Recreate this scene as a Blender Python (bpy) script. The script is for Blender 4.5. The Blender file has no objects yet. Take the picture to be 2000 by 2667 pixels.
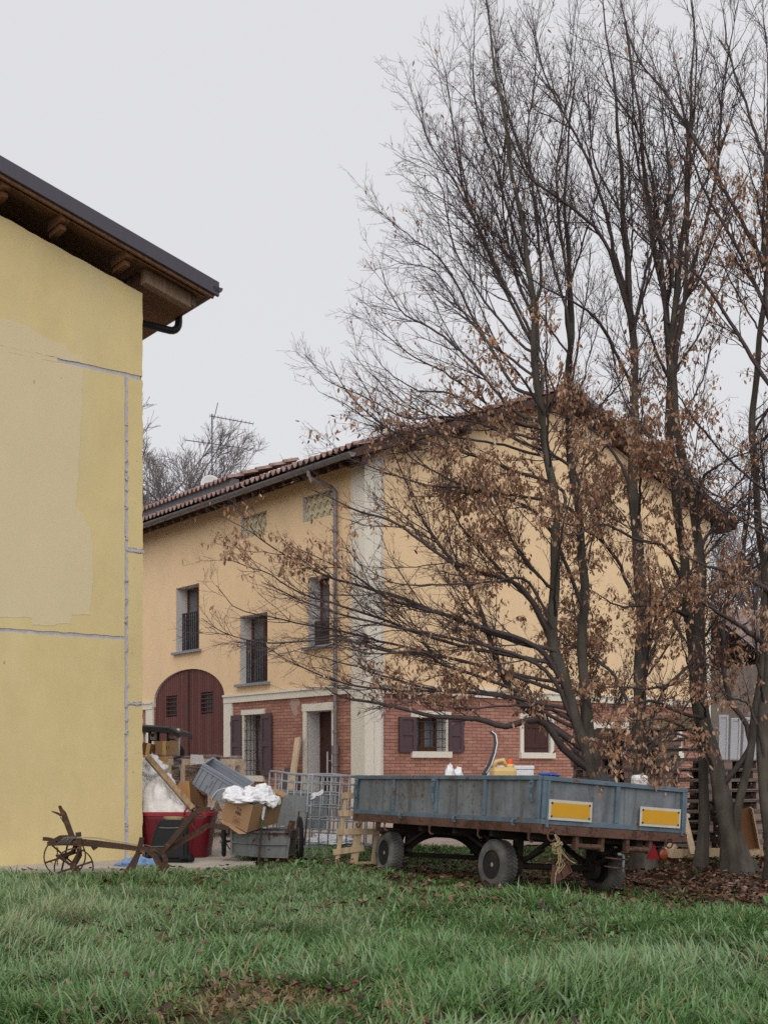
import bpy, math, random
import numpy as np
from mathutils import Vector, Matrix, geometry, noise
R = math.radians
rnd = random.Random(11)
rng = np.random.default_rng(11)
scene = bpy.context.scene
col = scene.collection
CAM_H, F, CX, HY = 1.24, 3150.0, 1000.0, 1990.0
V = Vector

def at(x, y, d):
    """measured image point (photo pixels) at depth d -> world"""
    return V(((x - CX) / F * d, d, CAM_H + (HY - y) / F * d))

def sm(a, b, x):
    t = np.clip((x - a) / (b - a), 0, 1)
    return t * t * (3 - 2 * t)

# ---------------------------------------------------------------- terrain
TC = V((1.48, 11.8))                 # trailer rear left corner on plan
TU = V((.866, .5)); TW = V((-.5, .866))
def gz(x, y):
    x = np.asarray(x, float); y = np.asarray(y, float)
    base = -.21 * sm(.4, 3.2, x) * sm(8.5, 12.5, y) * (1 - sm(14.6, 17.2, y))
    base = base + .14 * sm(17, 22.5, y)
    base = base + .035 * np.sin(x * 1.3 + .4) * np.cos(y * 1.1) * sm(3, 7, y) * (1 - sm(12, 14, y))
    u = (x - TC.x) * TU.x + (y - TC.y) * TU.y
    v = (x - TC.x) * TW.x + (y - TC.y) * TW.y
    plane = -.05 - .078 * np.clip(u, -.5, 2.2) - .0085 * np.clip(v, 0, 4)
    d2 = ((x - 1.3) / 2.3) ** 2 + ((y - 14) / 2.6) ** 2
    w = np.exp(-d2 * d2)
    return base * (1 - w) + plane * w
def g1(x, y): return float(gz(x, y))
def ground_at(x, y):
    d = 14.0
    for _ in range(30):
        h = g1((x - CX) / F * d, d)
        d = .5 * d + .5 * (CAM_H - h) * F / (y - HY)
    p = at(x, y, d); p.z = g1(p.x, p.y)
    return p

# ---------------------------------------------------------------- objects
def tag(o, label=None, cat=None, group=None, kind=None):
    if label: o['label'] = label
    if cat: o['category'] = cat
    if group: o['group'] = group
    if kind: o['kind'] = kind
    return o
def empty(name, loc=(0, 0, 0), rz=0.0, label=None, cat=None, group=None, M=None):
    o = bpy.data.objects.new(name, None); col.objects.link(o)
    o.empty_display_size = .2
    if M is not None: o.matrix_world = M
    else:
        o.location = loc; o.rotation_euler = (0, 0, rz)
    return tag(o, label, cat, group)
def frame(o, x, y):
    """orthonormal matrix, x kept, y made square to it"""
    x = V(x).normalized(); y = V(y); y = (y - x * y.dot(x)).normalized(); z = x.cross(y)
    m = Matrix((x, y, z)).transposed().to_4x4(); m.translation = V(o)
    return m
def copy_tree(o, parent=None):
    c = o.copy(); col.objects.link(c); c.parent = parent
    for ch in list(o.children): copy_tree(ch, c)
    return c

class MB:
    def __init__(s): s.v = []; s.f = []; s.m = []; s.cur = 0
    def mat(s, i): s.cur = i; return s
    def add(s, vs, fs):
        b = len(s.v); s.v.extend(tuple(p) for p in vs)
        for f in fs: s.f.append(tuple(b + i for i in f)); s.m.append(s.cur)
        return s
    def box(s, a, b, M=None):
        x0, y0, z0 = a; x1, y1, z1 = b
        if x0 > x1: x0, x1 = x1, x0
        if y0 > y1: y0, y1 = y1, y0
        if z0 > z1: z0, z1 = z1, z0
        vs = [V(p) for p in ((x0,y0,z0),(x1,y0,z0),(x1,y1,z0),(x0,y1,z0),(x0,y0,z1),(x1,y0,z1),(x1,y1,z1),(x0,y1,z1))]
        if M is not None: vs = [M @ p for p in vs]
        return s.add(vs, ((0,3,2,1),(4,5,6,7),(0,1,5,4),(1,2,6,5),(2,3,7,6),(3,0,4,7)))
    def beam(s, p, q, w, h, up=(0, 0, 1), w2=None, h2=None):
        p = V(p); q = V(q); d = (q - p).normalized(); up = V(up)
        sd = d.cross(up)
        if sd.length < 1e-4: sd = d.cross(V((1, 0, 0)))
        sd.normalize(); u = sd.cross(d)
        vs = []
        for c, ww, hh in ((p, w, h), (q, w2 or w, h2 or h)):
            for i, j in ((-1,-1),(1,-1),(1,1),(-1,1)): vs.append(c + sd * (i * ww / 2) + u * (j * hh / 2))
        return s.add(vs, ((0,1,2,3),(4,7,6,5),(0,4,5,1),(1,5,6,2),(2,6,7,3),(3,7,4,0)))
    def path(s, pts, w, h, up=(0, 0, 1)):
        """flat bar swept along a polyline"""
        pts = [V(p) for p in pts]; rings = []
        for i, p in enumerate(pts):
            d = (pts[min(i+1, len(pts)-1)] - pts[max(i-1, 0)]).normalized()
            sd = d.cross(V(up))
            if sd.length < 1e-4: sd = d.cross(V((1, 0, 0)))
            sd.normalize(); u = sd.cross(d)
            ww = w[i] if isinstance(w, (list, tuple)) else w
            hh = h[i] if isinstance(h, (list, tuple)) else h
            rings.append([p + sd*(a*ww/2) + u*(b*hh/2) for a, b in ((-1,-1),(1,-1),(1,1),(-1,1))])
        vs = [q for r_ in rings for q in r_]; fs = [(0,1,2,3)]
        for i in range(len(pts)-1):
            for k in range(4):
                fs.append((i*4+k, i*4+4+k, i*4+4+(k+1)%4, i*4+(k+1)%4))
        e = (len(pts)-1)*4; fs.append((e+3, e+2, e+1, e))
        return s.add(vs, fs)
    def tube(s, pts, r, n=8, caps=True, closed=False):
        pts = [V(p) for p in pts]; N = len(pts); vs = []; ref = None
        for i, p in enumerate(pts):
            if closed: d = (pts[(i+1) % N] - pts[i-1]).normalized()
            else: d = (pts[min(i+1, N-1)] - pts[max(i-1, 0)]).normalized()
            if ref is None: ref = d.orthogonal().normalized()
            ref = (ref - d * ref.dot(d)).normalized(); b = d.cross(ref)
            rr = r[i] if isinstance(r, (list, tuple)) else r
            for k in range(n):
                a = 2*math.pi*k/n; vs.append(p + (ref*math.cos(a) + b*math.sin(a))*rr)
        fs = []
        for i in range(N if closed else N-1):
            j = (i+1) % N
            for k in range(n): fs.append((i*n+k, i*n+(k+1)%n, j*n+(k+1)%n, j*n+k))
        if caps and not closed:
            fs.append(tuple(range(n-1, -1, -1))); fs.append(tuple((N-1)*n+k for k in range(n)))
        return s.add(vs, fs)
    def lathe(s, prof, n=24, M=None, close=False):
        """prof: (r, z) about local z"""
        vs = []
        for r_, z in prof:
            for k in range(n):
                a = 2*math.pi*k/n; p = V((r_*math.cos(a), r_*math.sin(a), z))
                vs.append(M @ p if M is not None else p)
        fs = []; L = len(prof)
        for i in range(L if close else L-1):
            j = (i+1) % L
            for k in range(n): fs.append((i*n+k, i*n+(k+1)%n, j*n+(k+1)%n, j*n+k))
        if not close:
            if prof[0][0] > 1e-5: fs.append(tuple(range(n-1, -1, -1)))
            if prof[-1][0] > 1e-5: fs.append(tuple((L-1)*n+k for k in range(n)))
        return s.add(vs, fs)
    def prism(s, loops, m, d0, d1, back=True, side_mat=None):
        """loops of (a, z): outer + holes, swept from depth d0 to d1 by the mapper m(a, d, z)"""
        flat = [p for L in loops for p in L]
        tris = geometry.tessellate_polygon([[V((p[0], p[1], 0)) for p in L] for L in loops])
        n = len(flat); c0 = s.cur
        s.add([m(p[0], d0, p[1]) for p in flat], tris)
        if back: s.add([m(p[0], d1, p[1]) for p in flat], [t[::-1] for t in tris])
        if side_mat is not None: s.cur = side_mat
        b = 0
        for L in loops:
            k = len(L)
            vs = [m(p[0], d0, p[1]) for p in L] + [m(p[0], d1, p[1]) for p in L]
            s.add(vs, [(i, (i+1) % k, k+(i+1) % k, k+i) for i in range(k)])
        s.cur = c0
        return s
    def build_split(s, name, mats, parent=None, **k):
        """each loose piece becomes an object of its own"""
        up = list(range(len(s.v)))
        def find(i):
            while up[i] != i: up[i] = up[up[i]]; i = up[i]
            return i
        for f in s.f:
            for j in f[1:]: up[find(j)] = find(f[0])
        gr = {}
        for f in s.f: gr.setdefault(find(f[0]), []).append(f)
        out = []
        for fs in gr.values():
            ids = sorted({i for f in fs for i in f}); mp = {i: n for n, i in enumerate(ids)}
            out.append(MB().add([s.v[i] for i in ids], [[mp[i] for i in f] for f in fs]).build(name, mats, parent, **k))
        return out
    def build(s, name, mats, parent=None, smooth=False, bevel=0.0, auto=None):
        me = bpy.data.meshes.new(name); me.from_pydata(s.v, [], s.f)
        if not isinstance(mats, (list, tuple)): mats = [mats]
        for m_ in mats: me.materials.append(m_)
        if len(mats) > 1: me.polygons.foreach_set('material_index', s.m)
        import bmesh
        bm = bmesh.new(); bm.from_mesh(me)
        bmesh.ops.recalc_face_normals(bm, faces=bm.faces)
        bm.to_mesh(me); bm.free()
        if smooth or auto: me.polygons.foreach_set('use_smooth', [True]*len(me.polygons))
        if auto: me.set_sharp_from_angle(angle=R(auto))
        me.update()
        o = bpy.data.objects.new(name, me); col.objects.link(o); o.parent = parent
        if bevel:
            b = o.modifiers.new('Bevel', 'BEVEL'); b.width = bevel; b.segments = 2
            b.limit_method = 'ANGLE'; b.angle_limit = R(40)
        return o

def mesh_np(name, verts, quads, mats, parent=None, smooth=False, attrs=None):
    me = bpy.data.meshes.new(name)
    verts = np.ascontiguousarray(verts, np.float32); quads = np.ascontiguousarray(quads, np.int32)
    me.vertices.add(len(verts)); me.vertices.foreach_set('co', verts.ravel())
    k = quads.shape[1]
    me.loops.add(quads.size); me.loops.foreach_set('vertex_index', quads.ravel())
    me.polygons.add(len(quads)); me.polygons.foreach_set('loop_start', np.arange(len(quads), dtype=np.int32)*k)
    if smooth: me.polygons.foreach_set('use_smooth', np.ones(len(quads), bool))
    for an, av in (attrs or {}).items():
        a = me.attributes.new(an, 'FLOAT', 'POINT'); a.data.foreach_set('value', np.ascontiguousarray(av, np.float32))
    me.materials.append(mats)
    me.update(calc_edges=True); me.validate()
    o = bpy.data.objects.new(name, me); col.objects.link(o); o.parent = parent
    return o

# ---------------------------------------------------------------- materials
def S(r, g, b):
    f = lambda c: (c/255)/12.92 if c/255 <= .04045 else ((c/255+.055)/1.055)**2.4
    return (f(r), f(g), f(b), 1)
class NT:
    def __init__(s, name):
        s.m = bpy.data.materials.new(name); s.m.use_nodes = True
        s.t = s.m.node_tree; s.b = s.t.nodes['Principled BSDF']; s.o = s.t.nodes['Material Output']
    def n(s, typ, ins=None, **kw):
        nd = s.t.nodes.new(typ)
        for k, v in kw.items(): setattr(nd, k, v)
        for k, v in (ins or {}).items():
            if hasattr(v, 'is_output'): s.t.links.new(v, nd.inputs[k])
            else: nd.inputs[k].default_value = v
        return nd
    def link(s, a, b): s.t.links.new(a, b)
    def coord(s): return s.n('ShaderNodeTexCoord').outputs['Object']
    def noise(s, scale, detail=4, vec=None, rough=.55, stretch=None):
        v = vec if vec is not None else s.coord()
        if stretch:
            v = s.n('ShaderNodeMapping', {'Vector': v, 'Scale': stretch}).outputs[0]
        return s.n('ShaderNodeTexNoise', {'Vector': v, 'Scale': scale, 'Detail': detail, 'Roughness': rough}).outputs['Fac']
    def ramp(s, fac, stops):
        nd = s.n('ShaderNodeValToRGB', {'Fac': fac}); e = nd.color_ramp.elements
        while len(e) < len(stops): e.new(.5)
        for i, (p, c) in enumerate(stops):
            e[i].position = p; e[i].color = c if hasattr(c, '__len__') else (c, c, c, 1)
        return nd.outputs['Color']
    def mix(s, fac, a, b, blend='MIX'):
        nd = s.n('ShaderNodeMix', data_type='RGBA', blend_type=blend)
        for k, v in ((0, fac), (6, a), (7, b)):
            if hasattr(v, 'is_output'): s.t.links.new(v, nd.inputs[k])
            else: nd.inputs[k].default_value = v
        return nd.outputs[2]
    def math(s, op, a, b=0.0):
        nd = s.n('ShaderNodeMath', operation=op)
        for k, v in ((0, a), (1, b)):
            if hasattr(v, 'is_output'): s.t.links.new(v, nd.inputs[k])
            else: nd.inputs[k].default_value = v
        return nd.outputs[0]
    def bump(s, h, strength=.3, dist=.01):
        nd = s.n('ShaderNodeBump', {'Height': h, 'Strength': strength, 'Distance': dist})
        s.link(nd.outputs[0], s.b.inputs['Normal'])
    def done(s, colr=None, rough=.8, metal=0.0, spec=.35):
        if colr is not None:
            if hasattr(colr, 'is_output'): s.link(colr, s.b.inputs['Base Color'])
            else: s.b.inputs['Base Color'].default_value = colr
        if hasattr(rough, 'is_output'): s.link(rough, s.b.inputs['Roughness'])
        else: s.b.inputs['Roughness'].default_value = rough
        s.b.inputs['Metallic'].default_value = metal
        s.b.inputs['Specular IOR Level'].default_value = spec
        return s.m
def scl(c, k): return (c[0]*k, c[1]*k, c[2]*k, 1)
def mat(name, c, rough=.8, var=.18, scale=5, bump=.15, bscale=70, metal=0, spec=.3, stretch=None, c2=None, dist=.006):
    t = NT(name)
    a = t.noise(scale, 5, stretch=stretch)
    cc = t.ramp(a, [(.3, scl(c, 1-var)), (.7, c2 or scl(c, 1+var))])
    b = t.noise(scale*9, 3, stretch=stretch)
    cc = t.mix(.25, cc, t.ramp(b, [(.3, scl(c, 1-var*1.6)), (.7, scl(c, 1+var*1.3))]))
    if bump: t.bump(t.noise(bscale, 3, stretch=stretch), bump, dist)
    return t.done(cc, rough, metal, spec)
def wood(name, c, dark=.55, rough=.75, stretch=(1, 1, .12)):
    t = NT(name)
    a = t.noise(26, 6, stretch=stretch); b = t.noise(2.2, 3)
    cc = t.ramp(a, [(.32, scl(c, dark)), (.6, c), (.8, scl(c, 1.25))])
    cc = t.mix(t.ramp(b, [(.35, 0), (.75, .6)]), cc, scl(c, .6))
    t.bump(a, .35, .005)
    return t.done(cc, rough)
def rusty(name, paint, rust=S(92, 58, 40), amount=.5, streak=True, rough=.6, scale=7, metal=0.0):
    t = NT(name)
    base = t.ramp(t.noise(3.5, 6, rough=.65), [(.3, scl(paint, .66)), (.7, scl(paint, 1.3))])
    if streak:
        st = t.noise(9, 4, stretch=(1, 1, .09))
        base = t.mix(t.ramp(st, [(.36, .7), (.47, 0)]), base, scl(paint, .45))
        st2 = t.noise(6, 6, stretch=(1, 1, .22), rough=.65)
        base = t.mix(t.ramp(st2, [(.54, 0), (.72, .5)]), base, scl(paint, 1.5))
    n1 = t.noise(scale, 8, rough=.72); n2 = t.noise(1.4, 3)
    k = t.math('ADD', n1, t.math('MULTIPLY', n2, .35))
    lo = .86 - amount*.3
    f = t.ramp(k, [(lo, 0), (lo+.05, 1)])
    rc = t.ramp(t.noise(30, 4), [(.3, scl(rust, .55)), (.7, scl(rust, 1.35))])
    cc = t.mix(f, base, rc)
    t.bump(t.noise(45, 4), .18, .006)
    return t.done(cc, t.ramp(f, [(0, rough), (1, .92)]), metal, .35)

M = {}
M['sheet_white'] = mat('white_plaster', S(198, 196, 194), .85, .06, 3, .15, 120)
# plaster walls
def plaster(name, c, var=.07, wash=None):
    t = NT(name)
    a = t.noise(.55, 5); b = t.noise(2.6, 6, rough=.7, stretch=(1, 1, .6)); d = t.noise(90, 3)
    cc = t.ramp(a, [(.3, scl(c, 1-var)), (.7, scl(c, 1+var))])
    cc = t.mix(.5, cc, t.ramp(b, [(.3, scl(c, 1-var*1.6)), (.7, scl(c, 1+var*1.4))]))
    cc = t.mix(.3, cc, t.ramp(d, [(.3, scl(c, .8)), (.7, scl(c, 1.15))]))
    if wash:
        w = t.noise(1.1, 4, stretch=(1, 1, .22))
        cc = t.mix(t.ramp(w, [(.5, 0), (.72, .55)]), cc, wash)
    t.bump(t.noise(160, 4), .35, .004)
    return t.done(cc, .92, 0, .2)
M['barn_plaster'] = plaster('barn_plaster', S(208, 189, 140), .12, S(206, 194, 160))
M['barn_patch'] = plaster('barn_plaster_patch', S(208, 193, 158), .04)
M['groove'] = mat('groove_filler', S(176, 174, 180), .9, .16, 14, .3, 60)
M['house_plaster'] = plaster('house_plaster', S(233, 203, 164), .07, S(216, 192, 158))
M['cream'] = plaster('cream_trim', S(224, 219, 206), .05)
M['cream_dirty'] = plaster('cream_screen', S(216, 206, 178), .06)
M['reveal'] = plaster('reveal_plaster', S(205, 203, 203), .04)

def brick():
    t = NT('brick')
    sp = t.n('ShaderNodeSeparateXYZ', {0: t.coord()})
    u = t.math('ADD', sp.outputs[0], sp.outputs[1])
    wob = t.noise(1.8, 2)
    v = t.n('ShaderNodeCombineXYZ', {0: u, 1: t.math('ADD', sp.outputs[2], t.math('MULTIPLY', wob, .02)), 2: 0.0}).outputs[0]
    br = t.n('ShaderNodeTexBrick', {'Vector': v, 'Scale': 1.0, 'Mortar Size': .006, 'Mortar Smooth': .2, 'Bias': -.15,
        'Brick Width': .26, 'Row Height': .07, 'Color1': S(162, 118, 106), 'Color2': S(202, 156, 136), 'Mortar': S(112, 86, 82)})
    br.offset = .5
    br2 = t.n('ShaderNodeTexBrick', {'Vector': v, 'Scale': 1.0, 'Mortar Size': .0, 'Brick Width': .26, 'Row Height': .07, 'Bias': -.55,
        'Color1': (0, 0, 0, 1), 'Color2': (1, 1, 1, 1)})
    br2.offset = .5
    c = t.mix(t.ramp(br2.outputs['Color'], [(.72, 0), (.9, .7)]), br.outputs['Color'], S(186, 142, 108))
    n = t.noise(1.0, 5)
    c = t.mix(t.ramp(n, [(.42, 0), (.7, .55)]), c, S(148, 104, 98))
    n2 = t.noise(30, 4)
    c = t.mix(.3, c, t.ramp(n2, [(.3, S(112, 70, 60)), (.7, S(192, 140, 118))]))
    # old lime wash towards the top of the wall, as on the real one
    hi = t.n('ShaderNodeMapRange', {0: sp.outputs[2], 1: 2.1, 2: 2.75, 3: 0.0, 4: .55}).outputs[0]
    c = t.mix(t.math('MULTIPLY', hi, t.ramp(t.noise(5, 5), [(.35, 0), (.6, 1)])), c, S(150, 104, 98))
    # re-lay mortar over the wash
    c = t.mix(t.math('MULTIPLY', br.outputs['Fac'], .6), c, S(95, 62, 57))
    h = t.math('SUBTRACT', t.math('MULTIPLY', t.noise(60, 3), .4), br.outputs['Fac'])
    t.bump(h, .5, .008)
    return t.done(c, .92, 0, .2)
M['brick'] = brick()
M['patch_white'] = mat('lime_patch', S(176, 150, 142), .9, .2, 20, .3, 60)

def planks(name, c, w, axis='sum', dark=.35):
    t = NT(name)
    sp = t.n('ShaderNodeSeparateXYZ', {0: t.coord()})
    u = t.math('ADD', sp.outputs[0], sp.outputs[1])
    k = t.math('DIVIDE', u, w)
    fr = t.math('FRACT', k); fl = t.math('FLOOR', k)
    wn = t.n('ShaderNodeTexWhiteNoise', noise_dimensions='1D'); t.link(fl, wn.inputs['W'])
    cc = t.ramp(wn.outputs['Value'], [(0, scl(c, .72)), (1, scl(c, 1.25))])
    g = t.noise(22, 5, stretch=(1, 1, .08))
    cc = t.mix(.4, cc, t.ramp(g, [(.3, scl(c, .5)), (.7, scl(c, 1.35))]))
    gap = t.math('LESS_THAN', t.math('ABSOLUTE', t.math('SUBTRACT', fr, .5)), .425)
    cc = t.mix(gap, scl(c, dark), cc)
    t.bump(gap, .6, .01)
    return t.done(cc, .7, 0, .3)
M['gate_wood'] = planks('gate_wood', S(104, 62, 58), .11, dark=.22)
M['door_brown'] = mat('door_brown', S(70, 45, 42), .6, .12, 4, .1)
M['shutter'] = mat('shutter_paint', S(84, 66, 72), .6, .12, 6, .1)
M['win_wood'] = wood('window_wood', S(105, 62, 40))
def glass():
    t = NT('window_glass'); n = t.noise(1.3, 2)
    return t.done(t.ramp(n, [(.35, S(88, 88, 94)), (.7, S(138, 138, 144))]), .12, 0, .5)
M['glass'] = glass()
M['iron'] = mat('dark_iron', S(52, 50, 54), .55, .15, 12, .1)
M['grey_stone'] = mat('sill_stone', S(140, 140, 146), .85, .1, 10, .2)
M['zinc'] = mat('zinc_gutter', S(128, 126, 130), .45, .12, 6, .05, metal=.6)
M['downpipe'] = mat('downpipe_grey', S(132, 126, 130), .5, .1, 5, .05, metal=.3)
M['tile'] = mat('roof_tile', S(130, 102, 94), .9, .28, 6, .4, 40, c2=S(168, 144, 136))
M['soffit'] = wood('soffit_wood', S(86, 62, 54))
M['barn_wood'] = wood('barn_eave_wood', S(142, 106, 84))
M['barn_beam'] = wood('barn_beam_wood', S(120, 82, 56))
M['bleached'] = wood('bleached_wood', S(166, 140, 122), .6)
M['fascia'] = mat('dark_metal_fascia', S(76, 72, 82), .5, .06, 30, .05, stretch=(1, 1, .1))
M['pipe_dark'] = mat('dark_pipe', S(52, 50, 56), .4, .1, 6, .05)
M['concrete'] = mat('concrete', S(168, 160, 150), .9, .15, 3, .3, 50)
M['flash'] = mat('grey_flashing', S(104, 104, 110), .6, .12, 4, .1)

M['trailer_blue'] = rusty('trailer_blue', S(106, 111, 116), S(98, 76, 56), .36, scale=13)
M['trailer_rail'] = rusty('trailer_rail', S(86, 102, 114), S(98, 72, 52), .36, streak=False, scale=12)
M['trailer_rust'] = rusty('trailer_chassis_rust', S(92, 66, 56), S(70, 46, 36), .6, streak=False, rough=.85)
M['trailer_dark'] = mat('trailer_dark_steel', S(48, 40, 36), .85, .25, 8, .25)
M['plate_yellow'] = mat('plate_yellow', S(192, 142, 34), .6, .05, 6, .05)
M['plate_white'] = mat('plate_white', S(182, 178, 170), .6, .08, 9, .05)
M['red_reflector'] = mat('red_reflector', S(112, 16, 22), .35, .08, 12, .05)
M['orange_lens'] = mat('orange_lens', S(120, 54, 30), .3, .15, 12, .05)
def tyre():
    t = NT('tyre_rubber')
    c = t.ramp(t.noise(4, 5), [(.35, S(60, 60, 60)), (.6, S(98, 96, 92)), (.8, S(136, 132, 122))])
    t.bump(t.noise(60, 3), .4, .006)
    return t.done(c, .9, 0, .25)
M['tyre'] = tyre()
M['rim'] = rusty('rim_paint', S(30, 29, 30), S(48, 38, 32), .5, streak=False, rough=.8)
M['hub'] = mat('hub_metal', S(150, 142, 136), .6, .15, 20, .1)
M['plough_rust'] = rusty('plough_rust', S(62, 47, 38), S(92, 62, 42), .5, streak=False, rough=.85, scale=12)
M['wire'] = mat('wire_steel', S(112, 106, 100), .6, .1, 20, 0)
M['red_tub'] = mat('red_plastic', S(100, 22, 33), .45, .12, 4, .08)
M['red_rim'] = mat('red_plastic_rim', S(134, 34, 44), .45, .1, 6, .05)
M['black_plastic'] = mat('black_plastic', S(30, 30, 33), .6, .16, 5, .1, spec=.15)
def cloth(name, c, c2=None):
    t = NT(name)
    n = t.noise(7, 5)
    t.bump(t.noise(16, 5, rough=.6), .55, .02)
    return t.done(t.ramp(n, [(.3, scl(c, .86)), (.7, c2 or scl(c, 1.08))]), .75, 0, .3)
M['white_bag'] = cloth('white_woven_bag', S(212, 208, 204))
M['thin_plastic'] = cloth('thin_white_plastic', S(224, 224, 228))
M['blue_cloth'] = cloth('blue_cloth', S(112, 142, 184))
M['card'] = mat('cardboard', S(156, 124, 94), .9, .08, 4, .1, 40)
M['card_dark'] = mat('cardboard_dark_and_shaded', S(112, 80, 54), .9, .1, 4, .1)  # dark card; also painted as the shade of the tipped box
M['card_lit'] = mat('cardboard_lit', S(166, 122, 80), .9, .07, 4, .1)  # lit tone of the tipped box, painted into its card colour
M['ink'] = mat('printed_ink', S(62, 46, 52), .9, .05, 4, 0)
M['crate_grey'] = mat('grey_crate_plastic', S(138, 144, 154), .5, .08, 5, .06)
M['galv'] = mat('galvanised_sheet', S(142, 148, 153), .5, .16, 7, .1, 30, metal=.15)
M['cart_sheet'] = rusty('old_cart_sheet', S(96, 98, 98), S(66, 50, 42), .5, rough=.75)
M['cage_steel'] = mat('cage_steel', S(158, 163, 167), .45, .12, 8, .05, metal=.3)
M['pine'] = wood('pale_pine', S(186, 162, 130), .65)
M['pine_pale'] = wood('fresh_plank', S(216, 190, 158), .8)
M['beam_wood'] = wood('old_beam', S(152, 126, 94), .5)
M['ply'] = mat('plywood_brown', S(112, 76, 48), .8, .15, 5, .1)
M['pallet'] = wood('weathered_pallet', S(122, 108, 100), .5, .9, stretch=(.15, 1, 1))
M['block'] = mat('pallet_block', S(136, 116, 110), .9, .2, 10, .2)
M['chrome'] = mat('dull_chrome', S(150, 150, 154), .22, .08, 8, 0, metal=.9)
M['jerry'] = mat('amber_plastic', S(198, 168, 112), .4, .1, 6, .08)
M['cap_orange'] = mat('orange_cap', S(220, 84, 40), .5, .05, 6, 0)
M['foam'] = mat('white_foam', S(216, 218, 222), .85, .04, 20, .1)
M['blue_plastic'] = mat('blue_plastic', S(48, 84, 168), .4, .1, 6, .1)
M['cap_green'] = mat('green_cap', S(30, 130, 96), .5, .05, 6, 0)
M['milky'] = mat('milky_plastic', S(216, 216, 216), .4, .06, 10, .1)
M['twine'] = mat('straw_twine', S(152, 136, 102), .9, .15, 30, .2)
M['white_paint'] = mat('white_paint_metal', S(196, 198, 202), .5, .08, 6, .05)
M['lens_amber'] = mat('amber_lamp', S(214, 120, 40), .35, .2, 20, 0)
M['dish'] = mat('dish_white', S(204, 204, 206), .6, .05, 4, 0)
M['antenna'] = mat('antenna_metal', S(84, 82, 90), .5, .1, 8, 0)
M['white_board'] = mat('white_board', S(196, 198, 204), .7, .06, 3, .08)
M['far_roof'] = mat('old_roof', S(124, 108, 104), .9, .2, 3, .3, 20)
M['far_wall'] = mat('old_wall', S(156, 146, 142), .9, .15, 3, .3, 20)
def film():
    t = NT('stretch_film')
    t.done(S(226, 216, 214), .3, 0, .6)
    n = t.noise(5, 3, rough=.6, stretch=(.6, 1, 4))
    t.bump(n, .4, .015)
    tr = t.n('ShaderNodeBsdfTransparent')
    mx = t.n('ShaderNodeMixShader')
    t.link(t.ramp(n, [(.42, .05), (.72, .38)]), mx.inputs[0])
    t.link(tr.outputs[0], mx.inputs[1]); t.link(t.b.outputs[0], mx.inputs[2])
    t.link(mx.outputs[0], t.o.inputs[0])
    return t.m
M['film'] = film()
def bark(name, c):
    t = NT(name)
    n = t.noise(10, 6, stretch=(1, 1, .2)); p = t.noise(2.2, 4); g = t.noise(4.5, 5)
    cc = t.ramp(n, [(.3, scl(c, .55)), (.55, c), (.8, scl(c, 1.5))])
    cc = t.mix(t.ramp(p, [(.5, 0), (.72, .5)]), cc, S(112, 104, 104))
    cc = t.mix(t.ramp(g, [(.55, 0), (.7, .45)]), cc, S(84, 86, 62))
    t.bump(n, .6, .015)
    return t.done(cc, .85, 0, .3)
M['bark'] = bark('wet_bark', S(74, 68, 61))
M['branch'] = mat('branch_bark', S(72, 64, 63), .7, .3, 3, .1)
M['twig'] = mat('twig_bark', S(86, 72, 72), .7, .2, 3, 0)
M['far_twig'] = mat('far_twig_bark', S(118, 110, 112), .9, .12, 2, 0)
def attr_mat(name, stops, rough=.6, spec=.4, trans=.25, rv=None):
    t = NT(name)
    a = t.n('ShaderNodeAttribute', attribute_name='tint').outputs['Fac']
    c = t.ramp(a, stops)
    t.done(c, rough, 0, spec)
    tr = t.n('ShaderNodeBsdfTranslucent', {'Color': c})
    mx = t.n('ShaderNodeMixShader', {0: trans})
    t.link(t.b.outputs[0], mx.inputs[1]); t.link(tr.outputs[0], mx.inputs[2]); t.link(mx.outputs[0], t.o.inputs[0])
    return t.m
M['leaf'] = attr_mat('dry_leaf', [(0, S(118, 78, 58)), (.35, S(166, 124, 96)), (.7, S(196, 162, 132)), (1, S(216, 194, 168))], .6, .35, .38)
M['litter'] = attr_mat('fallen_leaf', [(0, S(44, 28, 24)), (.4, S(84, 57, 40)), (.75, S(116, 80, 54)), (1, S(132, 112, 98))], .5, .5, .1)
M['grass'] = attr_mat('grass_blade', [(0, S(60, 98, 42)), (.25, S(90, 130, 64)), (.5, S(118, 146, 98)), (.72, S(136, 160, 122)), (.86, S(146, 142, 98)), (1, S(158, 126, 92))], .36, .5, .3)
def soil():
    t = NT('soil')
    n = t.noise(.9, 6); m_ = t.noise(14, 6, rough=.7)
    c = t.ramp(n, [(.35, S(52, 52, 34)), (.6, S(62, 58, 40))])
    c = t.mix(.5, c, t.ramp(m_, [(.3, S(48, 42, 30)), (.7, S(104, 88, 66))]))
    t.bump(m_, .6, .03)
    return t.done(c, .95, 0, .2)
M['soil'] = soil()
def gravel():
    t = NT('gravel')
    n = t.noise(1.2, 6); m_ = t.noise(40, 5, rough=.7)
    c = t.ramp(n, [(.35, S(160, 142, 130)), (.65, S(190, 174, 162))])
    c = t.mix(.4, c, t.ramp(m_, [(.3, S(110, 98, 90)), (.7, S(212, 198, 188))]))
    t.bump(m_, .6, .02)
    return t.done(c, .95, 0, .2)
M['gravel'] = gravel()
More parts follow.
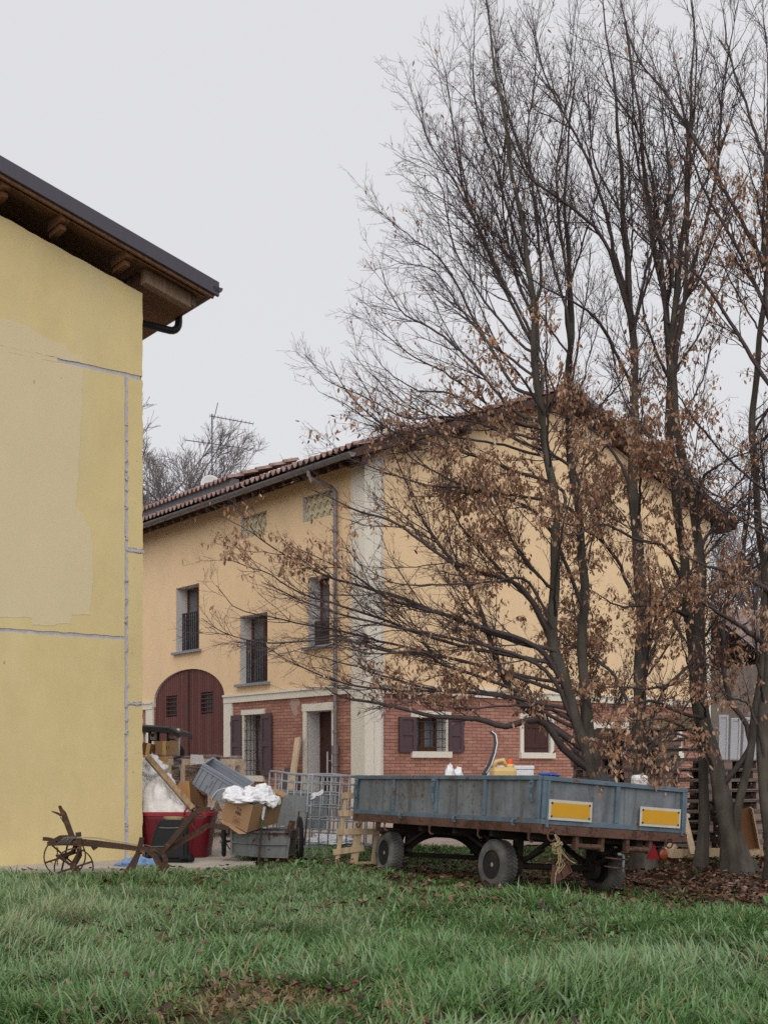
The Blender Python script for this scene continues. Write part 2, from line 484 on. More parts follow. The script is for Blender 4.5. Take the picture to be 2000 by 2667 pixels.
# ================================================================ farmhouse
HC = V((-.373, 24.0)); GX = V((.793, .609)); EX = V((-.609, .793))
YAW = math.atan2(.609, .793)
def he(x, y, off=0.0):
    """photo point -> (t, z) on the long facade (plane local x = -off)"""
    k = (x-CX)/F; c = HC - GX*off
    t = (c.x - k*c.y)/(k*EX.y - EX.x); Z = c.y + t*EX.y
    return t, CAM_H + (HY-y)/F*Z
def hg(x, y, off=0.0):
    k = (x-CX)/F; c = HC - EX*off
    s = (c.x - k*c.y)/(k*GX.y - GX.x); Z = c.y + s*GX.y
    return s, CAM_H + (HY-y)/F*Z
me_ = lambda a, d, z: V((d, a, z))
mg_ = lambda a, d, z: V((a, d, z))
def mbox(mb, m, a0, a1, d0, d1, z0, z1):
    p = m(a0, d0, z0); q = m(a1, d1, z1)
    return mb.box(tuple(p), tuple(q))
house = empty('farmhouse', (HC.x, HC.y, 0), YAW, 'long ochre farmhouse with brick ground floor, cream corner pilaster and tiled gable roof', 'house')
GW, LEN, ZG = 10.82, 14.5, .0
Z_BAND0, Z_BAND1, Z_EAVE, RIDGE_X, SLOPE = 2.66, 2.85, 7.36, 5.41, .383
rect = lambda a0, a1, z0, z1: [(a0, z0), (a1, z0), (a1, z1), (a0, z1)]
def span(f, x0, x1, yt, yb):
    a, zt = f((x0+x1)/2, yt); _, zb = f((x0+x1)/2, yb)
    a0 = f(x0, yt)[0]; a1 = f(x1, yt)[0]
    return min(a0, a1), max(a0, a1), zb, zt
# openings on the long facade
wins_e = [span(he, 460.5, 519, 1526, 1695), span(he, 626.5, 697, 1600, 1779), span(he, 803.5, 858.5, 1500, 1682)]
vents = [span(he, 628, 695, 1339, 1397), span(he, 789, 870, 1283, 1350)]
gL, gzl = he(401.6, 1832); gR, gzr = he(585, 1813); _, gtop = he(503, 1741)
spring = (gzl + gzr)/2
gt0, gt1 = min(gL, gR), max(gL, gR)
arch = []
for i in range(25):
    a = math.pi*i/24
    arch.append(((gt0+gt1)/2 + (gt1-gt0)/2*math.cos(a), spring + (gtop-spring)*math.sin(a)))
low_e = span(he, 637, 684, 1861, 2020)        # barred window
door_e = span(he, 799.5, 865.5, 1851, 2127); door_e = (door_e[0], door_e[1], ZG, door_e[3])
# long facade, plaster: bottom edge steps over the arch
out = [(0, Z_BAND0+.05), (0, Z_EAVE+.05), (LEN, Z_EAVE+.05), (LEN, Z_BAND0+.05), (gt1, Z_BAND0+.05)]
out += [p for p in arch[:] if p[1] > Z_BAND0+.06] + [(gt0, Z_BAND0+.05)]
mb = MB()
holes = [rect(*w_)[::-1] for w_ in wins_e] + [rect(*w_)[::-1] for w_ in vents]
mb.prism([out] + holes, me_, 0, .45, side_mat=1)
s_win_g = []
gout = [(0.002, Z_BAND0+.05), (GW, Z_BAND0+.05), (GW, Z_EAVE), (RIDGE_X, Z_EAVE+RIDGE_X*SLOPE), (0.002, Z_EAVE)]
mb.prism([gout], mg_, .002, .45)
mb.box((GW-.4, .1, 0), (GW, LEN, Z_EAVE)); mb.box((.1, LEN-.3, 0), (GW, LEN, Z_EAVE))
mb.build('wall', [M['house_plaster'], M['reveal']], house)
# brick storey
mb = MB()
mb.prism([[(.01, ZG-.2), (.01, Z_BAND0+.05), (gt0, Z_BAND0+.05), (gt0, ZG-.2)], rect(*low_e)[::-1], rect(door_e[0], door_e[1], ZG-.19, door_e[3])[::-1]], me_, .012, .46, side_mat=1)
mb.build('brick_base', [M['brick'], M['reveal']], house); mb = MB()
mb.prism([[(gt1, ZG-.2), (gt1, Z_BAND0+.05), (LEN, Z_BAND0+.05), (LEN, ZG-.2)]], me_, .012, .46)
g_win = [span(hg, 1082, 1161, 1869, 1957), span(hg, 1362.5, 1432.5, 1874, 1960), None, span(hg, 1709, 1767, 1886, 1960)]
d3 = span(hg, 1550, 1627, 1897, 2110); g_win[2] = (d3[0], d3[1], ZG-.19, d3[3])
mb.build('brick_base', M['brick'], house); mb = MB()
mb.prism([[(.014, ZG-.2), (GW-.01, ZG-.2), (GW-.01, Z_BAND0+.05), (.014, Z_BAND0+.05)]] + [rect(*g_)[::-1] for g_ in g_win], mg_, .014, .46, side_mat=1)
mb.build('brick_base', [M['brick'], M['reveal']], house)
# cream trim: corner pilasters, band course, gate pilasters
pe = he(917, 1990)[0]; pg = hg(990, 1990)[0]
mb = MB()
mb.box((-.03, -.03, ZG-.2), (.2, pe, Z_EAVE-.02)); mb.box((.21, -.03, ZG-.2), (pg, .2, Z_EAVE-.02))
mb.build('corner_pilaster', M['cream'], house)
mb = MB(); s0 = hg(1839, 1700)[0]
mb.box((s0, -.03, ZG-.2), (GW+.03, .3, Z_EAVE-.02)); mb.build('corner_pilaster', M['cream'], house)
mb = MB()
def band(m, a0, a1):
    mbox(mb, m, a0, a1, -.045, .02, Z_BAND0, Z_BAND1-.05); mbox(mb, m, a0, a1, -.075, .02, Z_BAND1-.048, Z_BAND1)
pR0 = he(607, 1900)[0]; pL1 = he(383, 1900)[0]
band(me_, pe+.002, gt0-.02); band(me_, gt1+.02, LEN); band(mg_, pg+.002, s0-.002)
mb.build_split('cornice_band', M['cream'], house)
mb = MB(); mbox(mb, me_, pR0, gt0-.01, -.03, .2, ZG-.2, Z_BAND0-.003); mb.build('gate_pilaster', M['cream'], house)
mb = MB(); mbox(mb, me_, gt1+.01, pL1, -.03, .2, ZG-.2, Z_BAND0-.003); mb.build('gate_pilaster', M['cream'], house)
# arched gate with two grilles
mb = MB(); ol = [(gt0+.02, ZG-.1)] + [(p[0]*.992+.008*(gt0+gt1)/2, p[1]-.015) for p in arch][::-1]
ol = [(gt1-.02, ZG-.1), (gt0+.02, ZG-.1)] + [((p[0]-(gt0+gt1)/2)*.985+(gt0+gt1)/2, p[1]-.02) for p in arch][::-1][::-1][::1]
# order: bottom left -> bottom right -> over the arch
arc = [((p[0]-(gt0+gt1)/2)*.99+(gt0+gt1)/2, p[1]-.02) for p in arch]      # from gt1 side to gt0 side
ol = [(arc[-1][0], ZG-.1), (arc[0][0], ZG-.1)] + arc
gr = [span(he, 428.5, 457.5, 1812, 1867), span(he, 519.5, 551.5, 1802, 1859)]
mb.prism([ol] + [rect(*g_)[::-1] for g_ in gr], me_, .05, .13)
sp = he(487.5, 1900)[0]
gate = mb.build('arched_gate', M['gate_wood'], house)
mb = MB(); mbox(mb, me_, sp-.03, sp+.03, .03, .06, ZG, gtop-.05)
mb.build('cover_strip', M['door_brown'], gate)
for g_ in gr:
    mb = MB()
    for i in range(7):
        a = g_[0] + (g_[1]-g_[0])*(i+.5)/7; mb.tube([me_(a, .08, g_[2]), me_(a, .08, g_[3])], .012, 6)
    for i in range(5):
        z = g_[2] + (g_[3]-g_[2])*(i+.5)/5; mbox(mb, me_, g_[0], g_[1], .048, .072, z-.014, z+.014)
    gg = mb.build('grille', M['door_brown'], gate)
    mb = MB(); mbox(mb, me_, g_[0]-.03, g_[1]+.03, .135, .15, g_[2]-.03, g_[3]+.03); mb.build('pane', M['glass'], gate)
mb = MB(); mbox(mb, me_, gt0, gt1, .16, .4, ZG, gtop+.1); mb.build('gate_recess', M['iron'], house)

def sash(parent, m, a0, a1, z0, z1, d, leaf='win_wood', split=True):
    mb = MB(); fw = .06
    mbox(mb, m, a0, a0+fw, d, d+.07, z0, z1); mbox(mb, m, a1-fw, a1, d, d+.07, z0, z1)
    mbox(mb, m, a0+fw, a1-fw, d, d+.07, z1-fw, z1); mbox(mb, m, a0+fw, a1-fw, d, d+.07, z0, z0+fw*1.6)
    if split: c = (a0+a1)/2; mbox(mb, m, c-.05, c+.05, d-.012, d+.06, z0+fw*1.6, z1-fw)
    f = mb.build('window', M[leaf], parent)
    mb = MB(); mbox(mb, m, a0+.01, a1-.01, d+.03, d+.05, z0+.01, z1-.01); mb.build('pane', M['glass'], f)
    return f
for (a0, a1, z0, z1), rail_h in zip(wins_e, (.98, 1.02, .55)):
    f = sash(house, me_, a0, a1, z0, z1, .30)
    mb = MB(); mbox(mb, me_, a0-.13, a1+.13, -.1, .30, z0-.065, z0-.002); mb.build('sill', M['grey_stone'], f, bevel=.006)
    mb = MB(); zt = z0+rail_h
    mbox(mb, me_, a0+.004, a1-.004, .15, .185, zt-.03, zt); mbox(mb, me_, a0+.004, a1-.004, .15, .185, z0+.03, z0+.06)
    for i in range(12):
        a = a0+.03+(a1-a0-.05)*i/11; mbox(mb, me_, a-.011, a+.011, .156, .18, z0+.06, zt-.03)
    mb.build('railing', M['iron'], f)
    mb = MB()  # thin raised plaster edge round the opening
    mbox(mb, me_, a1, a1+.05, -.012, .0, z0, z1+.05); mbox(mb, me_, a0, a1, -.012, 0, z1, z1+.05); mb.build('surround', M['house_plaster'], f)
# cream pierced screens under the eaves
for a0, a1, z0, z1 in vents:
    mb = MB(); mbox(mb, me_, a0, a1, .12, .2, z0, z1); nb = 5; p = (a1-a0)/nb; nr = int((z1-z0)/p)+1
    for r_ in range(nr+1):
        for i in range(nb+1):
            c = me_(a0+(i+(r_ % 2)*.5)*p, .09, z0+(r_+.2)*p*.9); pts = []
            for k in range(11):
                a = math.pi*k/10
                q = c + V((0, math.cos(a)*p*.5, math.sin(a)*p*.62))
                q.y = min(max(q.y, a0), a1); q.z = min(max(q.z, z0), z1); pts.append(q)
            mb.path(pts, .05, .035, (1, 0, 0))
    sc_ = mb.build('pierced_screen', M['cream_dirty'], house)
# barred window with its two shutters
def shutter(m, a0, a1, z0, z1, d0=-.055, d1=-.012):
    mb = MB(); mbox(mb, m, a0, a1, d0+.018, d1, z0, z1); fw = (a1-a0)*.2; h = z1-z0
    mbox(mb, m, a0, a0+fw, d0, d0+.017, z0, z1); mbox(mb, m, a1-fw, a1, d0, d0+.017, z0, z1)
    for k0, k1 in ((0, .09), (.47, .55), (.92, 1)): mbox(mb, m, a0+fw, a1-fw, d0, d0+.017, z0+h*k0, z0+h*k1)
    o = mb.build('shutter', M['shutter'], house, bevel=.004)
    mb = MB()
    for k in (.14, .86): mbox(mb, m, a1-.002, a1+.02, d0, d0+.03, z0+h*k-.05, z0+h*k+.05)
    mb.build_split('hinge', M['iron'], o)
    return o
def bars(f, m, a0, a1, z0, z1, n, rows, d=.02):
    mb = MB()
    for i in range(n):
        a = a0+(a1-a0)*(i+.5)/n; mb.tube([m(a, d, z0), m(a, d, z1)], .009, 6)
    for i in range(rows):
        z = z0+(z1-z0)*(i+.5)/rows; mb.tube([m(a0, d-.012, z), m(a1, d-.012, z)], .009, 6)
    mb.build('grille', M['iron'], f)
def surround(m, a0, a1, z0, z1, w, sill=True, name='surround', parent=None):
    mb = MB()
    mbox(mb, m, a0-w, a0, -.02, .03, z0, z1); mbox(mb, m, a1, a1+w, -.02, .03, z0, z1)
    mbox(mb, m, a0-w*1.15, a1+w*1.15, -.03, .03, z1+.002, z1+w*1.25)
    if sill: mbox(mb, m, a0-w*1.15, a1+w*1.15, -.06, .2, z0-.13, z0-.002)
    return mb.build(name, M['cream'], parent or house)
a0, a1, z0, z1 = low_e
f = sash(house, me_, a0, a1, z0, z1, .3); surround(me_, a0, a1, z0, z1, .09, parent=f); bars(f, me_, a0, a1, z0, z1, 5, 6)
s_ = span(he, 606, 633, 1866, 2020); shutter(me_, *s_[:2], z0, z1)
s_ = span(he, 684, 711, 1859, 2020); shutter(me_, *s_[:2], z0, z1)
# front door in its deep reveal
a0, a1, z0, z1 = door_e
mb = MB(); mbox(mb, me_, a0-.02, a1+.02, .33, .38, z0, z1+.02); dr = mb.build('door', M['door_brown'], house)
mb = MB(); am = a0+.55*(a1-a0); mb.tube([me_(am, .24, .45), me_(am, .24, 1.5)], .02, 8); mbox(mb, me_, am-.01, am+.01, .24, .34, .6, .62); mbox(mb, me_, am-.01, am+.01, .24, .34, 1.3, 1.32)
mb.build('handle', M['white_paint'], dr)
surround(me_, a0, a1, z0, z1, .13, False, parent=dr)
mb = MB(); mbox(mb, me_, a0-.05, a1+.05, -.3, .33, -.05, z0+.02); mb.build('doorstep', M['concrete'], dr)
# gable windows
for i, (a0, a1, z0, z1) in enumerate(g_win):
    if i == 0:
        f = sash(house, mg_, a0, a1, z0, z1, .3); surround(mg_, a0, a1, z0, z1, .11, parent=f); bars(f, mg_, a0, a1, z0, z1, 5, 4)
        s_ = span(hg, 1037, 1081, 1868, 1957); shutter(mg_, *s_[:2], z0-.02, z1)
        s_ = span(hg, 1165, 1204, 1868, 1957); shutter(mg_, *s_[:2], z0-.02, z1)
    elif i in (1, 3):
        mb = MB(); c = (a0+a1)/2
        mbox(mb, mg_, a0, c-.004, .06, .11, z0, z1); mbox(mb, mg_, c+.004, a1, .06, .11, z0, z1)
        for k in (.2, .8): mbox(mb, mg_, a0+.03, a1-.03, .04, .06, z0+(z1-z0)*k-.04, z0+(z1-z0)*k+.04)
        f = mb.build('closed_shutters', M['door_brown'], house); surround(mg_, a0, a1, z0, z1, .1, parent=f)
    else:
        mb = MB(); mbox(mb, mg_, a0, a1, .12, .18, z0, z1); f = mb.build('door', M['door_brown'], house)
        surround(mg_, a0, a1, z0, z1, .12, False, parent=f)
# lime patch left on the bricks, floodlight on the pilaster, downpipe
t_, z_ = he(768, 1833); mb = MB()
for k in range(3):
    pts = []
    for i in range(14):
        a = 2*math.pi*i/14; r_ = rnd.uniform(.06, .16); pts.append((t_+(-.06, .1, .02)[k]+math.cos(a)*r_*1.1, z_+(.04, .02, -.12)[k]+math.sin(a)*r_))
    mb.prism([pts], me_, .008-.001*k, .012)
mb.build('lime_patch', M['patch_white'], house)
t_, z_ = he(947, 1667, .15); mb = MB()
mb.lathe([(.02, -.10), (.11, -.07), (.135, 0), (.13, .05), (.1, .06)], 18, Matrix.Translation(V((-.17, t_, z_))) @ Matrix.Rotation(R(-70), 4, 'Y'))
mb.beam((-.03, t_, z_+.02), (-.12, t_, z_), .05, .05)
fl = mb.build('floodlight', M['iron'], house, auto=40)
mb = MB(); mb.lathe([(.001, .066), (.1, .066), (.1, .064)], 18, Matrix.Translation(V((-.17, t_, z_))) @ Matrix.Rotation(R(-70), 4, 'Y')); mb.build('lens', M['glass'], fl)
# roof
mb = MB(); OE, OG = .55, .45
zr = Z_EAVE + RIDGE_X*SLOPE + .02; ze = Z_EAVE - OE*SLOPE + .02; th = .16
for sx in (0, 1):
    X = lambda x: x if sx == 0 else GW - x
    vs = []
    for y in (-OG, LEN+.3):
        vs += [V((X(-OE), y, ze)), V((RIDGE_X, y, zr)), V((RIDGE_X, y, zr+th)), V((X(-OE), y, ze+th))]
    mb.add(vs, ((0,1,2,3),(7,6,5,4),(0,4,5,1),(1,5,6,2),(2,6,7,3),(3,7,4,0)))
roof = mb.build('roof', M['soffit'], house)
mb = MB()
for k in range(30):                                       # rafter feet under the long eave
    y = -.3 + k*.41
    mb.beam((-OE+.02, y, ze-.05), (.1, y, ze-.05+(OE+.08)*SLOPE), .09, .1)
mb.build_split('rafter', M['soffit'], roof)
mb = MB()
for k in range(5):                                        # purlin ends under the gable verge
    for sx in (0, 1):
        x = -.3 + k*1.35; z = Z_EAVE + x*SLOPE - .07; xx = x if sx == 0 else GW-x
        mb.box((xx-.07, -.4, z-.08), (xx+.07, .1, z+.07))
mb.build_split('purlin', M['soffit'], roof)
def tiles(x0, x1, y0, y1, mirror=False, zoff=0.0):
    per = .21; nc = int((y1-y0)/per); rows = max(1, int((x1-x0)/.36)); nseg = 8
    vs, fs = [], []
    ys = np.linspace(0, nc, nc*nseg+1); prof = np.where((ys % 1) < .5, np.sin((ys % .5)*2*math.pi)*.075, -np.sin((ys % .5)*2*math.pi)*.025)
    for r_ in range(rows):
        xa = x0+(x1-x0)*r_/rows; xb = x0+(x1-x0)*(r_+1)/rows+.05
        b = len(vs)
        for x, lift in ((xa, .045), (xb, .0)):
            for y, h in zip(ys, prof):
                jit = .008*math.sin(r_*12.9+int(y)*78.2)
                vs.append((GW-x if mirror else x, y0+y*per, Z_EAVE+.02+th+x*SLOPE+.03+h+lift+jit+zoff))
        n = len(ys)
        for i in range(n-1): fs.append((b+i, b+i+1, b+n+i+1, b+n+i))
        if r_ == 0:
            b2 = len(vs)
            for y, h in zip(ys, prof): vs.append((GW-xa if mirror else xa, y0+y*per, Z_EAVE+.02+th+xa*SLOPE+.03+h+.025+zoff))
            for i in range(n-1): fs.append((b+i, b2+i, b2+i+1, b+i+1))
    return vs, fs
for mir in (False, True):
    mb = MB(); mb.add(*tiles(-OE-.06, RIDGE_X, -OG, LEN+.2, mir)); mb.build('roof_tiles', M['tile'], roof, auto=50)
mb = MB()
for k in range(34): mb.tube([(RIDGE_X, -OG+k*.44, zr+th+.05), (RIDGE_X, -OG+k*.44+.47, zr+th+.08)], [.1, .085], 10)
mb.build('ridge_tiles', M['tile'], roof, auto=50)
# raised strip of roof with grey upstand along the far half of the eave
mb = MB(); t0 = 5.2
mb.box((-.02, t0, ze+th+.15), (.2, LEN, ze+th+.56)); mb.build('flashing', M['flash'], roof)
mb = MB(); mb.add(*tiles(-.12, 1.8, t0-.05, LEN, False, .30)); mb.build('roof_tiles', M['tile'], roof, auto=50)
# metal strip on the right-hand verge, gutters, pipes
mb = MB(); mb.beam((RIDGE_X+.3, -OG-.03, zr+th-.1), (GW+OE, -OG-.03, ze+th+.02), .05, .1); mb.build('verge_strip', M['zinc'], roof)
mb = MB(); gx, gz_ = -OE-.09, ze+.07; pr = []
for k in range(9):
    a = math.pi*k/8; pr.append((math.cos(a)*.085, -math.sin(a)*.085))
vs, fs = [], []
for y in np.linspace(-OG, LEN, 12):
    for (a, b) in pr: vs.append((gx+a, y, gz_+b))
    for (a, b) in pr[::-1]: vs.append((gx+a*.93, y, gz_+b*.93))
n = 18
for i in range(11):
    for k in range(n): fs.append((i*n+k, i*n+(k+1)%n, (i+1)*n+(k+1)%n, (i+1)*n+k))
fs += [tuple(range(9)), tuple(11*n+k for k in range(9))]
mb.add(vs, fs)
for k in range(20):
    y = -.3+k*.75; mb.tube([(gx+.088*math.cos(a), y, gz_-.088*math.sin(a)) for a in np.linspace(-.15, math.pi, 10)], .01, 5)
mb.build('gutter', M['zinc'], house, auto=40)
t1, zt = he(814, 1226, OE); t2, z2 = he(873, 1278, .08)
mb = MB(); mb.tube([(gx, t1, gz_-.05), (gx, t1, gz_-.16), (gx+.03, t1-.03, gz_-.24), (-.11, t2+.08, z2+.08), (-.08, t2, z2-.02), (-.08, t2, z2-.2), (-.08, t2, 1.55)], .043, 12)
for z in (6, 4.6, 3.2, 1.9): mb.tube([(-.08, t2, z-.03), (-.08, t2, z+.03)], .057, 12)
dp = mb.build('downpipe', M['downpipe'], house, auto=40)
mb = MB(); mb.tube([(-.08, t2, 1.56), (-.08, t2, .0)], .062, 12); mb.tube([(-.08, t2, 1.44), (-.08, t2, 1.62)], .078, 12); mb.tube([(-.08, t2, 1.2), (-.08, t2, 1.26)], .078, 12)
mb.build('iron_foot', M['downpipe'], dp, auto=40)
# cables on the facade and a grey meter tube by the door
mb = MB(); ta, za = he(700, 1779); tb, zb = he(880, 1793)
mb.tube([me_(ta, -.02, za), me_((ta+tb)/2, -.02, (za+zb)/2-.2), me_(tb, -.02, zb-.05)], .006, 5); mb.build('cable', M['reveal'], house)
# aerial and dish stand on the roof: things of their own
def on_house(p): return house.matrix_world @ V(p)
bpy.context.view_layer.update()
def roof_point(x, y, xl):
    """point on the vertical plane local x = xl seen at photo point"""
    t, z = he(x, y, -xl); return V((xl, t, z))
b0 = roof_point(553, 1255, 2.2); top = roof_point(553, 1083, 2.2)
wb, wt = on_house(b0), on_house(top); zroof = Z_EAVE + .02 + th + 2.2*SLOPE - .02
ant = empty('tv_antenna', (wb.x, wb.y, zroof), 0, 'tall thin TV aerial with two long booms on the farmhouse roof', 'antenna')
mb = MB(); hh = wt.z - zroof
mb.tube([(0, 0, 0), (0, 0, hh+.05)], .02, 8); mb.build('mast', M['antenna'], ant)
k = wb.y/F
def boom(z, dx0, dx1, dy, n, l, nm):
    mb = MB(); mb.tube([(dx0, -dy*.2, z), (dx1, dy, z-.05)], .012, 6)
    for i in range(n):
        f_ = i/(n-1); x = dx0+(dx1-dx0)*f_; y = -dy*.2+dy*1.2*f_
        mb.tube([(x-.04, y+l*.5, z-.05*f_+.02), (x+.04, y-l*.5, z-.05*f_-.02)], .006, 4)
    mb.build(nm, M['antenna'], ant)
boom(hh-.03, -.05, 102*k, .5, 12, .5, 'boom'); mb = MB(); mb.tube([(.05, 0, hh-.1), (.16, 0, hh+.36)], .012, 5); mb.build('reflector', M['antenna'], ant)
boom(hh-66*k, -69*k, 85*k, .6, 8, .7, 'boom')
db = roof_point(549, 1262, 1.6); wd = on_house(db); zr2 = Z_EAVE + .02 + th + 1.6*SLOPE
dish = empty('satellite_dish', (wd.x, wd.y, zr2), 0, 'white satellite dish at the foot of the TV aerial', 'satellite dish')
mb = MB(); rr = 26*wd.y/F
Mx = Matrix.Translation(V((0, 0, max(wd.z-zr2, .25)))) @ Matrix.Rotation(R(12), 4, 'Z') @ Matrix.Rotation(R(78), 4, 'X')
mb.lathe([(.001, -.07), (rr*.5, -.05), (rr*.85, -.015), (rr, .02), (rr*.98, .03), (rr*.8, 0), (.001, -.055)], 28, Mx)
mb.build('reflector', M['dish'], dish, smooth=True)
mb = MB(); mb.tube([(0, .05, -.05), (0, .05, max(wd.z-zr2, .25))], .03, 8); mb.build('mast', M['antenna'], dish)

# ================================================================ yellow barn on the left
BC = V((-3.07, 15.4))
def lb(x, y, off=0.0):
    k = (x-CX)/F; c = BC - EX*off
    s = (c.x - k*c.y)/(k*GX.y - GX.x); Z = c.y + s*GX.y
    return s, CAM_H + (HY-y)/F*Z
barn = empty('yellow_barn', (BC.x, BC.y, 0), YAW, 'tall mustard yellow barn end wall with pale grey joint lines and dark roof edge', 'barn')
O1 = .45
kx, kz = lb(568, 733, O1); _, kzb = lb(552, 765, O1)
lx, lz = lb(0, 403, O1)
bs = (lz-kz)/(kx-lx)                                      # roof slope
c_top = lb(375, 765)[1]
XL = -6.0
g1l, g1r = lb(152, 940), lb(372, 983); v_t, v_b = lb(335, 982), lb(325, 2249); g2l, g2r = lb(0, 1641), lb(327, 1662)
gz1 = g1r[1]; zg1 = (g1l[1]+g1r[1])/2; zg2 = (g2l[1]+g2r[1])/2; xv = (v_t[0]+v_b[0])/2
def rough(poly, amp=.006, step=.08):
    out = []
    for i, p in enumerate(poly):
        q = poly[(i+1) % len(poly)]; L = math.hypot(q[0]-p[0], q[1]-p[1]); n = max(1, int(L/step))
        for k in range(n):
            f_ = k/n; j = amp if 0 < k else 0
            out.append((p[0]+(q[0]-p[0])*f_+rnd.uniform(-j, j), p[1]+(q[1]-p[1])*f_+rnd.uniform(-j, j)))
    return out
wall_z = lambda x: c_top - x*bs
gw = .046
mb = MB()
top_poly = [(XL, zg1+gw*.5), (0, zg1+gw*.5), (0, wall_z(0)), (XL, wall_z(XL))]
mb.prism([rough(top_poly)], mg_, 0, .03)
mid = [(XL, zg2+gw*.5), (xv-gw*.5, zg2+gw*.5), (xv-gw*.5, zg1-gw*.6), (XL, zg1-gw*.6)]
mb.prism([rough(mid)], mg_, 0, .03)
low = [(XL, -.3), (xv-gw*.5, -.3), (xv-gw*.5, zg2-gw*.5), (XL, zg2-gw*.5)]
mb.prism([rough(low)], mg_, 0, .03)
zs1, zs2 = lb(350, 1434)[1], lb(350, 1832)[1]
strip = []
for z0, z1 in ((-.3, zs2-.035), (zs2+.02, zs1-.03), (zs1+.03, zg1-gw*.6)):
    mb.prism([rough([(xv+gw*.5, z0), (0, z0), (0, z1), (xv+gw*.5, z1)], .009, .06)], mg_, 0, .03)
mb.box((-.03, .031, -.3), (0, 9, c_top)); 
mb.build('wall', M['barn_plaster'], barn)
mb = MB()
mb.prism([[(XL, -.3), (-.031, -.3), (-.031, wall_z(0)-.02), (XL, wall_z(XL)-.02)]], mg_, .010, .3)
mb.box((XL-.01, .3, -.3), (XL+.3, 9, wall_z(XL)-.1)); mb.box((XL, 8.7, -.3), (-.031, 9, c_top-.1))
mb.build('joint_backing', M['groove'], barn)
# ledge of chipped filler at the two cross joints, crumbs of filler beside the upright joint
mb = MB()
for z in (zs1, zs2):
    for k in range(9):
        x = xv+.02+(0-xv-.03)*k/8; r_ = rnd.uniform(.012, .03)
        mb.prism([[(x+math.cos(a)*r_*1.3, z+math.sin(a)*r_*rnd.uniform(.5, 1)+rnd.uniform(-.012, .012)) for a in np.linspace(0, 2*math.pi, 8)[:-1]]], mg_, -.004-.0006*k, .01)
for k in range(26):
    z = rnd.uniform(.3, zg1-.1); r_ = rnd.uniform(.006, .016)
    mb.prism([[(xv+rnd.uniform(-.02, .024)+math.cos(a)*r_, z+math.sin(a)*r_*2) for a in np.linspace(0, 2*math.pi, 7)[:-1]]], mg_, -.002-.0003*k, .01)
mb.build('joint_filler', M['groove'], barn)
# paler repainted patch
P5 = [(-40,48),(0,46),(60,60),(110,75),(150,105),(200,128),(255,148),(275,165),(278,185),(325,196),(331,225),(331,262),(322,450),(312,640),(298,780),(312,800),(330,820),(345,855),(362,885),(368,930),(366,1020),(365,1100),(358,1215),(285,1214),(281,1250),(180,1257),(130,1254),(125,1226),(-40,1221)]
patch = [lb(x/1.515, 800+y/1.515) for x, y in P5]
cut = lambda pts, up: [p for p in pts]
pa = [(p[0], p[1]) for p in patch]
hi = [(x, max(z, zg1+gw*.5+.004)) for x, z in pa if z > zg1-.2]
mb = MB()
xa = lb(331/1.515, 940)[0]
up_poly = [q for q in pa[:11]] + [(xa, zg1+gw*.55), (pa[0][0], zg1+gw*.55)]
up_poly = [(x, max(z, zg1+gw*.55)) for x, z in up_poly]
mb.prism([rough(up_poly, .012, .07)], mg_, -.0025, .004)
lo_poly = [(pa[0][0], zg1-gw*.65), (xa, zg1-gw*.65)] + [(x, min(z, zg1-gw*.65)) for x, z in pa[11:]]
mb.prism([rough(lo_poly, .014, .07)], mg_, -.0025, .004)
xs = g1l[0]
mb.prism([rough([(pa[0][0], zg1-gw*.64), (xs, zg1-gw*.64), (xs-.01, zg1+gw*.54), (pa[0][0], zg1+gw*.54)], .002)], mg_, -.0018, .004)
mb.build('repainted_patch', M['barn_patch'], barn)
# small knocks in the plaster
mb = MB()
for (x, y, r_) in ((90, 995, .022), (12, 1725, .02), (160, 985, .01), (345, 1700, .012), (352, 1310, .01), (350, 1480, .01), (356, 1200, .01), (347, 2010, .013), (362, 1960, .009), (350, 1100, .009)):
    a_, z_ = lb(x, y); mb.prism([[(a_+math.cos(a)*r_*.5, z_+math.sin(a)*r_*rnd.uniform(.7, 1.5)) for a in np.linspace(0, 2*math.pi, 8)[:-1]]], mg_, -.0035, .005)
mb.build('chipped_spots', M['concrete'], barn)
# roof: deck, fascia, purlins
fh = kz-kzb
rz_ = lambda x: kz - (x-kx)*bs                             # top of the roof edge
mb = MB(); ya, yb = -O1+.05, 9.3
vs = []
for y in (ya, yb): vs += [V((XL, y, rz_(XL)-.12)), V((kx, y, rz_(kx)-.12)), V((kx, y, rz_(kx)-.02)), V((XL, y, rz_(XL)-.02))]
mb.add(vs, ((0,1,2,3),(7,6,5,4),(0,4,5,1),(1,5,6,2),(2,6,7,3),(3,7,4,0)))
rf = mb.build('roof', M['barn_wood'], barn)
def sloped(mb, x0, x1, y0, y1, o0, o1):
    vs = []
    for y in (y0, y1): vs += [V((x0, y, rz_(x0)-o0)), V((x1, y, rz_(x1)-o0)), V((x1, y, rz_(x1)-o1)), V((x0, y, rz_(x0)-o1))]
    mb.add(vs, ((0,1,2,3),(7,6,5,4),(0,4,5,1),(1,5,6,2),(2,6,7,3),(3,7,4,0)))
mb = MB(); sloped(mb, XL, kx+.02, -O1, -O1+.045, fh, 0); sloped(mb, XL, kx+.02, -O1+.046, yb, .018, -.012)
mb.build('metal_fascia', M['fascia'], rf)
mb = MB(); sloped(mb, XL, kx-.03, -O1+.05, -O1+.09, fh+.035, .13); sloped(mb, XL, kx-.1, -O1+.16, -O1+.19, .2, .13); mb.build('verge_board', M['barn_wood'], rf)
mb = MB()                                                  # boarding under the overhang
for k in range(5): sloped(mb, XL, kx-.04, -O1+.1+k*.16, -O1+.1+k*.16+.152, .145+.002*(k % 2), .121)
mb.build('soffit_boards', M['barn_wood'], rf)
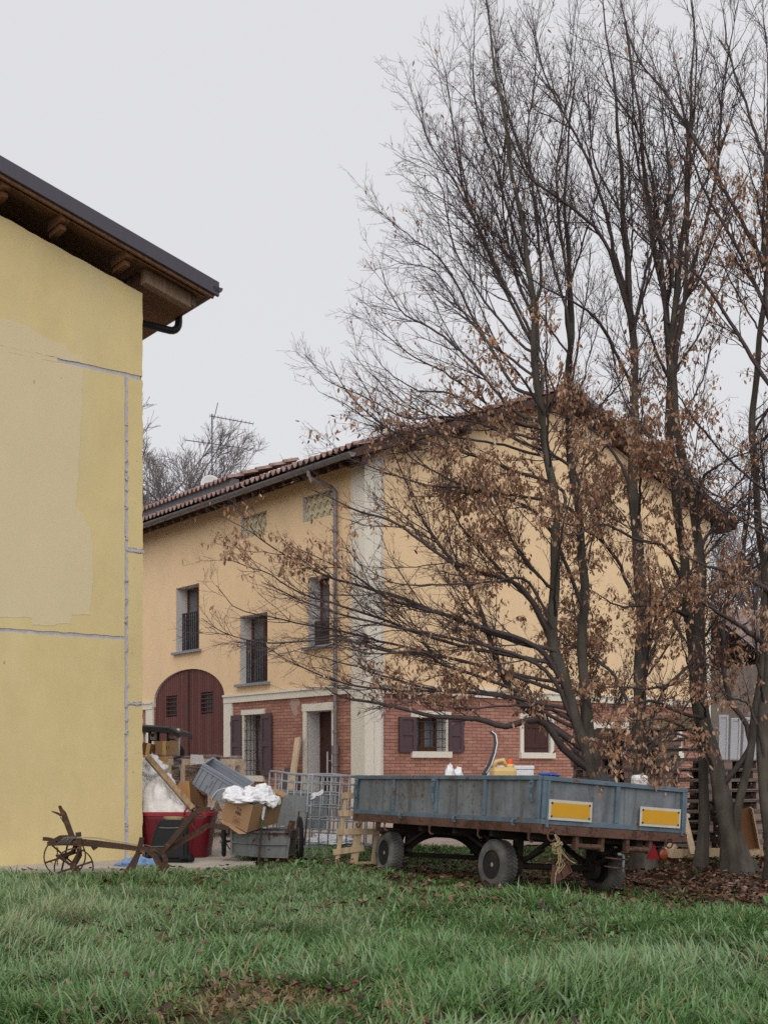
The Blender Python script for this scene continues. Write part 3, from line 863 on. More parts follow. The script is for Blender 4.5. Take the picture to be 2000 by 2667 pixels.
for x_, y_ in ((18, 560), (170, 640), (337, 722)):
    a_, z_ = lb(x_, y_, .3); mb = MB(); zt = rz_(a_)-.13
    mb.box((a_-.055, -.33, zt-.13), (a_+.055, .1, zt-.005)); mb.box((a_-.035, -.24, zt-.2), (a_+.045, .1, zt-.132))
    mb.build('purlin', M['barn_beam'], rf, bevel=.006)
mb = MB(); sloped(mb, -.02, kx-.2, -.12, .02, .34, .15); sloped(mb, kx-.2, kx-.12, -.1, .0, .28, .15)
mb.build('rafter_tail', M['bleached'], rf, bevel=.008)
mb = MB(); sloped(mb, 0, kx-.06, .1, yb, .2, .146); mb.build('eave_lining', M['barn_wood'], rf)
# eave gutter and its bent pipe
mb = MB(); gxx = kx+.05; gzz = rz_(kx)-.07
vs, fs = [], []; pr = [(math.cos(a)*.075, -math.sin(a)*.075) for a in np.linspace(0, math.pi, 9)]
for y in np.linspace(-O1, yb, 8):
    for a, b in pr: vs.append((gxx+a-.05, y, gzz+b))
    for a, b in pr[::-1]: vs.append((gxx+a*.92-.05, y, gzz+b*.92))
for i in range(7):
    for k in range(18): fs.append((i*18+k, i*18+(k+1)%18, (i+1)*18+(k+1)%18, (i+1)*18+k))
fs += [tuple(range(9)), tuple(7*18+k for k in range(9))]
mb.add(vs, fs); mb.build('gutter', M['fascia'], barn, auto=40)
# find y on the eave where the photo shows the outlet (x = 466)
kk = (466-CX)/F; o_ = BC + GX*(kx-.0); yy = (o_.x-kk*o_.y)/(kk*EX.y-EX.x)
Zp = o_.y + yy*EX.y; zb_ = CAM_H + (HY-866)/F*Zp
pts = [(kx, yy, gzz-.05), (kx, yy, zb_+.14)]
for a in np.linspace(0, math.pi/2, 6)[1:]: pts.append((kx-.13+.13*math.cos(a), yy, zb_+.13-.13*math.sin(a)))
pts += [(.2, yy, zb_), (.05, yy, zb_-.01)]
mb = MB(); mb.tube(pts, .05, 14); mb.tube([(.06, yy, zb_+.03), (.06, yy, -.2)], .05, 14); mb.build('downpipe', M['pipe_dark'], barn, auto=40)

# ================================================================ old house far behind on the right
far = empty('outbuilding', (11.6, 36, 0), R(12), 'old low building with dull brown tiled roof half hidden behind the right trees', 'outbuilding')
mb = MB(); mb.box((0, 0, -.5), (9, 7, 4.3)); mb.build('wall', M['far_wall'], far)
mb = MB(); mb.add([V(p) for p in ((-.4,-.6,4.2),(9.4,-.6,4.2),(9.4,3.5,6.3),(-.4,3.5,6.3),(9.4,7.6,4.2),(-.4,7.6,4.2),(-.4,-.6,4.1),(9.4,-.6,4.1))], ((0,1,2,3),(3,2,4,5),(0,6,7,1)))
mb.build('roof', M['far_roof'], far)
mb = MB(); mb.box((2, -.03, 1.2), (3, .01, 2.4)); w_ = mb.build('window', M['glass'], far)
mb = MB(); mb.box((1.85, -.05, 1.05), (3.15, -.031, 1.2)); mb.box((1.85, -.05, 2.4), (3.15, -.031, 2.55)); mb.build('surround', M['cream'], w_)
# ================================================================ ground
def sheet(name, xs, ys, zf, m, kind='structure', keep=None):
    X, Y = np.meshgrid(xs, ys); Z = zf(X, Y); nx = len(xs)
    v = np.stack([X.ravel(), Y.ravel(), Z.ravel()], 1)
    i = np.arange((len(ys)-1)*nx).reshape(-1, nx)[:, :-1].ravel()
    q = np.stack([i, i+1, i+1+nx, i+nx], 1)
    if keep is not None:
        c = v[q].mean(1); q = q[keep(c[:, 0], c[:, 1])]
    o = mesh_np(name, v, q, m, smooth=True); tag(o, kind=kind); return o
def far_axis(a, b, n, far):
    return np.concatenate([-np.geomspace(far, -a+1, 8) if a < 0 else [], np.linspace(a, b, n), np.geomspace(b+1, far, 10)])
def soil_z(X, Y): return gz(X, Y) - .012 + .012*np.sin(X*5.1+Y*2.3)*np.sin(Y*4.7-X*1.7)
sheet('ground', far_axis(-12, 14, 131, 600), far_axis(-3, 32, 176, 600), soil_z, M['soil'])
def court_edge(X): return 17.6 + .5*np.sin(X*.9) + .25*np.sin(X*2.7+1) - 1.0*sm(-1.5, -3.5, X)
sheet('gravel_courtyard', np.linspace(-14, 8.5, 181), np.linspace(14.5, 34, 157), lambda X, Y: gz(X, Y)+.006, M['gravel'], keep=lambda x, y: (y > court_edge(x)) & (x < 6.5+.6*np.sin(y)))
# concrete pad at the foot of the barn wall
mb = MB(); pad = [(-7, 13.2), (-4.55, 13.75), (-3.2, 14.0), (-2.3, 14.05), (-1.85, 14.2), (-1.55, 14.55), (-1.6, 15.0), (-1.95, 15.6), (-2.0, 17.4), (-7, 17.4)]
mb.prism([rough(pad, .012, .15)], lambda a, d, z: V((a, z, d)), .035, -.2)
tag(mb.build('concrete_pad', M['concrete']), kind='structure')
# ================================================================ trailer
xh = V((TU.x*1.9, TU.y*1.9, -.148)); yh = V((TW.x*3.76, TW.y*3.76, -.03))
TM = frame((TC.x, TC.y, 0), xh, yh)
trailer = empty('farm_trailer', M=TM, label='rusty blue-grey flatbed farm trailer with drop sides and two yellow rear plates', cat='trailer')
W, L, ZB, ZT = 1.90, 3.76, .656, 1.131
def panel(name, axis, n, length, flip, pos, out):
    """sheet-metal side: skin, ribs, rails. axis 'y' runs along the trailer, 'x' across the tail"""
    mb = MB()
    P = (lambda a, d, z: (pos + out*d, a, z)) if axis == 'y' else (lambda a, d, z: (a, pos + out*d, z))
    bx = lambda a0, a1, d0, d1, z0, z1: mb.box(P(a0, d0, z0), P(a1, d1, z1))
    bx(.01, length-.01, -.012, .0, ZB+.01, ZT-.01)
    o = None
    mb.mat(1)
    bx(0, length, -.02, .035, ZT-.045, ZT); bx(0, length, -.018, .028, ZB, ZB+.055)
    for i in range(n+1):
        a = min(max(i*length/n, .025), length-.025); hw = .024
        bx(a-hw, a+hw, .001, .03, ZB+.056, ZT-.046)
    if axis == 'x':
        for a in (.06, length-.06): bx(a-.014, a+.014, .001, .045, ZB-.03, ZT-.046)
    o = mb.build(name, [M['trailer_blue'], M['trailer_rail']], trailer, bevel=.004)
    return o
sp1 = panel('side_panel', 'y', 4, L, 1, 0.0, -1)
panel('side_panel', 'y', 4, L, 1, W, 1)
tg = panel('tailgate', 'x', 2, W, 1, 0.0, -1)
panel('headboard', 'x', 2, W, 1, L, 1)
mb = MB(); mb.box((.02, .02, .60), (W-.02, L-.02, ZB-.003)); mb.build('floor', M['trailer_dark'], trailer)
mb = MB()
mb.box((-.028, -.022, .565), (.03, L, .654)); mb.box((W-.03, -.022, .565), (W+.028, L, .654)); mb.box((.031, -.026, .558), (W-.031, .04, .652)); mb.box((.031, L-.06, .565), (W-.031, L, .652))
mb.build('bed_frame', M['trailer_rust'], trailer, bevel=.004)
mb = MB()
for x in (.55, 1.35): mb.box((x-.04, .06, .47), (x+.04, L-.08, .598))
for y in (.25, .9, 1.6, 2.3): mb.box((.06, y-.03, .50), (W-.06, y+.03, .597))
mb.build('chassis', M['trailer_dark'], trailer)
# latches and hooks along the side
def latch(y, z=ZT-.06, s=1.0):
    mb = MB(); mb.path([(-.04, y, z+.02), (-.055, y+.012, z-.06*s), (-.05, y+.03, z-.14*s), (-.055, y+.012, z-.2*s), (-.05, y-.01, z-.245*s)], [.03, .045, .03, .05, .02], [.018, .022, .02, .02, .015], (1, 0, 0))
    mb.tube([(-.035, y, z), (-.075, y, z)], .014, 8)
    mb.build('latch', M['trailer_rail'], trailer)
latch(.10, ZT-.07, .8); latch(1.9); latch(3.68, ZT-.06, .9)
for y in (.35, 1.42, 2.55):
    mb = MB(); mb.tube([(-.035, y, .69), (-.075, y, .685), (-.085, y, .66), (-.075, y, .635), (-.05, y, .63)], .012, 7); mb.box((-.04, y-.022, .655), (-.029, y+.022, .7))
    mb.build('hook', M['trailer_rail'], trailer)
for y in (.12, 1.0, 1.95, 2.95):
    mb = MB(); mb.box((-.042, y-.015, .55), (-.0285, y+.015, .66)); mb.tube([(-.036, y, .55), (-.036, y, .50), (-.03, y-.03, .475), (-.025, y-.06, .48)], .010, 6)
    mb.build('hinge', M['trailer_rust'], trailer)
mb = MB()
mb.tube([(-.03, 3.6+.05*math.cos(a), .535+.05*math.sin(a)) for a in np.linspace(math.pi, 2*math.pi, 10)], .008, 6); mb.build('rope_hook', M['trailer_dark'], trailer)
for x in (.12, 1.66):
    mb = MB(); c = V((x, -.045, .55)); mb.tube([c + V((.05*math.cos(a), 0, .055*math.sin(a))) for a in np.linspace(0, 2*math.pi, 17)[:-1]], .009, 6, closed=True); mb.box((x-.015, -.05, .59), (x+.015, -.027, .63))
    mb.build('tow_ring', M['trailer_rust'], trailer)
# yellow warning plates
for x0, x1, zt in ((.062, .604, ZT-.226), (1.237, 1.797, ZT-.226)):
    mb = MB(); mb.box((x0, -.050, zt-.2), (x1, -.046, zt)); p = mb.build('warning_plate', M['plate_white'], trailer)
    mb = MB(); mb.box((x0+.028, -.053, zt-.172), (x1-.028, -.0505, zt-.028)); mb.build('yellow_field', M['plate_yellow'], p)
    mb = MB()
    for xx in (x0+.035, x1-.035):
        for zz in (zt-.035, zt-.165): mb.lathe([(.011, 0), (.009, .006), (.001, .008)], 10, Matrix.Translation(V((xx, -.0535, zz))) @ Matrix.Rotation(R(90), 4, 'X'))
    mb.build_split('screw', M['trailer_dark'], p, smooth=True)
# brackets of tube under the tail, reflector, lamp
for x0, x1 in ((.47, .80), (1.13, 1.44)):
    mb = MB(); mb.tube([(x0, .02, .46), (x1, .02, .46)], .03, 10); mb.box((x0-.02, -.01, .42), (x0+.02, .05, .557)); mb.box((x1-.02, -.01, .42), (x1+.02, .05, .557))
    mb.lathe([(.01, 0), (.001, .004)], 8, Matrix.Translation(V((x1-.05, -.012, .46))) @ Matrix.Rotation(R(90), 4, 'X'))
    mb.build('lamp_bracket', M['trailer_rust'], trailer, auto=40)
mb = MB(); c = V((1.475, -.01, .435))
mb.prism([[(-.085, -.065), (.085, -.065), (.0, .09)]], lambda a, d, z: c + V((a, d, z)), -.012, .004); mb.build('triangle_reflector', M['red_reflector'], trailer)
mb = MB(); Mx = Matrix.Translation(V((1.62, .06, .425))) @ Matrix.Rotation(R(90), 4, 'X')
mb.lathe([(.05, 0), (.062, .02), (.064, .07)], 18, Mx); lp = mb.build('round_lamp', M['trailer_dark'], trailer, auto=40)
mb = MB(); mb.lathe([(.061, .071), (.055, .082), (.03, .09), (.001, .092)], 18, Mx); mb.build('lens', M['orange_lens'], lp, smooth=True)
# axles and running gear
def wheel(x, y, side, yaw=0):
    """side -1: outer face looks to -x"""
    Mx = Matrix.Translation(V((x, y, .205))) @ Matrix.Rotation(yaw, 4, 'Z') @ Matrix.Rotation(R(90*side), 4, 'Y')
    h = .098
    prof = [(.150, -.07), (.155, -.085), (.19, -h), (.226, -h+.004), (.248, -h+.02), (.258, -h+.04)]
    prof = prof + [(r_, -z) for r_, z in prof[::-1]]
    mb = MB(); mb.lathe(prof + [(.15, .07), (.145, 0)], 48, Mx, close=True)
    for k in range(40):                                    # tread lugs
        for s_ in (-1, 1):
            a = 2*math.pi*(k+.25*(s_+1))/40; ca = Matrix.Rotation(a, 4, 'Z')
            q = Mx @ ca @ Matrix.Translation(V((.2575, 0, .032*s_))) @ Matrix.Rotation(R(28*s_), 4, 'X')
            mb.box((0, -.012, -.034), (.0085, .012, .034), q)
    ty = mb.build('wheel', M['tyre'], trailer, auto=35)
    mb = MB(); mb.lathe([(.151, .075), (.156, .084), (.146, .082), (.138, .03), (.128, .0), (.10, -.004), (.085, .012), (.06, .02), (.001, .02)], 32, Mx)
    mb.lathe([(.151, -.075), (.138, -.04), (.05, -.03), (.001, -.03)], 24, Mx)
    rm = mb.build('rim', M['rim'], ty, auto=40)
    mb = MB(); mb.lathe([(.036, .02), (.034, .06), (.022, .075), (.001, .078)], 14, Mx)
    for k in range(6):
        a = k*math.pi/3; q = Mx @ Matrix.Translation(V((.07*math.cos(a), .07*math.sin(a), .016))); mb.lathe([(.012, 0), (.012, .018), (.001, .02)], 6, q)
    mb.build('hub', M['hub'], ty, auto=40)
    return ty
X0, X1, YR, YF = .17, 1.62, .90, 3.05
wheel(X0, YR, -1); wheel(X1, YR, 1)
fy = R(-7)
cF = V(((X0+X1)/2-.03, YF, 0)); dF = V((math.cos(fy), math.sin(fy), 0))
hw = .70
p0 = cF - dF*hw; p1 = cF + dF*hw
wheel(p0.x, p0.y, -1, fy); wheel(p1.x, p1.y, 1, fy)
mb = MB(); mb.tube([(X0+.06, YR, .205), (X1-.06, YR, .205)], .035, 10); mb.build('axle', M['trailer_dark'], trailer, smooth=True)
mb = MB(); q0 = p0 + dF*.08; q1 = p1 - dF*.08
mb.beam((q0.x, q0.y, .20), (q1.x, q1.y, .20), .06, .06); mb.build('axle', M['trailer_dark'], trailer)
mb = MB()                                                   # front bogie: long bolster over the wheels, arched webs down to the axle
a0 = cF - dF*.86; a1 = cF + dF*.80
mb.beam((a0.x, a0.y, .485), (a1.x, a1.y, .485), .16, .05); mb.beam((a0.x+.02, a0.y, .455), (a1.x-.02, a1.y, .455), .05, .06)
arcp = []
for k in range(15):
    f_ = -1+2*k/14; arcp.append((f_*.46, .43-.20*abs(f_)**2.6))
poly = [(-.50, .46), (.50, .46)] + [(.50, .21)] + [(a, z) for a, z in arcp[::-1]] + [(-.50, .21)]
B = Matrix.Translation(V((cF.x, cF.y, 0))) @ Matrix.Rotation(fy, 4, 'Z')
mb.prism([poly], lambda a, d, z: B @ V((a, d, z)), -.03, .03)
for s_ in (-1, 1):
    mb.beam(B @ V((s_*.62, 0, .23)), B @ V((s_*.38, -.3, .5)), .05, .03); mb.beam(B @ V((s_*.62, 0, .23)), B @ V((s_*.38, .3, .5)), .05, .03)
    mb.beam(B @ V((s_*.55, -.28, .26)), B @ V((s_*.55, .28, .26)), .05, .035)
mb.build('front_bogie', M['trailer_dark'], trailer)
mb = MB(); mb.lathe([(.42, .512), (.44, .512), (.44, .56), (.42, .56)], 32, Matrix.Translation(V((cF.x, cF.y, 0))), close=True); mb.build('turntable', M['trailer_dark'], trailer, auto=40)
mb = MB()                                                   # rear axle stays
for x in (.42, 1.42):
    mb.beam((x, YR, .20), (x, YR-.55, .5), .05, .035); mb.beam((x, YR, .20), (x, YR+.6, .5), .05, .035)
    mb.path([(x, YR-.42, .40), (x, YR-.2, .30), (x, YR, .27), (x, YR+.2, .30), (x, YR+.42, .40)], .06, .04)
    mb.box((x-.035, YR-.05, .2), (x+.035, YR+.05, .5))
mb.beam((.5, 1.95, .49), (.28, 1.0, .27), .06, .035)
mb.build('axle_stays', M['trailer_dark'], trailer)
mb = MB()
for s_, x in ((1, X0+.2), (-1, X1-.2)):
    mb.lathe([(.12, -.03), (.125, .04), (.06, .05)], 20, Matrix.Translation(V((x, YR, .205))) @ Matrix.Rotation(R(90), 4, 'Y'))
mb.build_split('brake_drum', M['trailer_dark'], trailer, auto=40)
mb = MB(); mb.tube([(1.10, .10, .40), (1.16, .10, .40), (1.18, .10, .37), (1.18, .10, .22)], .014, 8); mb.build('brake_lever', M['galv'], trailer, smooth=True)
mb = MB()
for z in (.36, .27): mb.path([(.95, .12, z), (1.12, .1, z-.012), (1.23, .1, z-.01)], .03, .014)
mb.build_split('lever_guide', M['trailer_rust'], trailer)
# broken plate carrier dangling behind the near rear wheel
D = Matrix.Translation(V((.30, .02, .19))) @ Matrix.Rotation(R(-32), 4, 'Y')
mb = MB(); mb.box((-.12, -.01, -.05), (.12, .0, .05), D)
for x in (-.12, 0, .11): mb.box((x, -.025, -.055), (x+.012, -.0105, .055), D)
mb.box((-.12, -.024, .051), (.122, .0, .06), D); mb.box((-.12, -.024, -.06), (.122, .0, -.051), D)
mb.tube([(.30, .02, .25), (.27, .03, .4), (.2, .06, .5)], .006, 5)
mb.build('plate_carrier', M['trailer_rust'], trailer)
mb = MB(); mb.prism([[(.18, .27), (.25, .24), (.22, .12), (.165, .06), (.16, .12)]], lambda a, d, z: V((a, -.02+d+.05*(z-.1), z)), 0, .006); mb.build('torn_flap', M['trailer_rust'], trailer)
# straw twine knotted round the stay
mb = MB(); tw = TM
for k in range(8):
    a = rnd.uniform(-.03, .03); b = rnd.uniform(-.03, .03)
    pts = [V((.15+a*.3, -.055, .56+b*.2)), V((.20+a, -.06, .50+b)), V((.21+b, -.058, .40+a*.5)), V((.23+a*1.5, -.06, .34)), V((.24+b*2, -.058, .27+a)), V((.22+a*2, -.05, rnd.uniform(.17, .26)))]
    if k in (1, 4): pts = [V((.19+a, -.058, .44)), V((.27, -.062, .36+a)), V((.34, -.06, .32)), V((.40+a, -.058, .29))]
    if k == 7: pts = [V((.215, -.05, .25)), V((.19, -.05, .15)), V((.185, -.05, .03))]
    mb.tube([tw @ p for p in pts], .0042, 5)
for k in range(7): mb.tube([tw @ V((.19+.045*math.cos(a+k), -.05+.03*math.sin(a*2), .42+.045*math.sin(a)+.006*k)) for a in np.linspace(0, 5, 9)], .006, 5)
tag(mb.build('twine', M['twine']), 'frayed straw-coloured twine knotted under the blue trailer behind the near rear wheel', 'twine')

# ---- things lying in the trailer
def in_tr(x, y, z): return TM @ V((x, y, z))
def tr_xy(x, y, v):
    """trailer-local x for photo column x at local y = v; height for photo row y"""
    k = (x-CX)/F; b = V((TC.x+TW.x*v, TC.y+TW.y*v)); u = (b.x-k*b.y)/(k*TU.y-TU.x)
    Z = b.y + u*TU.y
    return at(x, y, Z)
mb = MB()
for k in range(7): mb.box((.15+.003*k, .25+.45*k, .661+.001*k), (1.7, .25+.45*k+.40, .80+.02*(k % 3)), None)
tag(mb.build('board_pile', M['pallet']), 'layer of old boards lying inside the blue trailer', 'boards'); bp = bpy.data.objects['board_pile']; bp.matrix_world = TM
zload = .85
def load_base(x, v):
    p = tr_xy(x, 2010, v); l = TM.inverted() @ p; return TM @ V((l.x, v, .84))
def blob(mb, c, rx, ry, rz, seed, amp=.25, fr=2.2, nu=26, nv=16, zmin=-1.0, fine=.08):
    vs = []
    for j in range(nv+1):
        th = math.pi*j/nv
        for i in range(nu):
            ph = 2*math.pi*i/nu; d = V((math.sin(th)*math.cos(ph), math.sin(th)*math.sin(ph), math.cos(th)))
            n = noise.noise(d*fr + V((seed*3.1, seed*1.7, seed))) * amp + abs(noise.noise(d*fr*3 + V((seed, 5, seed*2)))) * -fine*2 + fine
            q = d*(1+n); vs.append(V((c[0]+q.x*rx, c[1]+q.y*ry, c[2]+max(q.z, zmin)*rz)))
    fs = []
    for j in range(nv):
        for i in range(nu): fs.append((j*nu+i, j*nu+(i+1)%nu, (j+1)*nu+(i+1)%nu, (j+1)*nu+i))
    mb.add(vs, fs)
# red and white carrier bag
b = load_base(1183, 2.5); bagp = empty('carrier_bag', b, R(25), 'small red and white plastic carrier bag standing in the blue trailer', 'bag')
h_ = tr_xy(1183, 1998, 2.5).z - b.z
mb = MB(); blob(mb, (0, 0, h_*.42), .13, .09, h_*.45, 3, .2); mb.build('bag', M['red_reflector'], bagp, smooth=True)
mb = MB(); blob(mb, (-.05, -.03, h_*.74), .055, .05, h_*.30, 5, .4, 3); blob(mb, (.07, -.02, h_*.7), .06, .05, h_*.26, 6, .4, 3)
mb.tube([(-.09, -.03, h_*.8), (-.05, -.03, h_*1.03), (0, -.03, h_*.85)], .014, 6); mb.tube([(.02, -.03, h_*.8), (.08, -.03, h_*.98), (.12, -.03, h_*.75)], .014, 6); mb.build('handles', M['thin_plastic'], bagp, smooth=True)
# bent black trim strip with a bright edge
P_ = [(1256, 2030), (1262, 2014), (1276, 1992), (1286, 1962), (1291, 1936), (1288, 1914), (1277, 1904)]
pts = [tr_xy(x, y, 1.8+.03*i) for i, (x, y) in enumerate(P_)]
l0 = TM.inverted() @ pts[0]; pts = [TM @ V((l0.x-.06, l0.y, .84))] + pts
st = empty('trim_strip', pts[0], 0, 'curved black strip with bright metal edge sticking up from the trailer', 'trim strip')
loc = [p - pts[0] for p in pts]
mb = MB(); mb.path(loc, [.05, .05, .055, .055, .05, .045, .04, .03], .025, (0, 1, 0)); mb.build('strip', M['iron'], st)
mb = MB(); mb.path([p + V((.012, -.03, 0)) for p in loc[2:]], .012, .012, (0, 1, 0)); mb.build('bright_edge', M['chrome'], st)
# amber jerrycan
b = load_base(1316, 1.5); jr = empty('jerrycan', b, R(12), 'amber plastic jerrycan with orange cap standing in the blue trailer', 'jerrycan')
H = tr_xy(1316, 1990, 1.5).z - b.z
def rbox(mb, a, b_, r_):
    mb.box(a, b_)
mb = MB(); mb.box((-.14, -.1, 0), (.14, .1, H*.93)); bd = mb.build('body', M['jerry'], jr, bevel=.045)
mb = MB(); mb.tube([(-.11, 0, H*.9), (-.08, 0, H*1.06), (.0, 0, H*1.1), (.04, 0, H*.96)], .026, 10); mb.lathe([(.05, H*.9), (.045, H*1.0)], 14, Matrix.Translation(V((.08, 0, 0)))); mb.build('handle', M['jerry'], jr, smooth=True)
mb = MB(); mb.lathe([(.034, H*1.0), (.036, H*1.09), (.03, H*1.11), (.001, H*1.115)], 16, Matrix.Translation(V((.08, 0, 0)))); mb.build('cap', M['cap_orange'], jr, auto=40)
# foam box behind it
b = load_base(1334, 2.1); H = tr_xy(1334, 1994, 2.1).z - b.z
fb = empty('foam_box', b, R(30), 'white foam box behind the amber jerrycan in the trailer', 'box')
mb = MB(); mb.box((-.25, -.14, 0), (.25, .14, H-.05)); mb.build('body', M['foam'], fb, bevel=.012)
mb = MB(); mb.box((-.255, -.145, H-.048), (.255, .145, H)); mb.build('lid', M['foam'], fb, bevel=.01)
# blue film on the corner, dark sheet, white jug, light plank
mb = MB(); c = tr_xy(1407, 2015, .05); c.z -= .004
cl = TM.inverted() @ c; zr = ZT+.016
for k in range(3): blob(mb, TM @ V((.03+.07*k, .015+.01*k, zr)), .05, .035, .016, 11+k, .5, 3, 16, 8)
tag(mb.build('plastic_scrap', M['blue_plastic'], smooth=True), 'crumpled bright blue plastic lying on the near corner of the trailer rim', 'plastic scrap')
mb = MB(); q = [tr_xy(1545, 2026, .35), tr_xy(1560, 2010, .5), tr_xy(1612, 2030, .3), tr_xy(1600, 2036, .2)]
for p in q: p.z += .0
top_ = [p + V((0, .02, .008)) for p in q]; mb.add(q + [p + V((0, 0, .006)) for p in q], ((0,1,2,3),(7,6,5,4),(0,4,5,1),(1,5,6,2),(2,6,7,3),(3,7,4,0)))
low_ = [TM @ V(((TM.inverted() @ p).x, (TM.inverted() @ p).y, .86)) for p in q]
mb.add(q + low_, ((0,4,5,1),(1,5,6,2),(2,6,7,3),(3,7,4,0)))
tag(mb.build('dark_sheet', M['iron']), 'dark folded sheet propped inside the trailer behind the tailgate', 'sheet')
b = load_base(1672, .5); jg = empty('plastic_jug', b, R(20), 'milky white plastic jug with green cap above the trailer tailgate', 'jug')
H = tr_xy(1672, 2018, .5).z - b.z
mb = MB(); mb.box((-.085, -.06, 0), (.085, .06, H)); mb.build('body', M['milky'], jg, bevel=.035)
mb = MB(); mb.lathe([(.022, H-.01), (.022, H+.012), (.001, H+.014)], 12, Matrix.Translation(V((.02, 0, 0)))); mb.build('cap', M['cap_green'], jg, auto=40)

# ================================================================ pallets
def pallet_mesh(mb, Lx=1.2, Ly=.8, blocks=True):
    mb.mat(0)
    for k in range(5): y = -Ly/2 + (Ly-.13)*k/4; mb.box((-Lx/2, y, .122), (Lx/2, y+.13, .144))
    for x in (-Lx/2, -.07, Lx/2-.14): mb.box((x, -Ly/2, .1005), (x+.14, Ly/2, .1215))
    mb.mat(1)
    for x in (-Lx/2, -.07, Lx/2-.14):
        for y in (-Ly/2, -.05, Ly/2-.1): mb.box((x, y, .0225), (x+.14, y+.1, .1))
    mb.mat(0)
    for y in (-Ly/2, -.05, Ly/2-.1): mb.box((-Lx/2, y, 0), (Lx/2, y+.1, .022))
mb = MB(); pallet_mesh(mb); proto = mb.build('wooden_pallet', [M['pallet'], M['block']], bevel=.003)
first = [True]
ORD = ['lowest', 'second', 'third', 'fourth', 'fifth', 'sixth', 'seventh', 'eighth', 'ninth', 'tenth', 'eleventh', 'twelfth', 'thirteenth']
def stack(cx, Z, n, yaw, where, top_word):
    x = (cx-CX)/F*Z; z = g1(x, Z)
    z = min(z, min(g1(x+dx, Z+dy) for dx in (-.5, .5) for dy in (-.4, .4)) + .03)
    for k in range(n):
        o = proto if first[0] else copy_tree(proto); first[0] = False
        o.location = (x+rnd.uniform(-.03, .03), Z+rnd.uniform(-.03, .03), z+k*.1445)
        o.rotation_euler = (0, 0, yaw+R(rnd.uniform(-2.2, 2.2)))
        w_ = 'topmost' if k == n-1 else (ORD[k] if k == 0 else ORD[k] + ' from the bottom')
        tag(o, f'grey weathered wooden pallet, {w_} in the {where}', 'pallet', f'pallets in the {where}')
    return x, Z, z+n*.1445
sA = stack(1610, 18.7, 12, R(14), 'stack behind the thick middle trunk', '')
sB = stack(1735, 17.3, 12, R(-13), 'tall stack beside the trailer tail', '')
sC = stack(1935, 17.5, 9, R(17), 'stack behind the forked trunk', '')
sD = stack(1665, 19.9, 11, R(-8), 'rear stack between the two trunks', '')
sE = stack(1905, 18.8, 8, R(-20), 'rear stack behind the white boards', '')
# white boards standing on the right-hand stack
for i, (x0, x1, yt) in enumerate(((1868, 1893, 1862), (1898, 1924, 1870), (1930, 1972, 1868))):
    Z = 17.5+.05*i; p = at(x0, yt, Z); q = at(x1, yt, Z); mb = MB()
    Mx = Matrix.Translation(V(((p.x+q.x)/2, Z, sC[2]))) @ Matrix.Rotation(R(4+3*i), 4, 'X')
    w_ = (q.x-p.x)/2; h_ = p.z-sC[2]
    mb.box((-w_, -.02, 0), (w_, .02, h_)); mb.box((-w_, -.032, 0), (-w_+.03, -.021, h_)); mb.box((w_-.03, -.032, 0), (w_, -.021, h_)); mb.box((-w_+.03, -.032, h_-.04), (w_-.03, -.021, h_))
    o = mb.build('white_board', M['white_board'], bevel=.004); o.matrix_world = Mx
    tag(o, ['narrow white board standing on the pallets close beside the forked trunk', 'middle white board of three standing on the pallets', 'wide white board standing on the pallets near the far right trunk'][i], 'board', 'white boards on the pallet stack')
# a pallet collar on the tall stack
bx = empty('slatted_crate', (sB[0]-.02, sB[1]-.05, sB[2]), R(-10), 'brown slatted wooden crate on top of the tall pallet stack', 'crate')
mb = MB()
for s_ in (-1, 1):
    for k in range(3): mb.box((-.5, s_*.36-.01, .01+k*.062), (.5, s_*.36+.01, .06+k*.062)); mb.box((s_*.5-.01, -.349, .01+k*.062), (s_*.5+.01, .349, .06+k*.062))
mb.build('slats', M['pine'], bx)
mb = MB()
for x in (-.47, .47):
    for y in (-.33, .33): mb.box((x-.02, y-.02, 0), (x+.02, y+.02, .2))
mb.build_split('corner_post', M['ply'], bx)
# loose wood at the foot of the stacks
def plank(name, p, q, w, t, m, label, cat='plank', up=(0, -1, .2), group=None):
    mb = MB(); mb.beam(p, q, w, t, up); o = mb.build(name, M[m], bevel=.004); return tag(o, label, cat, group)
plank('plank', at(1772, 2090, 16.55), at(1805, 2226, 16.1), .085, .03, 'pine_pale', 'pale plank with dark stains leaning on pallets just right of the trailer', up=(.2, -1, .3))
plank('plank', at(1722, 2224, 16.2), at(1876, 2220, 16.3), .03, .12, 'pine', 'thin plank lying flat at the foot of the pallet stacks', up=(0, 0, 1))
plank('plank', at(1736, 2208, 16.45), at(1755, 2214, 16.35), .14, .06, 'pine_pale', 'short pale block of wood behind the orange trailer lamp', 'wood block', up=(0, -1, .4))
tr = empty('plywood_tray', at(1938, 2150, 16.45), 0, 'brown plywood tray standing on edge against the pallets behind the forked trunk', 'tray')
Tm = Matrix.Rotation(R(-14), 4, 'Y') @ Matrix.Rotation(R(10), 4, 'X')
mb = MB(); mb.box((-.12, .0, -.30), (.12, .015, .28), Tm); mb.build('base_board', M['ply'], tr)
mb = MB(); mb.box((.121, -.1, -.30), (.138, .015, .28), Tm); mb.box((-.15, -.1, -.40), (.16, .015, -.301), Tm); mb.build('edge_board', M['pine'], tr)
tr.location.z = g1(tr.location.x, tr.location.y) + .40
# ================================================================ antique plough by the barn wall
ZP = 13.25
def pz(x, y, d=0.0): return at(x, y, ZP+d)
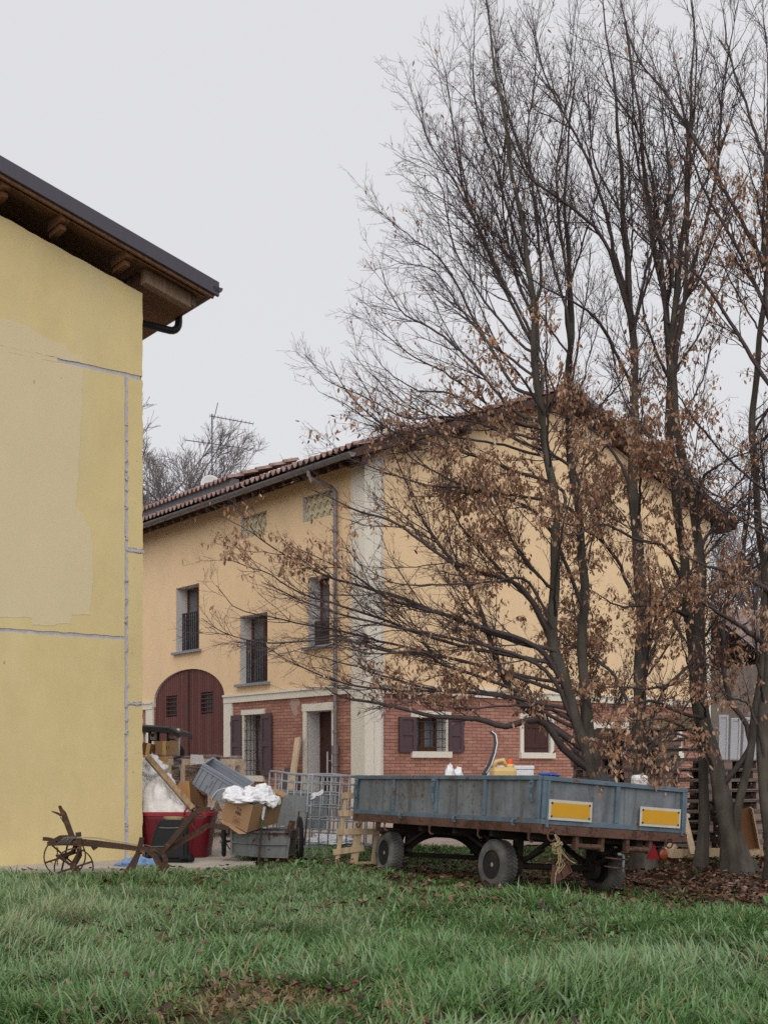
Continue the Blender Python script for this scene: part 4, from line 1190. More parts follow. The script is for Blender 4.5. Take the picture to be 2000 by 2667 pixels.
# zoomed reading of the photo: 4.2538 px per px, origin (90, 2080)
def z1(x, y, d=0.0): return pz(90+x/4.2538, 2080+y/4.2538, d)
pl0 = pz(240, 2290); pl0.z = g1(pl0.x, pl0.y)
plough = empty('plough', pl0, 0, 'rusty antique two-wheeled walking plough standing in grass by yellow wall', 'plough')
def loc(p): return p - pl0
def pp(name, build, m='plough_rust', parent=None, **k):
    mb = MB(); build(mb); return mb.build(name, M[m], parent or plough, **k)
def LP(*pts): return [loc(z1(*p)) for p in pts]
pp('beam', lambda mb: (mb.path(LP((150, 500), (330, 490), (520, 485), (700, 500), (1000, 535), (1150, 556)), .05, [.045, .055, .075, .07, .058, .05]),
                       mb.path(LP((100, 445), (160, 450), (240, 470), (400, 475)), .04, .04), mb.path(LP((240, 460), (290, 432), (390, 428), (470, 440)), .05, .05)))
pp('adjusting_lever', lambda mb: (mb.path(LP((440, 480), (385, 330), (325, 165), (298, 120), (280, 80)), .03, [.055, .058, .056, .035, .026]),
                       mb.path(LP((300, 185), (250, 160), (195, 140)), .012, [.03, .022, .008]), mb.path(LP((290, 205), (320, 250), (345, 290)), .008, .01)))
def axle_arm(mb):
    mb.path(LP((500, 440, -.02), (505, 540, -.03), (500, 620, -.06), (455, 700, -.1), (420, 745, -.12)), .04, .055)
    mb.path(LP((470, 500, .05), (430, 590, .1), (330, 640, .18), (260, 640, .22)), .035, .04)
    mb.tube(LP((420, 745, -.16), (250, 630, .26)), .014, 8); mb.beam(*LP((465, 400, .02), (515, 395, .02)), .05, .05)
pp('wheel_carrier', axle_arm)
def plough_wheel(cx, cy, d, rpx):
    c = loc(z1(cx, cy, d)); r_ = rpx/4.2538*(ZP+d)/F
    Mx = Matrix.Translation(c) @ Matrix.Rotation(R(22), 4, 'Z') @ Matrix.Rotation(R(90), 4, 'X')
    mb = MB(); mb.lathe([(r_, -.022), (r_+.006, 0), (r_, .022), (r_-.007, .022), (r_-.007, -.022)], 40, Mx, close=True)
    wh = mb.build('wheel', M['plough_rust'], plough, auto=50)
    mb = MB()
    for k in range(6):
        a = k*math.pi/3+.3; mb.beam(Mx @ V((.02*math.cos(a), .02*math.sin(a), 0)), Mx @ V(((r_-.005)*math.cos(a), (r_-.005)*math.sin(a), 0)), .02, .012, Mx.to_3x3() @ V((0, 0, 1)))
    mb.build('spokes', M['plough_rust'], wh)
    mb = MB(); mb.lathe([(.012, -.06), (.035, -.05), (.04, 0), (.035, .05), (.012, .06)], 14, Mx); mb.build('hub', M['plough_rust'], wh, auto=40)
plough_wheel(340, 640, .22, 225); plough_wheel(440, 765, -.14, 212)
def coulter(mb):
    mb.path(LP((1195, 430), (1170, 540), (1145, 620), (1100, 720), (1050, 800), (1035, 900)), .03, [.05, .055, .055, .075, .085, .05])
    mb.beam(*LP((1180, 585, -.04), (1180, 600, .05)), .03, .03); mb.beam(*LP((640, 500), (680, 560)), .04, .05)
pp('coulter', coulter)
def body(mb):
    mb.path(LP((1150, 556), (1250, 560), (1340, 640), (1390, 740), (1400, 800)), .05, [.05, .055, .06, .06, .05])
    mb.path(LP((1230, 560), (1330, 555), (1430, 600), (1460, 690), (1455, 780)), .04, .05)
    mb.path(LP((1400, 800), (1340, 850), (1300, 920)), .08, [.1, .08, .03]); mb.path(LP((1455, 720), (1420, 800), (1400, 900)), .1, [.08, .1, .09])
    mb.path(LP((1330, 860), (1440, 860)), .1, .04)
pp('share', body)
# handles: zoom origin (360, 1880), 4.8794 px per px
def z2(x, y, d=0.0): return pz(360+x/4.8794, 1880+y/4.8794, d)
def LQ(*pts): return [loc(z2(*p)) for p in pts]
pp('handle', lambda mb: (mb.path(LQ((300, 1660), (440, 1500), (620, 1270), (740, 1150), (810, 1115), (920, 1110)), .05, [.055, .06, .062, .055, .05, .045]),
                         mb.path(LQ((760, 1150), (830, 1190), (870, 1215)), .02, .02), mb.tube(LQ((655, 1260), (745, 1395)), .008, 6), mb.path(LQ((480, 1540), (560, 1420), (650, 1310), (720, 1210)), .012, .016)))
pp('handle', lambda mb: (mb.path(LQ((310, 1670, .02), (440, 1590, .06), (640, 1470, .12), (780, 1400, .16), (870, 1330, .2), (950, 1305, .22), (1100, 1345, .24), (1150, 1350, .25)), .03, [.05, .06, .06, .055, .05, .045, .05, .045]),))
def wires(mb):
    for o in (0, 9):
        mb.tube(LP((470, 425+o, -.03), (700, 432+o, -.03), (900, 470+o*1.5, -.03), (1140, 510+o, -.03)), .003, 4)
    for k in range(10):
        x = 260+14*k; mb.tube(LP((x, 500, -.04), (x+25, 470+rnd.uniform(-12, 12), -.05), (x+70, 425+rnd.uniform(-10, 10), -.03), (x+140, 440, -.03)), .003, 4)
    mb.tube(LP((1200, 520, -.03), (1240, 512, -.03), (1300, 530, -.03), (1440, 528, -.03)), .004, 4)
pp('wires', wires, 'wire')
def chain(mb):
    for k in range(11):
        c = loc(z1(258, 545+18*k, .02)); ax = (V((1, 0, 0)), V((0, 1, 0)))[k % 2]
        mb.tube([c + ax*(.008*math.cos(a)) + V((0, 0, .014*math.sin(a))) for a in np.linspace(0, 2*math.pi, 9)[:-1]], .003, 4, closed=True)
pp('chain', chain)
# ================================================================ blue rag
c = at(360, 2254, 14.35); mb = MB()
blob(mb, (c.x+.0, c.y, .05), .17, .14, .075, 21, .5, 2.4, 34, 18, -.25, .16); blob(mb, (c.x-.15, c.y-.02, .045), .11, .09, .035, 23, .5, 2.8, 26, 14, -.3, .14); blob(mb, (c.x+.14, c.y+.02, .05), .10, .1, .06, 24, .5, 2.8, 26, 14, -.3, .14)
tag(mb.build('rag', M['blue_cloth'], smooth=True), 'crumpled light blue rag lying on the concrete pad', 'rag')
# ================================================================ red tub and what is in it
ZT_ = 15.55
def z2d(x, y, d): return at(360+x/4.8794, 1880+y/4.8794, d)
tc = z2d(520, 1740, ZT_+.3); tub = empty('tub', (tc.x, tc.y, .036), 0, 'large dark red plastic tub full of rubbish beside the yellow wall corner', 'tub')
rw = (1010-62)/4.8794*(ZT_+.3)/F/2; bw = (900-140)/4.8794*(ZT_+.3)/F/2; zr_ = z2d(520, 1145, ZT_).z-.036
def rrect(w, d, r_, n=8):
    out = []
    for cx, cy, a0 in ((w-r_, d-r_, 0), (-w+r_, d-r_, 90), (-w+r_, -d+r_, 180), (w-r_, -d+r_, 270)):
        for k in range(n+1): a = R(a0+90*k/n); out.append((cx+r_*math.cos(a), cy+r_*math.sin(a)))
    return out
def loft(mb, rings, cap0=True, cap1=True):
    n = len(rings[0][0]); vs = []; fs = []
    for poly, z in rings: vs += [V((p[0], p[1], z)) for p in poly]
    for i in range(len(rings)-1):
        for k in range(n): fs.append((i*n+k, i*n+(k+1)%n, (i+1)*n+(k+1)%n, (i+1)*n+k))
    if cap0: fs.append(tuple(range(n-1, -1, -1)))
    if cap1: fs.append(tuple((len(rings)-1)*n+k for k in range(n)))
    mb.add(vs, fs)
mb = MB(); D = .36
loft(mb, [(rrect(bw, D*.82, .1), 0), (rrect(bw*1.02, D*.84, .1), .04), (rrect(rw*.94, D*.95, .12), zr_-.1), (rrect(rw*.95, D*.96, .12), zr_-.06), (rrect(rw*.92, D*.93, .11), zr_-.02), (rrect(bw*.96, D*.78, .1), .06)], True, True)
for k in range(7):
    x = -bw+.09+(2*bw-.18)*k/6; mb.beam((x, -D*.83, .04), (x*rw/bw*.96, -D*.965, zr_-.1), .02, .02, (0, -1, 0))
body_ = mb.build('tub_body', M['red_tub'], tub, auto=40)
mb = MB(); loft(mb, [(rrect(rw*.95, D*.96, .12), zr_-.055), (rrect(rw, D, .13), zr_-.05), (rrect(rw, D, .13), zr_-.006), (rrect(rw*.98, D*.98, .13), zr_), (rrect(rw*.93, D*.94, .12), zr_-.004)], False, False); mb.build('rim', M['red_rim'], tub, auto=50)
mb = MB(); hc = z2d(672, 1140, ZT_-.08); hx = hc.x-tc.x; hr = 85/4.8794*ZT_/F
mb.tube([(hx+hr*math.cos(a), -D-.01, zr_-.03+hr*1.15*math.sin(a)) for a in np.linspace(0, math.pi, 14)], .013, 8); mb.build('handle', M['red_rim'], tub, smooth=True)
# white woven sack heaped over the tub
prof = [(-380, 1135), (-340, 940), (-200, 760), (-60, 700), (60, 800), (130, 745), (215, 690), (290, 720), (340, 800), (440, 880), (400, 915), (540, 990), (640, 1060), (662, 1135)]
NX, NY = 60, 22; vs = []; fs = []
xs_ = np.linspace(-380, 662, NX)
for i, x in enumerate(xs_):
    yt = np.interp(x, [p[0] for p in prof], [p[1] for p in prof])
    for j in range(NY+1):
        a = math.pi*j/NY; dd = -math.cos(a)*.33
        base = z2d(x, 1150, ZT_); h = max((1150-yt)/4.8794*ZT_/F, .01)
        z = base.z + h*math.sin(a)**.75
        n1 = noise.noise(V((x*.011, a*1.6, 3)))*.07 + abs(noise.noise(V((x*.013+a*.9, a*2.0, 8))))*.12
        vs.append((base.x, ZT_+.3+dd + (n1*.6 if j < NY*.6 else 0) - tc.y + tc.y, z-n1*math.sin(a)*.8))
for i in range(NX-1):
    for j in range(NY): b = i*(NY+1)+j; fs.append((b, b+NY+1, b+NY+2, b+1))
mb = MB(); mb.add(vs, fs); tag(mb.build('woven_sack', M['white_bag'], smooth=True), 'big white woven sack heaped on top of the red tub', 'sack')
# old beam leaning across
mb = MB(); p = z2d(118, 440, ZT_+.15); q = z2d(700, 1110, ZT_-.08)
mb.beam(p, q, .075, .065, (.3, -1, .4)); tag(mb.build('wooden_beam', M['beam_wood'], bevel=.006), 'square old wooden beam leaning diagonally across the white sack', 'beam')
# open brown box tipped behind the sack
def quad_box(name, corner, a, b, c, t, label, cat, m_out, m_in, open_=True):
    """open box: corner + edge vectors a, b (base) and c (up)"""
    corner = V(corner); a = V(a); b = V(b); c = V(c)
    r_ = empty(name, corner, 0, label, cat)
    mb = MB(); ua, ub, uc = a.normalized()*t, b.normalized()*t, c.normalized()*t
    def wall(p, u, v, n):
        vs = [p, p+u, p+u+v, p+v, p+n, p+u+n, p+u+v+n, p+v+n]
        mb.add(vs, ((0,1,2,3),(7,6,5,4),(0,4,5,1),(1,5,6,2),(2,6,7,3),(3,7,4,0)))
    wall(V((0,0,0)), a, b, uc)
    wall(uc, a, c-uc, ub); wall(uc+b-ub, a, c-uc, ub)
    wall(uc+ub, b-ub*2, c-uc, ua); wall(uc+ub+a-ua, b-ub*2, c-uc, ua)
    mb.build('box_body', M[m_out], r_)
    return r_
k = ZT_/F
cz = 15.95
p0 = z2d(665, 960, cz-.2)
ob = empty('cardboard_box', p0, 0, 'open brown cardboard box lying tipped behind the beam, dark inside', 'box')
def rel(x, y, d): return z2d(x, y, d) - p0
A = [rel(440, 935, cz+.02), rel(510, 785, cz+.1), rel(650, 748, cz-.15), rel(668, 1000, cz-.2)]     # lit side face, the light painted in as brighter card
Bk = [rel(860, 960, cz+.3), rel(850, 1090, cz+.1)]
mb = MB(); mb.add(A, ((0,1,2,3),)); mb.add([A[0]+V((0,.006,0)), A[1]+V((0,.006,0)), A[2]+V((0,.006,0)), A[3]+V((0,.006,0))], ((3,2,1,0),)); mb.build('lit_side', M['card_lit'], ob)
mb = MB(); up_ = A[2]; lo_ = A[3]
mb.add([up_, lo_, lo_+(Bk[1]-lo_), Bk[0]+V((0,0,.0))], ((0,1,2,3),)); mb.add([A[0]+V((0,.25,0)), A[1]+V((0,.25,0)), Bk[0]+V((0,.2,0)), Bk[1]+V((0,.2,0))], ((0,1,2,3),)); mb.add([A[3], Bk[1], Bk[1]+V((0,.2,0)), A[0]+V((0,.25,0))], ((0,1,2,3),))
mb.build('shaded_side', M['card_dark'], ob)  # shade of the open box painted in as darker card
# crumpled paper and film heaped left of the beam
mb = MB(); c = z2d(150, 640, 16.2)
blob(mb, (c.x, 16.25, c.z-.0), .17, .16, .17, 31, .6, 2.6, 36, 24, -1, .25); blob(mb, (c.x-.12, 16.3, c.z-.12), .2, .2, .18, 33, .6, 2.6, 36, 24, -1, .25); blob(mb, (c.x+.04, 16.32, c.z-.3), .26, .2, .3, 34, .4, 2.6, 36, 24, -1, .2)
tag(mb.build('crumpled_film', M['thin_plastic'], smooth=True), 'crumpled whitish film heaped between wall corner and leaning beam', 'plastic film')
# clear sheeting between tub and cart
mb = MB(); vs = []; fs = []
for i in range(16):
    for j in range(26):
        x = 862+(1060-862)*i/15; y = 985+(1660-985)*j/25
        p = z2d(x, y, 15.95); p.y += .05*math.sin(i*1.1)+.06*noise.noise(V((i*.5, j*.4, 2)))*2; p.z = max(p.z, .03); vs.append(p)
for i in range(15):
    for j in range(25): b = i*26+j; fs.append((b, b+26, b+27, b+1))
mb.add(vs, fs); tag(mb.build('plastic_sheet', M['film'], smooth=True), 'limp clear plastic sheet hanging between red tub and hand cart', 'plastic sheet')
# ================================================================ black wheeled case in front of the tub
ZC = 14.75; kc = ZC/F/4.8794
c0 = z2d(380, 1770, ZC); case = empty('wheeled_case', (c0.x, ZC, .036), 0, 'black plastic case on small wheels leaning in front of the red tub', 'case')
Hc = (1770-1215)*kc; wt, wb = (610-225)*kc/2, (640-120)*kc/2
lean = Matrix.Rotation(R(-10), 4, 'X')
def caseloft(y0, y1, s, z0=0.0):
    rings = []
    for zz, w_, c_ in ((0, wb, -.0), (.08, wb*.98, -.0), (.6, wb*.86, .01), (.86, wt*1.02, .03), (.95, wt*.93, .035), (1.0, wt*.78, .035)):
        rings.append([(c_-w_*s, y0, zz*Hc*s+z0), (c_+w_*s, y0, zz*Hc*s+z0), (c_+w_*s*.97, y1, zz*Hc*s+z0), (c_-w_*s*.97, y1, zz*Hc*s+z0)])
    vs = [lean @ V(p) for r_ in rings for p in r_]; fs = [(3,2,1,0)]
    for i in range(5):
        for k in range(4): fs.append((i*4+k, i*4+(k+1)%4, i*4+4+(k+1)%4, i*4+4+k))
    fs.append((20,21,22,23)); return vs, fs
mb = MB(); mb.add(*caseloft(0, .2, 1.0)); mb.build('shell', M['black_plastic'], case, bevel=.025)
mb = MB(); mb.add(*caseloft(-.03, -.001, .82, .05)); fr = mb.build('front_pocket', M['black_plastic'], case, bevel=.015)
mb = MB(); mb.tube([lean @ V(p) for p in ((-wt*.6, -.035, Hc*.80), (0, -.04, Hc*.79), (wt*.75, -.035, Hc*.80))], .006, 6); mb.build('zip', M['wire'], fr)
mb = MB(); wc = z2d(672, 1725, ZC-.05)-V((c0.x, ZC, .036))
mb.lathe([(.05, -.02), (.055, 0), (.05, .02)], 18, Matrix.Translation(V((wc.x, -.05, .06))) @ Matrix.Rotation(R(70), 4, 'Y') @ Matrix.Rotation(R(20), 4, 'X')); mb.beam((wc.x-.14, -.03, .06), (wc.x, -.05, .08), .03, .03); mb.build('wheel', M['black_plastic'], case, auto=40)
mb = MB(); mb.lathe([(.05, -.02), (.055, 0), (.05, .02)], 18, Matrix.Translation(V((-wb*.98, -.02, .055))) @ Matrix.Rotation(R(90), 4, 'Y')); mb.build('wheel', M['black_plastic'], case, auto=40)
mb = MB()
for k in range(5): mb.tube([lean @ V((.04+(.10+.006*k)*math.cos(a), .08+.05*math.sin(a), Hc*1.0+.012+.006*k)) for a in np.linspace(0, 2*math.pi, 15)[:-1]], .006, 5, closed=True)
o = mb.build('rope_coil', M['twine']); o.location = case.location; tag(o, 'small coil of straw-coloured rope lying on top of the black case', 'rope')
# ================================================================ grey stacking crate, tipped
kk_ = 16.0/F; s_ = kk_/4.8794
d1 = V((530*s_, -.02, -325*s_)); h1 = V((140*s_, -.09, 285*s_))
o = z2d(690, 800, 16.0)
CM = frame(o, d1, V((0, 1, 0)) if False else h1.cross(d1) * -1)
lx_, lz_ = d1.length, h1.length; ly_ = .40
if (CM.to_3x3() @ V((0, 0, 1))).dot(h1) < 0: CM = frame(o, d1, h1.cross(d1))
if (CM.to_3x3() @ V((0, 1, 0))).y < 0: pass
crate = empty('stacking_crate', M=CM, label='empty grey plastic stacking crate tipped on the rubbish above the brown box', cat='crate')
mb = MB(); t_ = .012; ta = .02
def cwall(a, b): mb.box(a, b)
cwall((0, 0, 0), (lx_, ly_, t_)); cwall((0, 0, t_), (lx_, t_, lz_-.035)); cwall((0, ly_-t_, t_), (lx_, ly_, lz_-.035)); cwall((0, t_, t_), (t_, ly_-t_, lz_-.035)); cwall((lx_-t_, t_, t_), (lx_, ly_-t_, lz_-.035))
mb.build('crate_body', M['crate_grey'], crate)
mb = MB()
for z in (lz_-.034, lz_-.075):
    for a, b in (((-.016, -.016, z), (lx_+.016, t_, z+.012)), ((-.016, ly_-t_, z), (lx_+.016, ly_+.016, z+.012)), ((-.016, t_, z), (t_, ly_-t_, z+.012)), ((lx_-t_, t_, z), (lx_+.016, ly_-t_, z+.012))): mb.box(a, b)
z = lz_-.021
for a, b in (((-.006, -.006, z), (lx_+.006, t_, z+.021)), ((-.006, ly_-t_, z), (lx_+.006, ly_+.006, z+.021)), ((-.006, t_, z), (t_, ly_-t_, z+.021)), ((lx_-t_, t_, z), (lx_+.006, ly_-t_, z+.021))): mb.box(a, b)
mb.build('rim', M['crate_grey'], crate, bevel=.003)
mb = MB()
for k in range(9):
    x = .01+(lx_-.03)*k/8
    if k not in (5, 6): mb.box((x, -.014, .0), (x+.012, -.0005, lz_-.078)); mb.box((x, ly_+.0005, 0), (x+.012, ly_+.014, lz_-.078))
for k in range(5):
    y = .01+(ly_-.03)*k/4; mb.box((-.014, y, 0), (-.0005, y+.012, lz_-.078)); mb.box((lx_+.0005, y, 0), (lx_+.014, y+.012, lz_-.078))
mb.build('ribs', M['crate_grey'], crate)
mb = MB(); mb.box((lx_*.26, -.016, lz_*.3), (lx_*.33, -.0148, lz_*.62)); mb.box((lx_*.62, -.006, lz_*.1), (lx_*.88, -.0006, lz_*.62)); mb.build('label_field', M['galv'], crate)
# ================================================================ cardboard box with bubble sheet, standing on the cart
ZB_ = 14.75; u_ = ZB_/F
near = at(643, 2168.6, ZB_)
a = V((-71*u_, 39.5*u_, 33*u_)); b = V((70*u_, 109*u_, 20*u_)); c = V((19*u_, -25.2*u_, 71*u_))
cb = quad_box('cardboard_box', near, a, b, c, .008, 'brown cardboard box with printed marks and plastic sheet spilling out, on the cart', 'box', 'card', 'card_dark')
# print on the front face
FM = frame(V((0, 0, 0)), -a, c)        # x to the right along the front face
FM.translation = a
nrm = (FM.to_3x3() @ V((0, 0, 1)))
if nrm.y > 0: flip = -1
else: flip = 1
wA, hC = a.length, c.length
def on_face(x, y): return FM @ V((x*wA, y*hC, .0015*flip))
def text_obj(name, s, m4, size, parent, m):
    cu = bpy.data.curves.new(name, 'FONT'); cu.body = s; cu.size = size; cu.extrude = .0006; cu.align_x = 'CENTER'
    tmp = bpy.data.objects.new(name, cu); col.objects.link(tmp)
    bpy.context.view_layer.update(); dg = bpy.context.evaluated_depsgraph_get()
    me = bpy.data.meshes.new_from_object(tmp.evaluated_get(dg)); bpy.data.objects.remove(tmp)
    me.materials.clear(); me.materials.append(m)
    o = bpy.data.objects.new(name, me); col.objects.link(o); o.parent = parent; o.matrix_local = m4
    return o
mt = FM.copy(); mt.translation = on_face(.555, .60); text_obj('lettering', 'TSR', mt, .05, cb, M['ink'])
mb = MB()
def fbox(x0, x1, y0, y1): mb.add([on_face(x0, y0), on_face(x1, y0), on_face(x1, y1), on_face(x0, y1)], ((0,1,2,3),))
x = .45
while x < .66:
    w__ = rnd.choice((.006, .012, .018)); fbox(x, x+w__, .44, .56); x += w__+rnd.choice((.006, .012))
mb.build('barcode', M['ink'], cb)
mb = MB(); fw = .008
fbox(.42, .68, .10, .10+fw); fbox(.42, .68, .33, .33+fw); fbox(.42, .42+fw, .10, .33); fbox(.68-fw, .68, .10, .338)
for yy in (.155, .205, .255):
    x = .46 if yy < .25 else .50
    while x < (.64 if yy < .25 else .6): w__ = rnd.uniform(.008, .02); fbox(x, x+w__, yy, yy+.024); x += w__+.006
mb.build('printed_panel', M['ink'], cb)
mb = MB(); e = b.normalized()
fl0 = b+c; mb.add([fl0+a*.02, fl0+a*.5, fl0+a*.5+c.normalized()*.02+e*.07, fl0+a*.02+c.normalized()*.02+e*.09], ((0,1,2,3),))
fl1 = near*0 + V((0, 0, -.004)) ; mb.add([a*1.0+V((0,-.004,-.004)), V((0,-.004,-.012)), a*.1+V((-.06,-.04,-.03)), a*1.0+V((-.02,-.04,-.02))], ((0,1,2,3),))
mb.build_split('flap', M['card'], cb)
# the sheet itself: three billows and a frayed corner
mb = MB(); ce = near + c + (a+b)*.5
def zz(x, y, d): return at(560+x/8.295, 2030+y/8.295, d)
for i, (x, y, rx, rz2, d) in enumerate(((420, 300, 200, 150, .12), (760, 320, 190, 170, .2), (1040, 290, 190, 190, .22), (640, 440, 330, 90, .02), (1180, 420, 170, 140, .3), (330, 380, 150, 70, .05), (930, 470, 230, 80, .12), (1230, 480, 130, 130, .12), (1330, 470, 90, 100, .3))):
    p = zz(x, y, ZB_+d); k8 = (ZB_+d)/F/8.295
    blob(mb, p, rx*k8, rx*k8*.9, rz2*k8, 41+i, .34, 2.6, 40, 26, -1, .09)
for i in range(5):
    p = zz(1180, 470, ZB_+.12); q = zz(1290+30*i, 600-38*i, ZB_+.05+.02*i); mb.path([p, (p+q)/2+V((0, -.02, .02)), q], [.02, .05, .06], .006, (0, -1, .2))
o = mb.build('bubble_sheet', M['thin_plastic'], smooth=True); tag(o, 'bunched white translucent plastic sheet in the cardboard box on the cart', 'plastic sheet')
mb = MB(); mb.tube([z2d(920, 1030, 15.2), z2d(960, 930, 15.15), z2d(1020, 870, 15.1), z2d(1090, 845, 15.05), z2d(1150, 850, 15.0)], .006, 6)
tag(mb.build('plastic_strap', M['milky'], smooth=True), 'thin white plastic strap looping beside the grey crate', 'strap')
# ================================================================ hand cart
ZH = 14.95
def z3(x, y, d): return at(540+x/4.1475, 1960+y/4.1475, d)
hb = z3(590, 1130, ZH); cart = empty('hand_cart', (hb.x, ZH, g1(hb.x, ZH)), 0, 'old grey sheet-metal hand cart with spoked wheels standing in grass', 'cart')
cz0 = cart.location.copy()
def lc(x, y, d=ZH): return z3(x, y, d) - cz0
p00, p10, p11, p01 = lc(265, 1090), lc(860, 1130), lc(900, 850), lc(262, 840)
mb = MB(); dp_ = V((.06, .55, 0))
def slab(mb, q, n):
    mb.add(list(q)+[p+n for p in q], ((0,1,2,3),(7,6,5,4),(0,4,5,1),(1,5,6,2),(2,6,7,3),(3,7,4,0)))
slab(mb, [p00, p10, p11, p01], V((0, .015, 0)))
slab(mb, [p00+dp_, p10+dp_, p11+dp_, p01+dp_], V((0, .015, 0)))
slab(mb, [p00+V((0,.016,0)), p00+dp_, p01+dp_, p01+V((0,.016,0))], V((.012, 0, 0))); slab(mb, [p10+V((0,.016,0)), p10+dp_, p11+dp_, p11+V((0,.016,0))], V((-.012, 0, 0)))
slab(mb, [p00+V((.013,.016,.02)), p10+V((-.013,.016,.02)), p10+dp_+V((-.013,0,.02)), p00+dp_+V((.013,0,.02))], V((0, 0, .012)))
mb.build('box', M['cart_sheet'], cart)
mb = MB()
for f_ in (.0, .5, .97):
    l = p00.lerp(p01, f_); r_ = p10.lerp(p11, f_); m_ = l.lerp(r_, .55)+V((0, 0, -.012)); mb.path([l+V((0,-.014,0)), m_+V((0,-.014,0)), r_+V((0,-.014,0))], .024, .022)
for f_ in (.0, 1):
    l = p00.lerp(p10, f_); r_ = p01.lerp(p11, f_); mb.beam(l+V((0,-.016,-.02)), r_+V((0,-.016,.02)), .026, .03, (0, 1, 0))
mb.build('frame', M['cart_sheet'], cart)
mb = MB(); mb.beam(lc(555, 1190, ZH-.06), lc(600, 700, ZH-.10), .025, .035, (0, 1, 0)); po = mb.build('upright', M['plough_rust'], cart)
mb = MB(); mb.tube([lc(600, 705, ZH-.10), lc(618, 585, ZH-.12)], [.018, .02], 10); mb.tube([lc(594, 715, ZH-.1), lc(608, 712, ZH-.1)], .024, 8); mb.build('grip', M['white_paint'], po, auto=40)
mb = MB(); mb.tube([lc(600, 740, ZH-.13), lc(592, 780, ZH-.13), lc(605, 790, ZH-.13), lc(590, 810, ZH-.13)], .006, 5); mb.build('cord', M['cap_green'], po)
def cart_wheel(x, y, rpx, yaw, d):
    c = lc(x, y, d); r_ = rpx/4.1475*d/F
    Mx = Matrix.Translation(c) @ Matrix.Rotation(R(yaw), 4, 'Z') @ Matrix.Rotation(R(90), 4, 'Y')
    mb = MB(); mb.lathe([(r_-.05, -.014), (r_-.02, -.026), (r_, 0), (r_-.02, .026), (r_-.05, .014)], 40, Mx, close=True); wh = mb.build('wheel', M['black_plastic'], cart, auto=50)
    mb = MB(); mb.lathe([(r_-.052, -.014), (r_-.07, -.01), (r_-.07, .01), (r_-.052, .014)], 32, Mx, close=True); mb.build('rim', M['plough_rust'], wh, auto=50)
    mb = MB()
    for k in range(14):
        a = 2*math.pi*k/14; mb.tube([Mx @ V((.02*math.cos(a+.5), .02*math.sin(a+.5), .02*(-1)**k)), Mx @ V(((r_-.06)*math.cos(a), (r_-.06)*math.sin(a), 0))], .003, 4)
    mb.lathe([(.018, -.05), (.024, 0), (.018, .05)], 10, Mx); mb.build('spokes', M['wire'], wh)
cart_wheel(1000, 925, 240, 9, ZH+.06); cart_wheel(180, 960, 170, 9, ZH+.2)
mb = MB(); w3 = lambda x, y: lc(x, y, ZH-.02)
mb.tube([w3(960, 985), w3(990, 635), w3(1085, 645), w3(1045, 1000), w3(960, 985)], .010, 6); mb.tube([w3(870, 1130), w3(1030, 1010)], .008, 6); mb.beam(lc(880, 850, ZH), lc(910, 735, ZH), .05, .03, (0, 1, 0)); mb.beam(lc(905, 870, ZH), lc(945, 740, ZH), .03, .03, (0, 1, 0)); mb.tube([lc(120, 880, ZH+.1), lc(240, 885, ZH+.1)], .014, 6); mb.tube([lc(140, 890, ZH+.1), lc(250, 1050, ZH+.1)], .008, 6); mb.tube([lc(0, 775, ZH+.1), lc(235, 790, ZH+.05)], .012, 6); mb.tube([lc(235, 780, ZH+.05), lc(235, 880, ZH+.05)], .012, 6)
mb.build('wheel_guard', M['plough_rust'], cart)
mb = MB(); mb.tube([lc(180, 960, ZH+.2), lc(1000, 925, ZH+.06)], .014, 8); mb.build('axle', M['plough_rust'], cart)
# ================================================================ tank cage
Bx = at(798, 2227, 16.5); Bx.z = g1(Bx.x, Bx.y)
a40 = R(40); fx = V((math.cos(a40), math.sin(a40), -.045)); sx = V((-math.sin(a40), math.cos(a40), .03))
KM = frame(Bx, fx, sx)
cage = empty('tank_cage', M=KM, label='empty galvanised tube cage of a liquid tank with steel plates beside the cart', cat='cage')
LW, LD, LH = 1.18, 1.0, 1.10; z0 = .14
def sag(a, z): return .012*math.sin(a*5+z*3)
mb = MB()
hz = [.14, .30, .48, .66, .84, .985]
def hrail(z, r_):
    pts = [(0,0),(LW,0),(LW,LD),(0,LD)]; out = []
    for i in range(4):
        p = V(pts[i]+(0,)); q = V(pts[(i+1) % 4]+(0,)); d = (q-p).normalized()
        for f_ in (.04, .2, .4, .6, .8, .96): c_ = p.lerp(q, f_); out.append(V((c_.x, c_.y, z+sag(c_.x+c_.y, z))))
    mb.tube(out, r_, 7, closed=True)
for z in hz: hrail(z, .0115)
def vbar(x, y, r_=.0105): mb.tube([V((x, y, z0)), V((x+sag(x+y, 1)*.6, y, .6)), V((x, y, LH))], r_, 7)
for k in range(8):
    x = .03+(LW-.06)*k/7; vbar(x, -.008); vbar(x, LD+.008)
for k in range(7):
    y = .03+(LD-.06)*k/6; vbar(-.008, y); vbar(LW+.008, y)
mb.build('bars', M['cage_steel'], cage, smooth=True)
mb = MB(); hrail(LH, .018); mb.build('top_rail', M['cage_steel'], cage, smooth=True)
mb = MB()
for k in range(3): mb.box((0, LD*k/2-.05 if k else 0, .0), (LW, LD*k/2+.05 if k < 2 else LD, .05))
mb.box((0, 0, .09), (LW, LD, .135))
for x in (.06, LW/2, LW-.06):
    for y in (.06, LD/2, LD-.06): mb.box((x-.05, y-.05, .05), (x+.05, y+.05, .09))
mb.build('base', M['galv'], cage)
mb = MB(); mb.box((-.022, .05, .36), (-.018, LD-.04, .80)); mb.build('steel_plate', M['galv'], cage, bevel=.001)
mb = MB(); mb.box((.35, LD+.018, .30), (LW-.08, LD+.022, .86)); mb.build('steel_plate', M['galv'], cage)
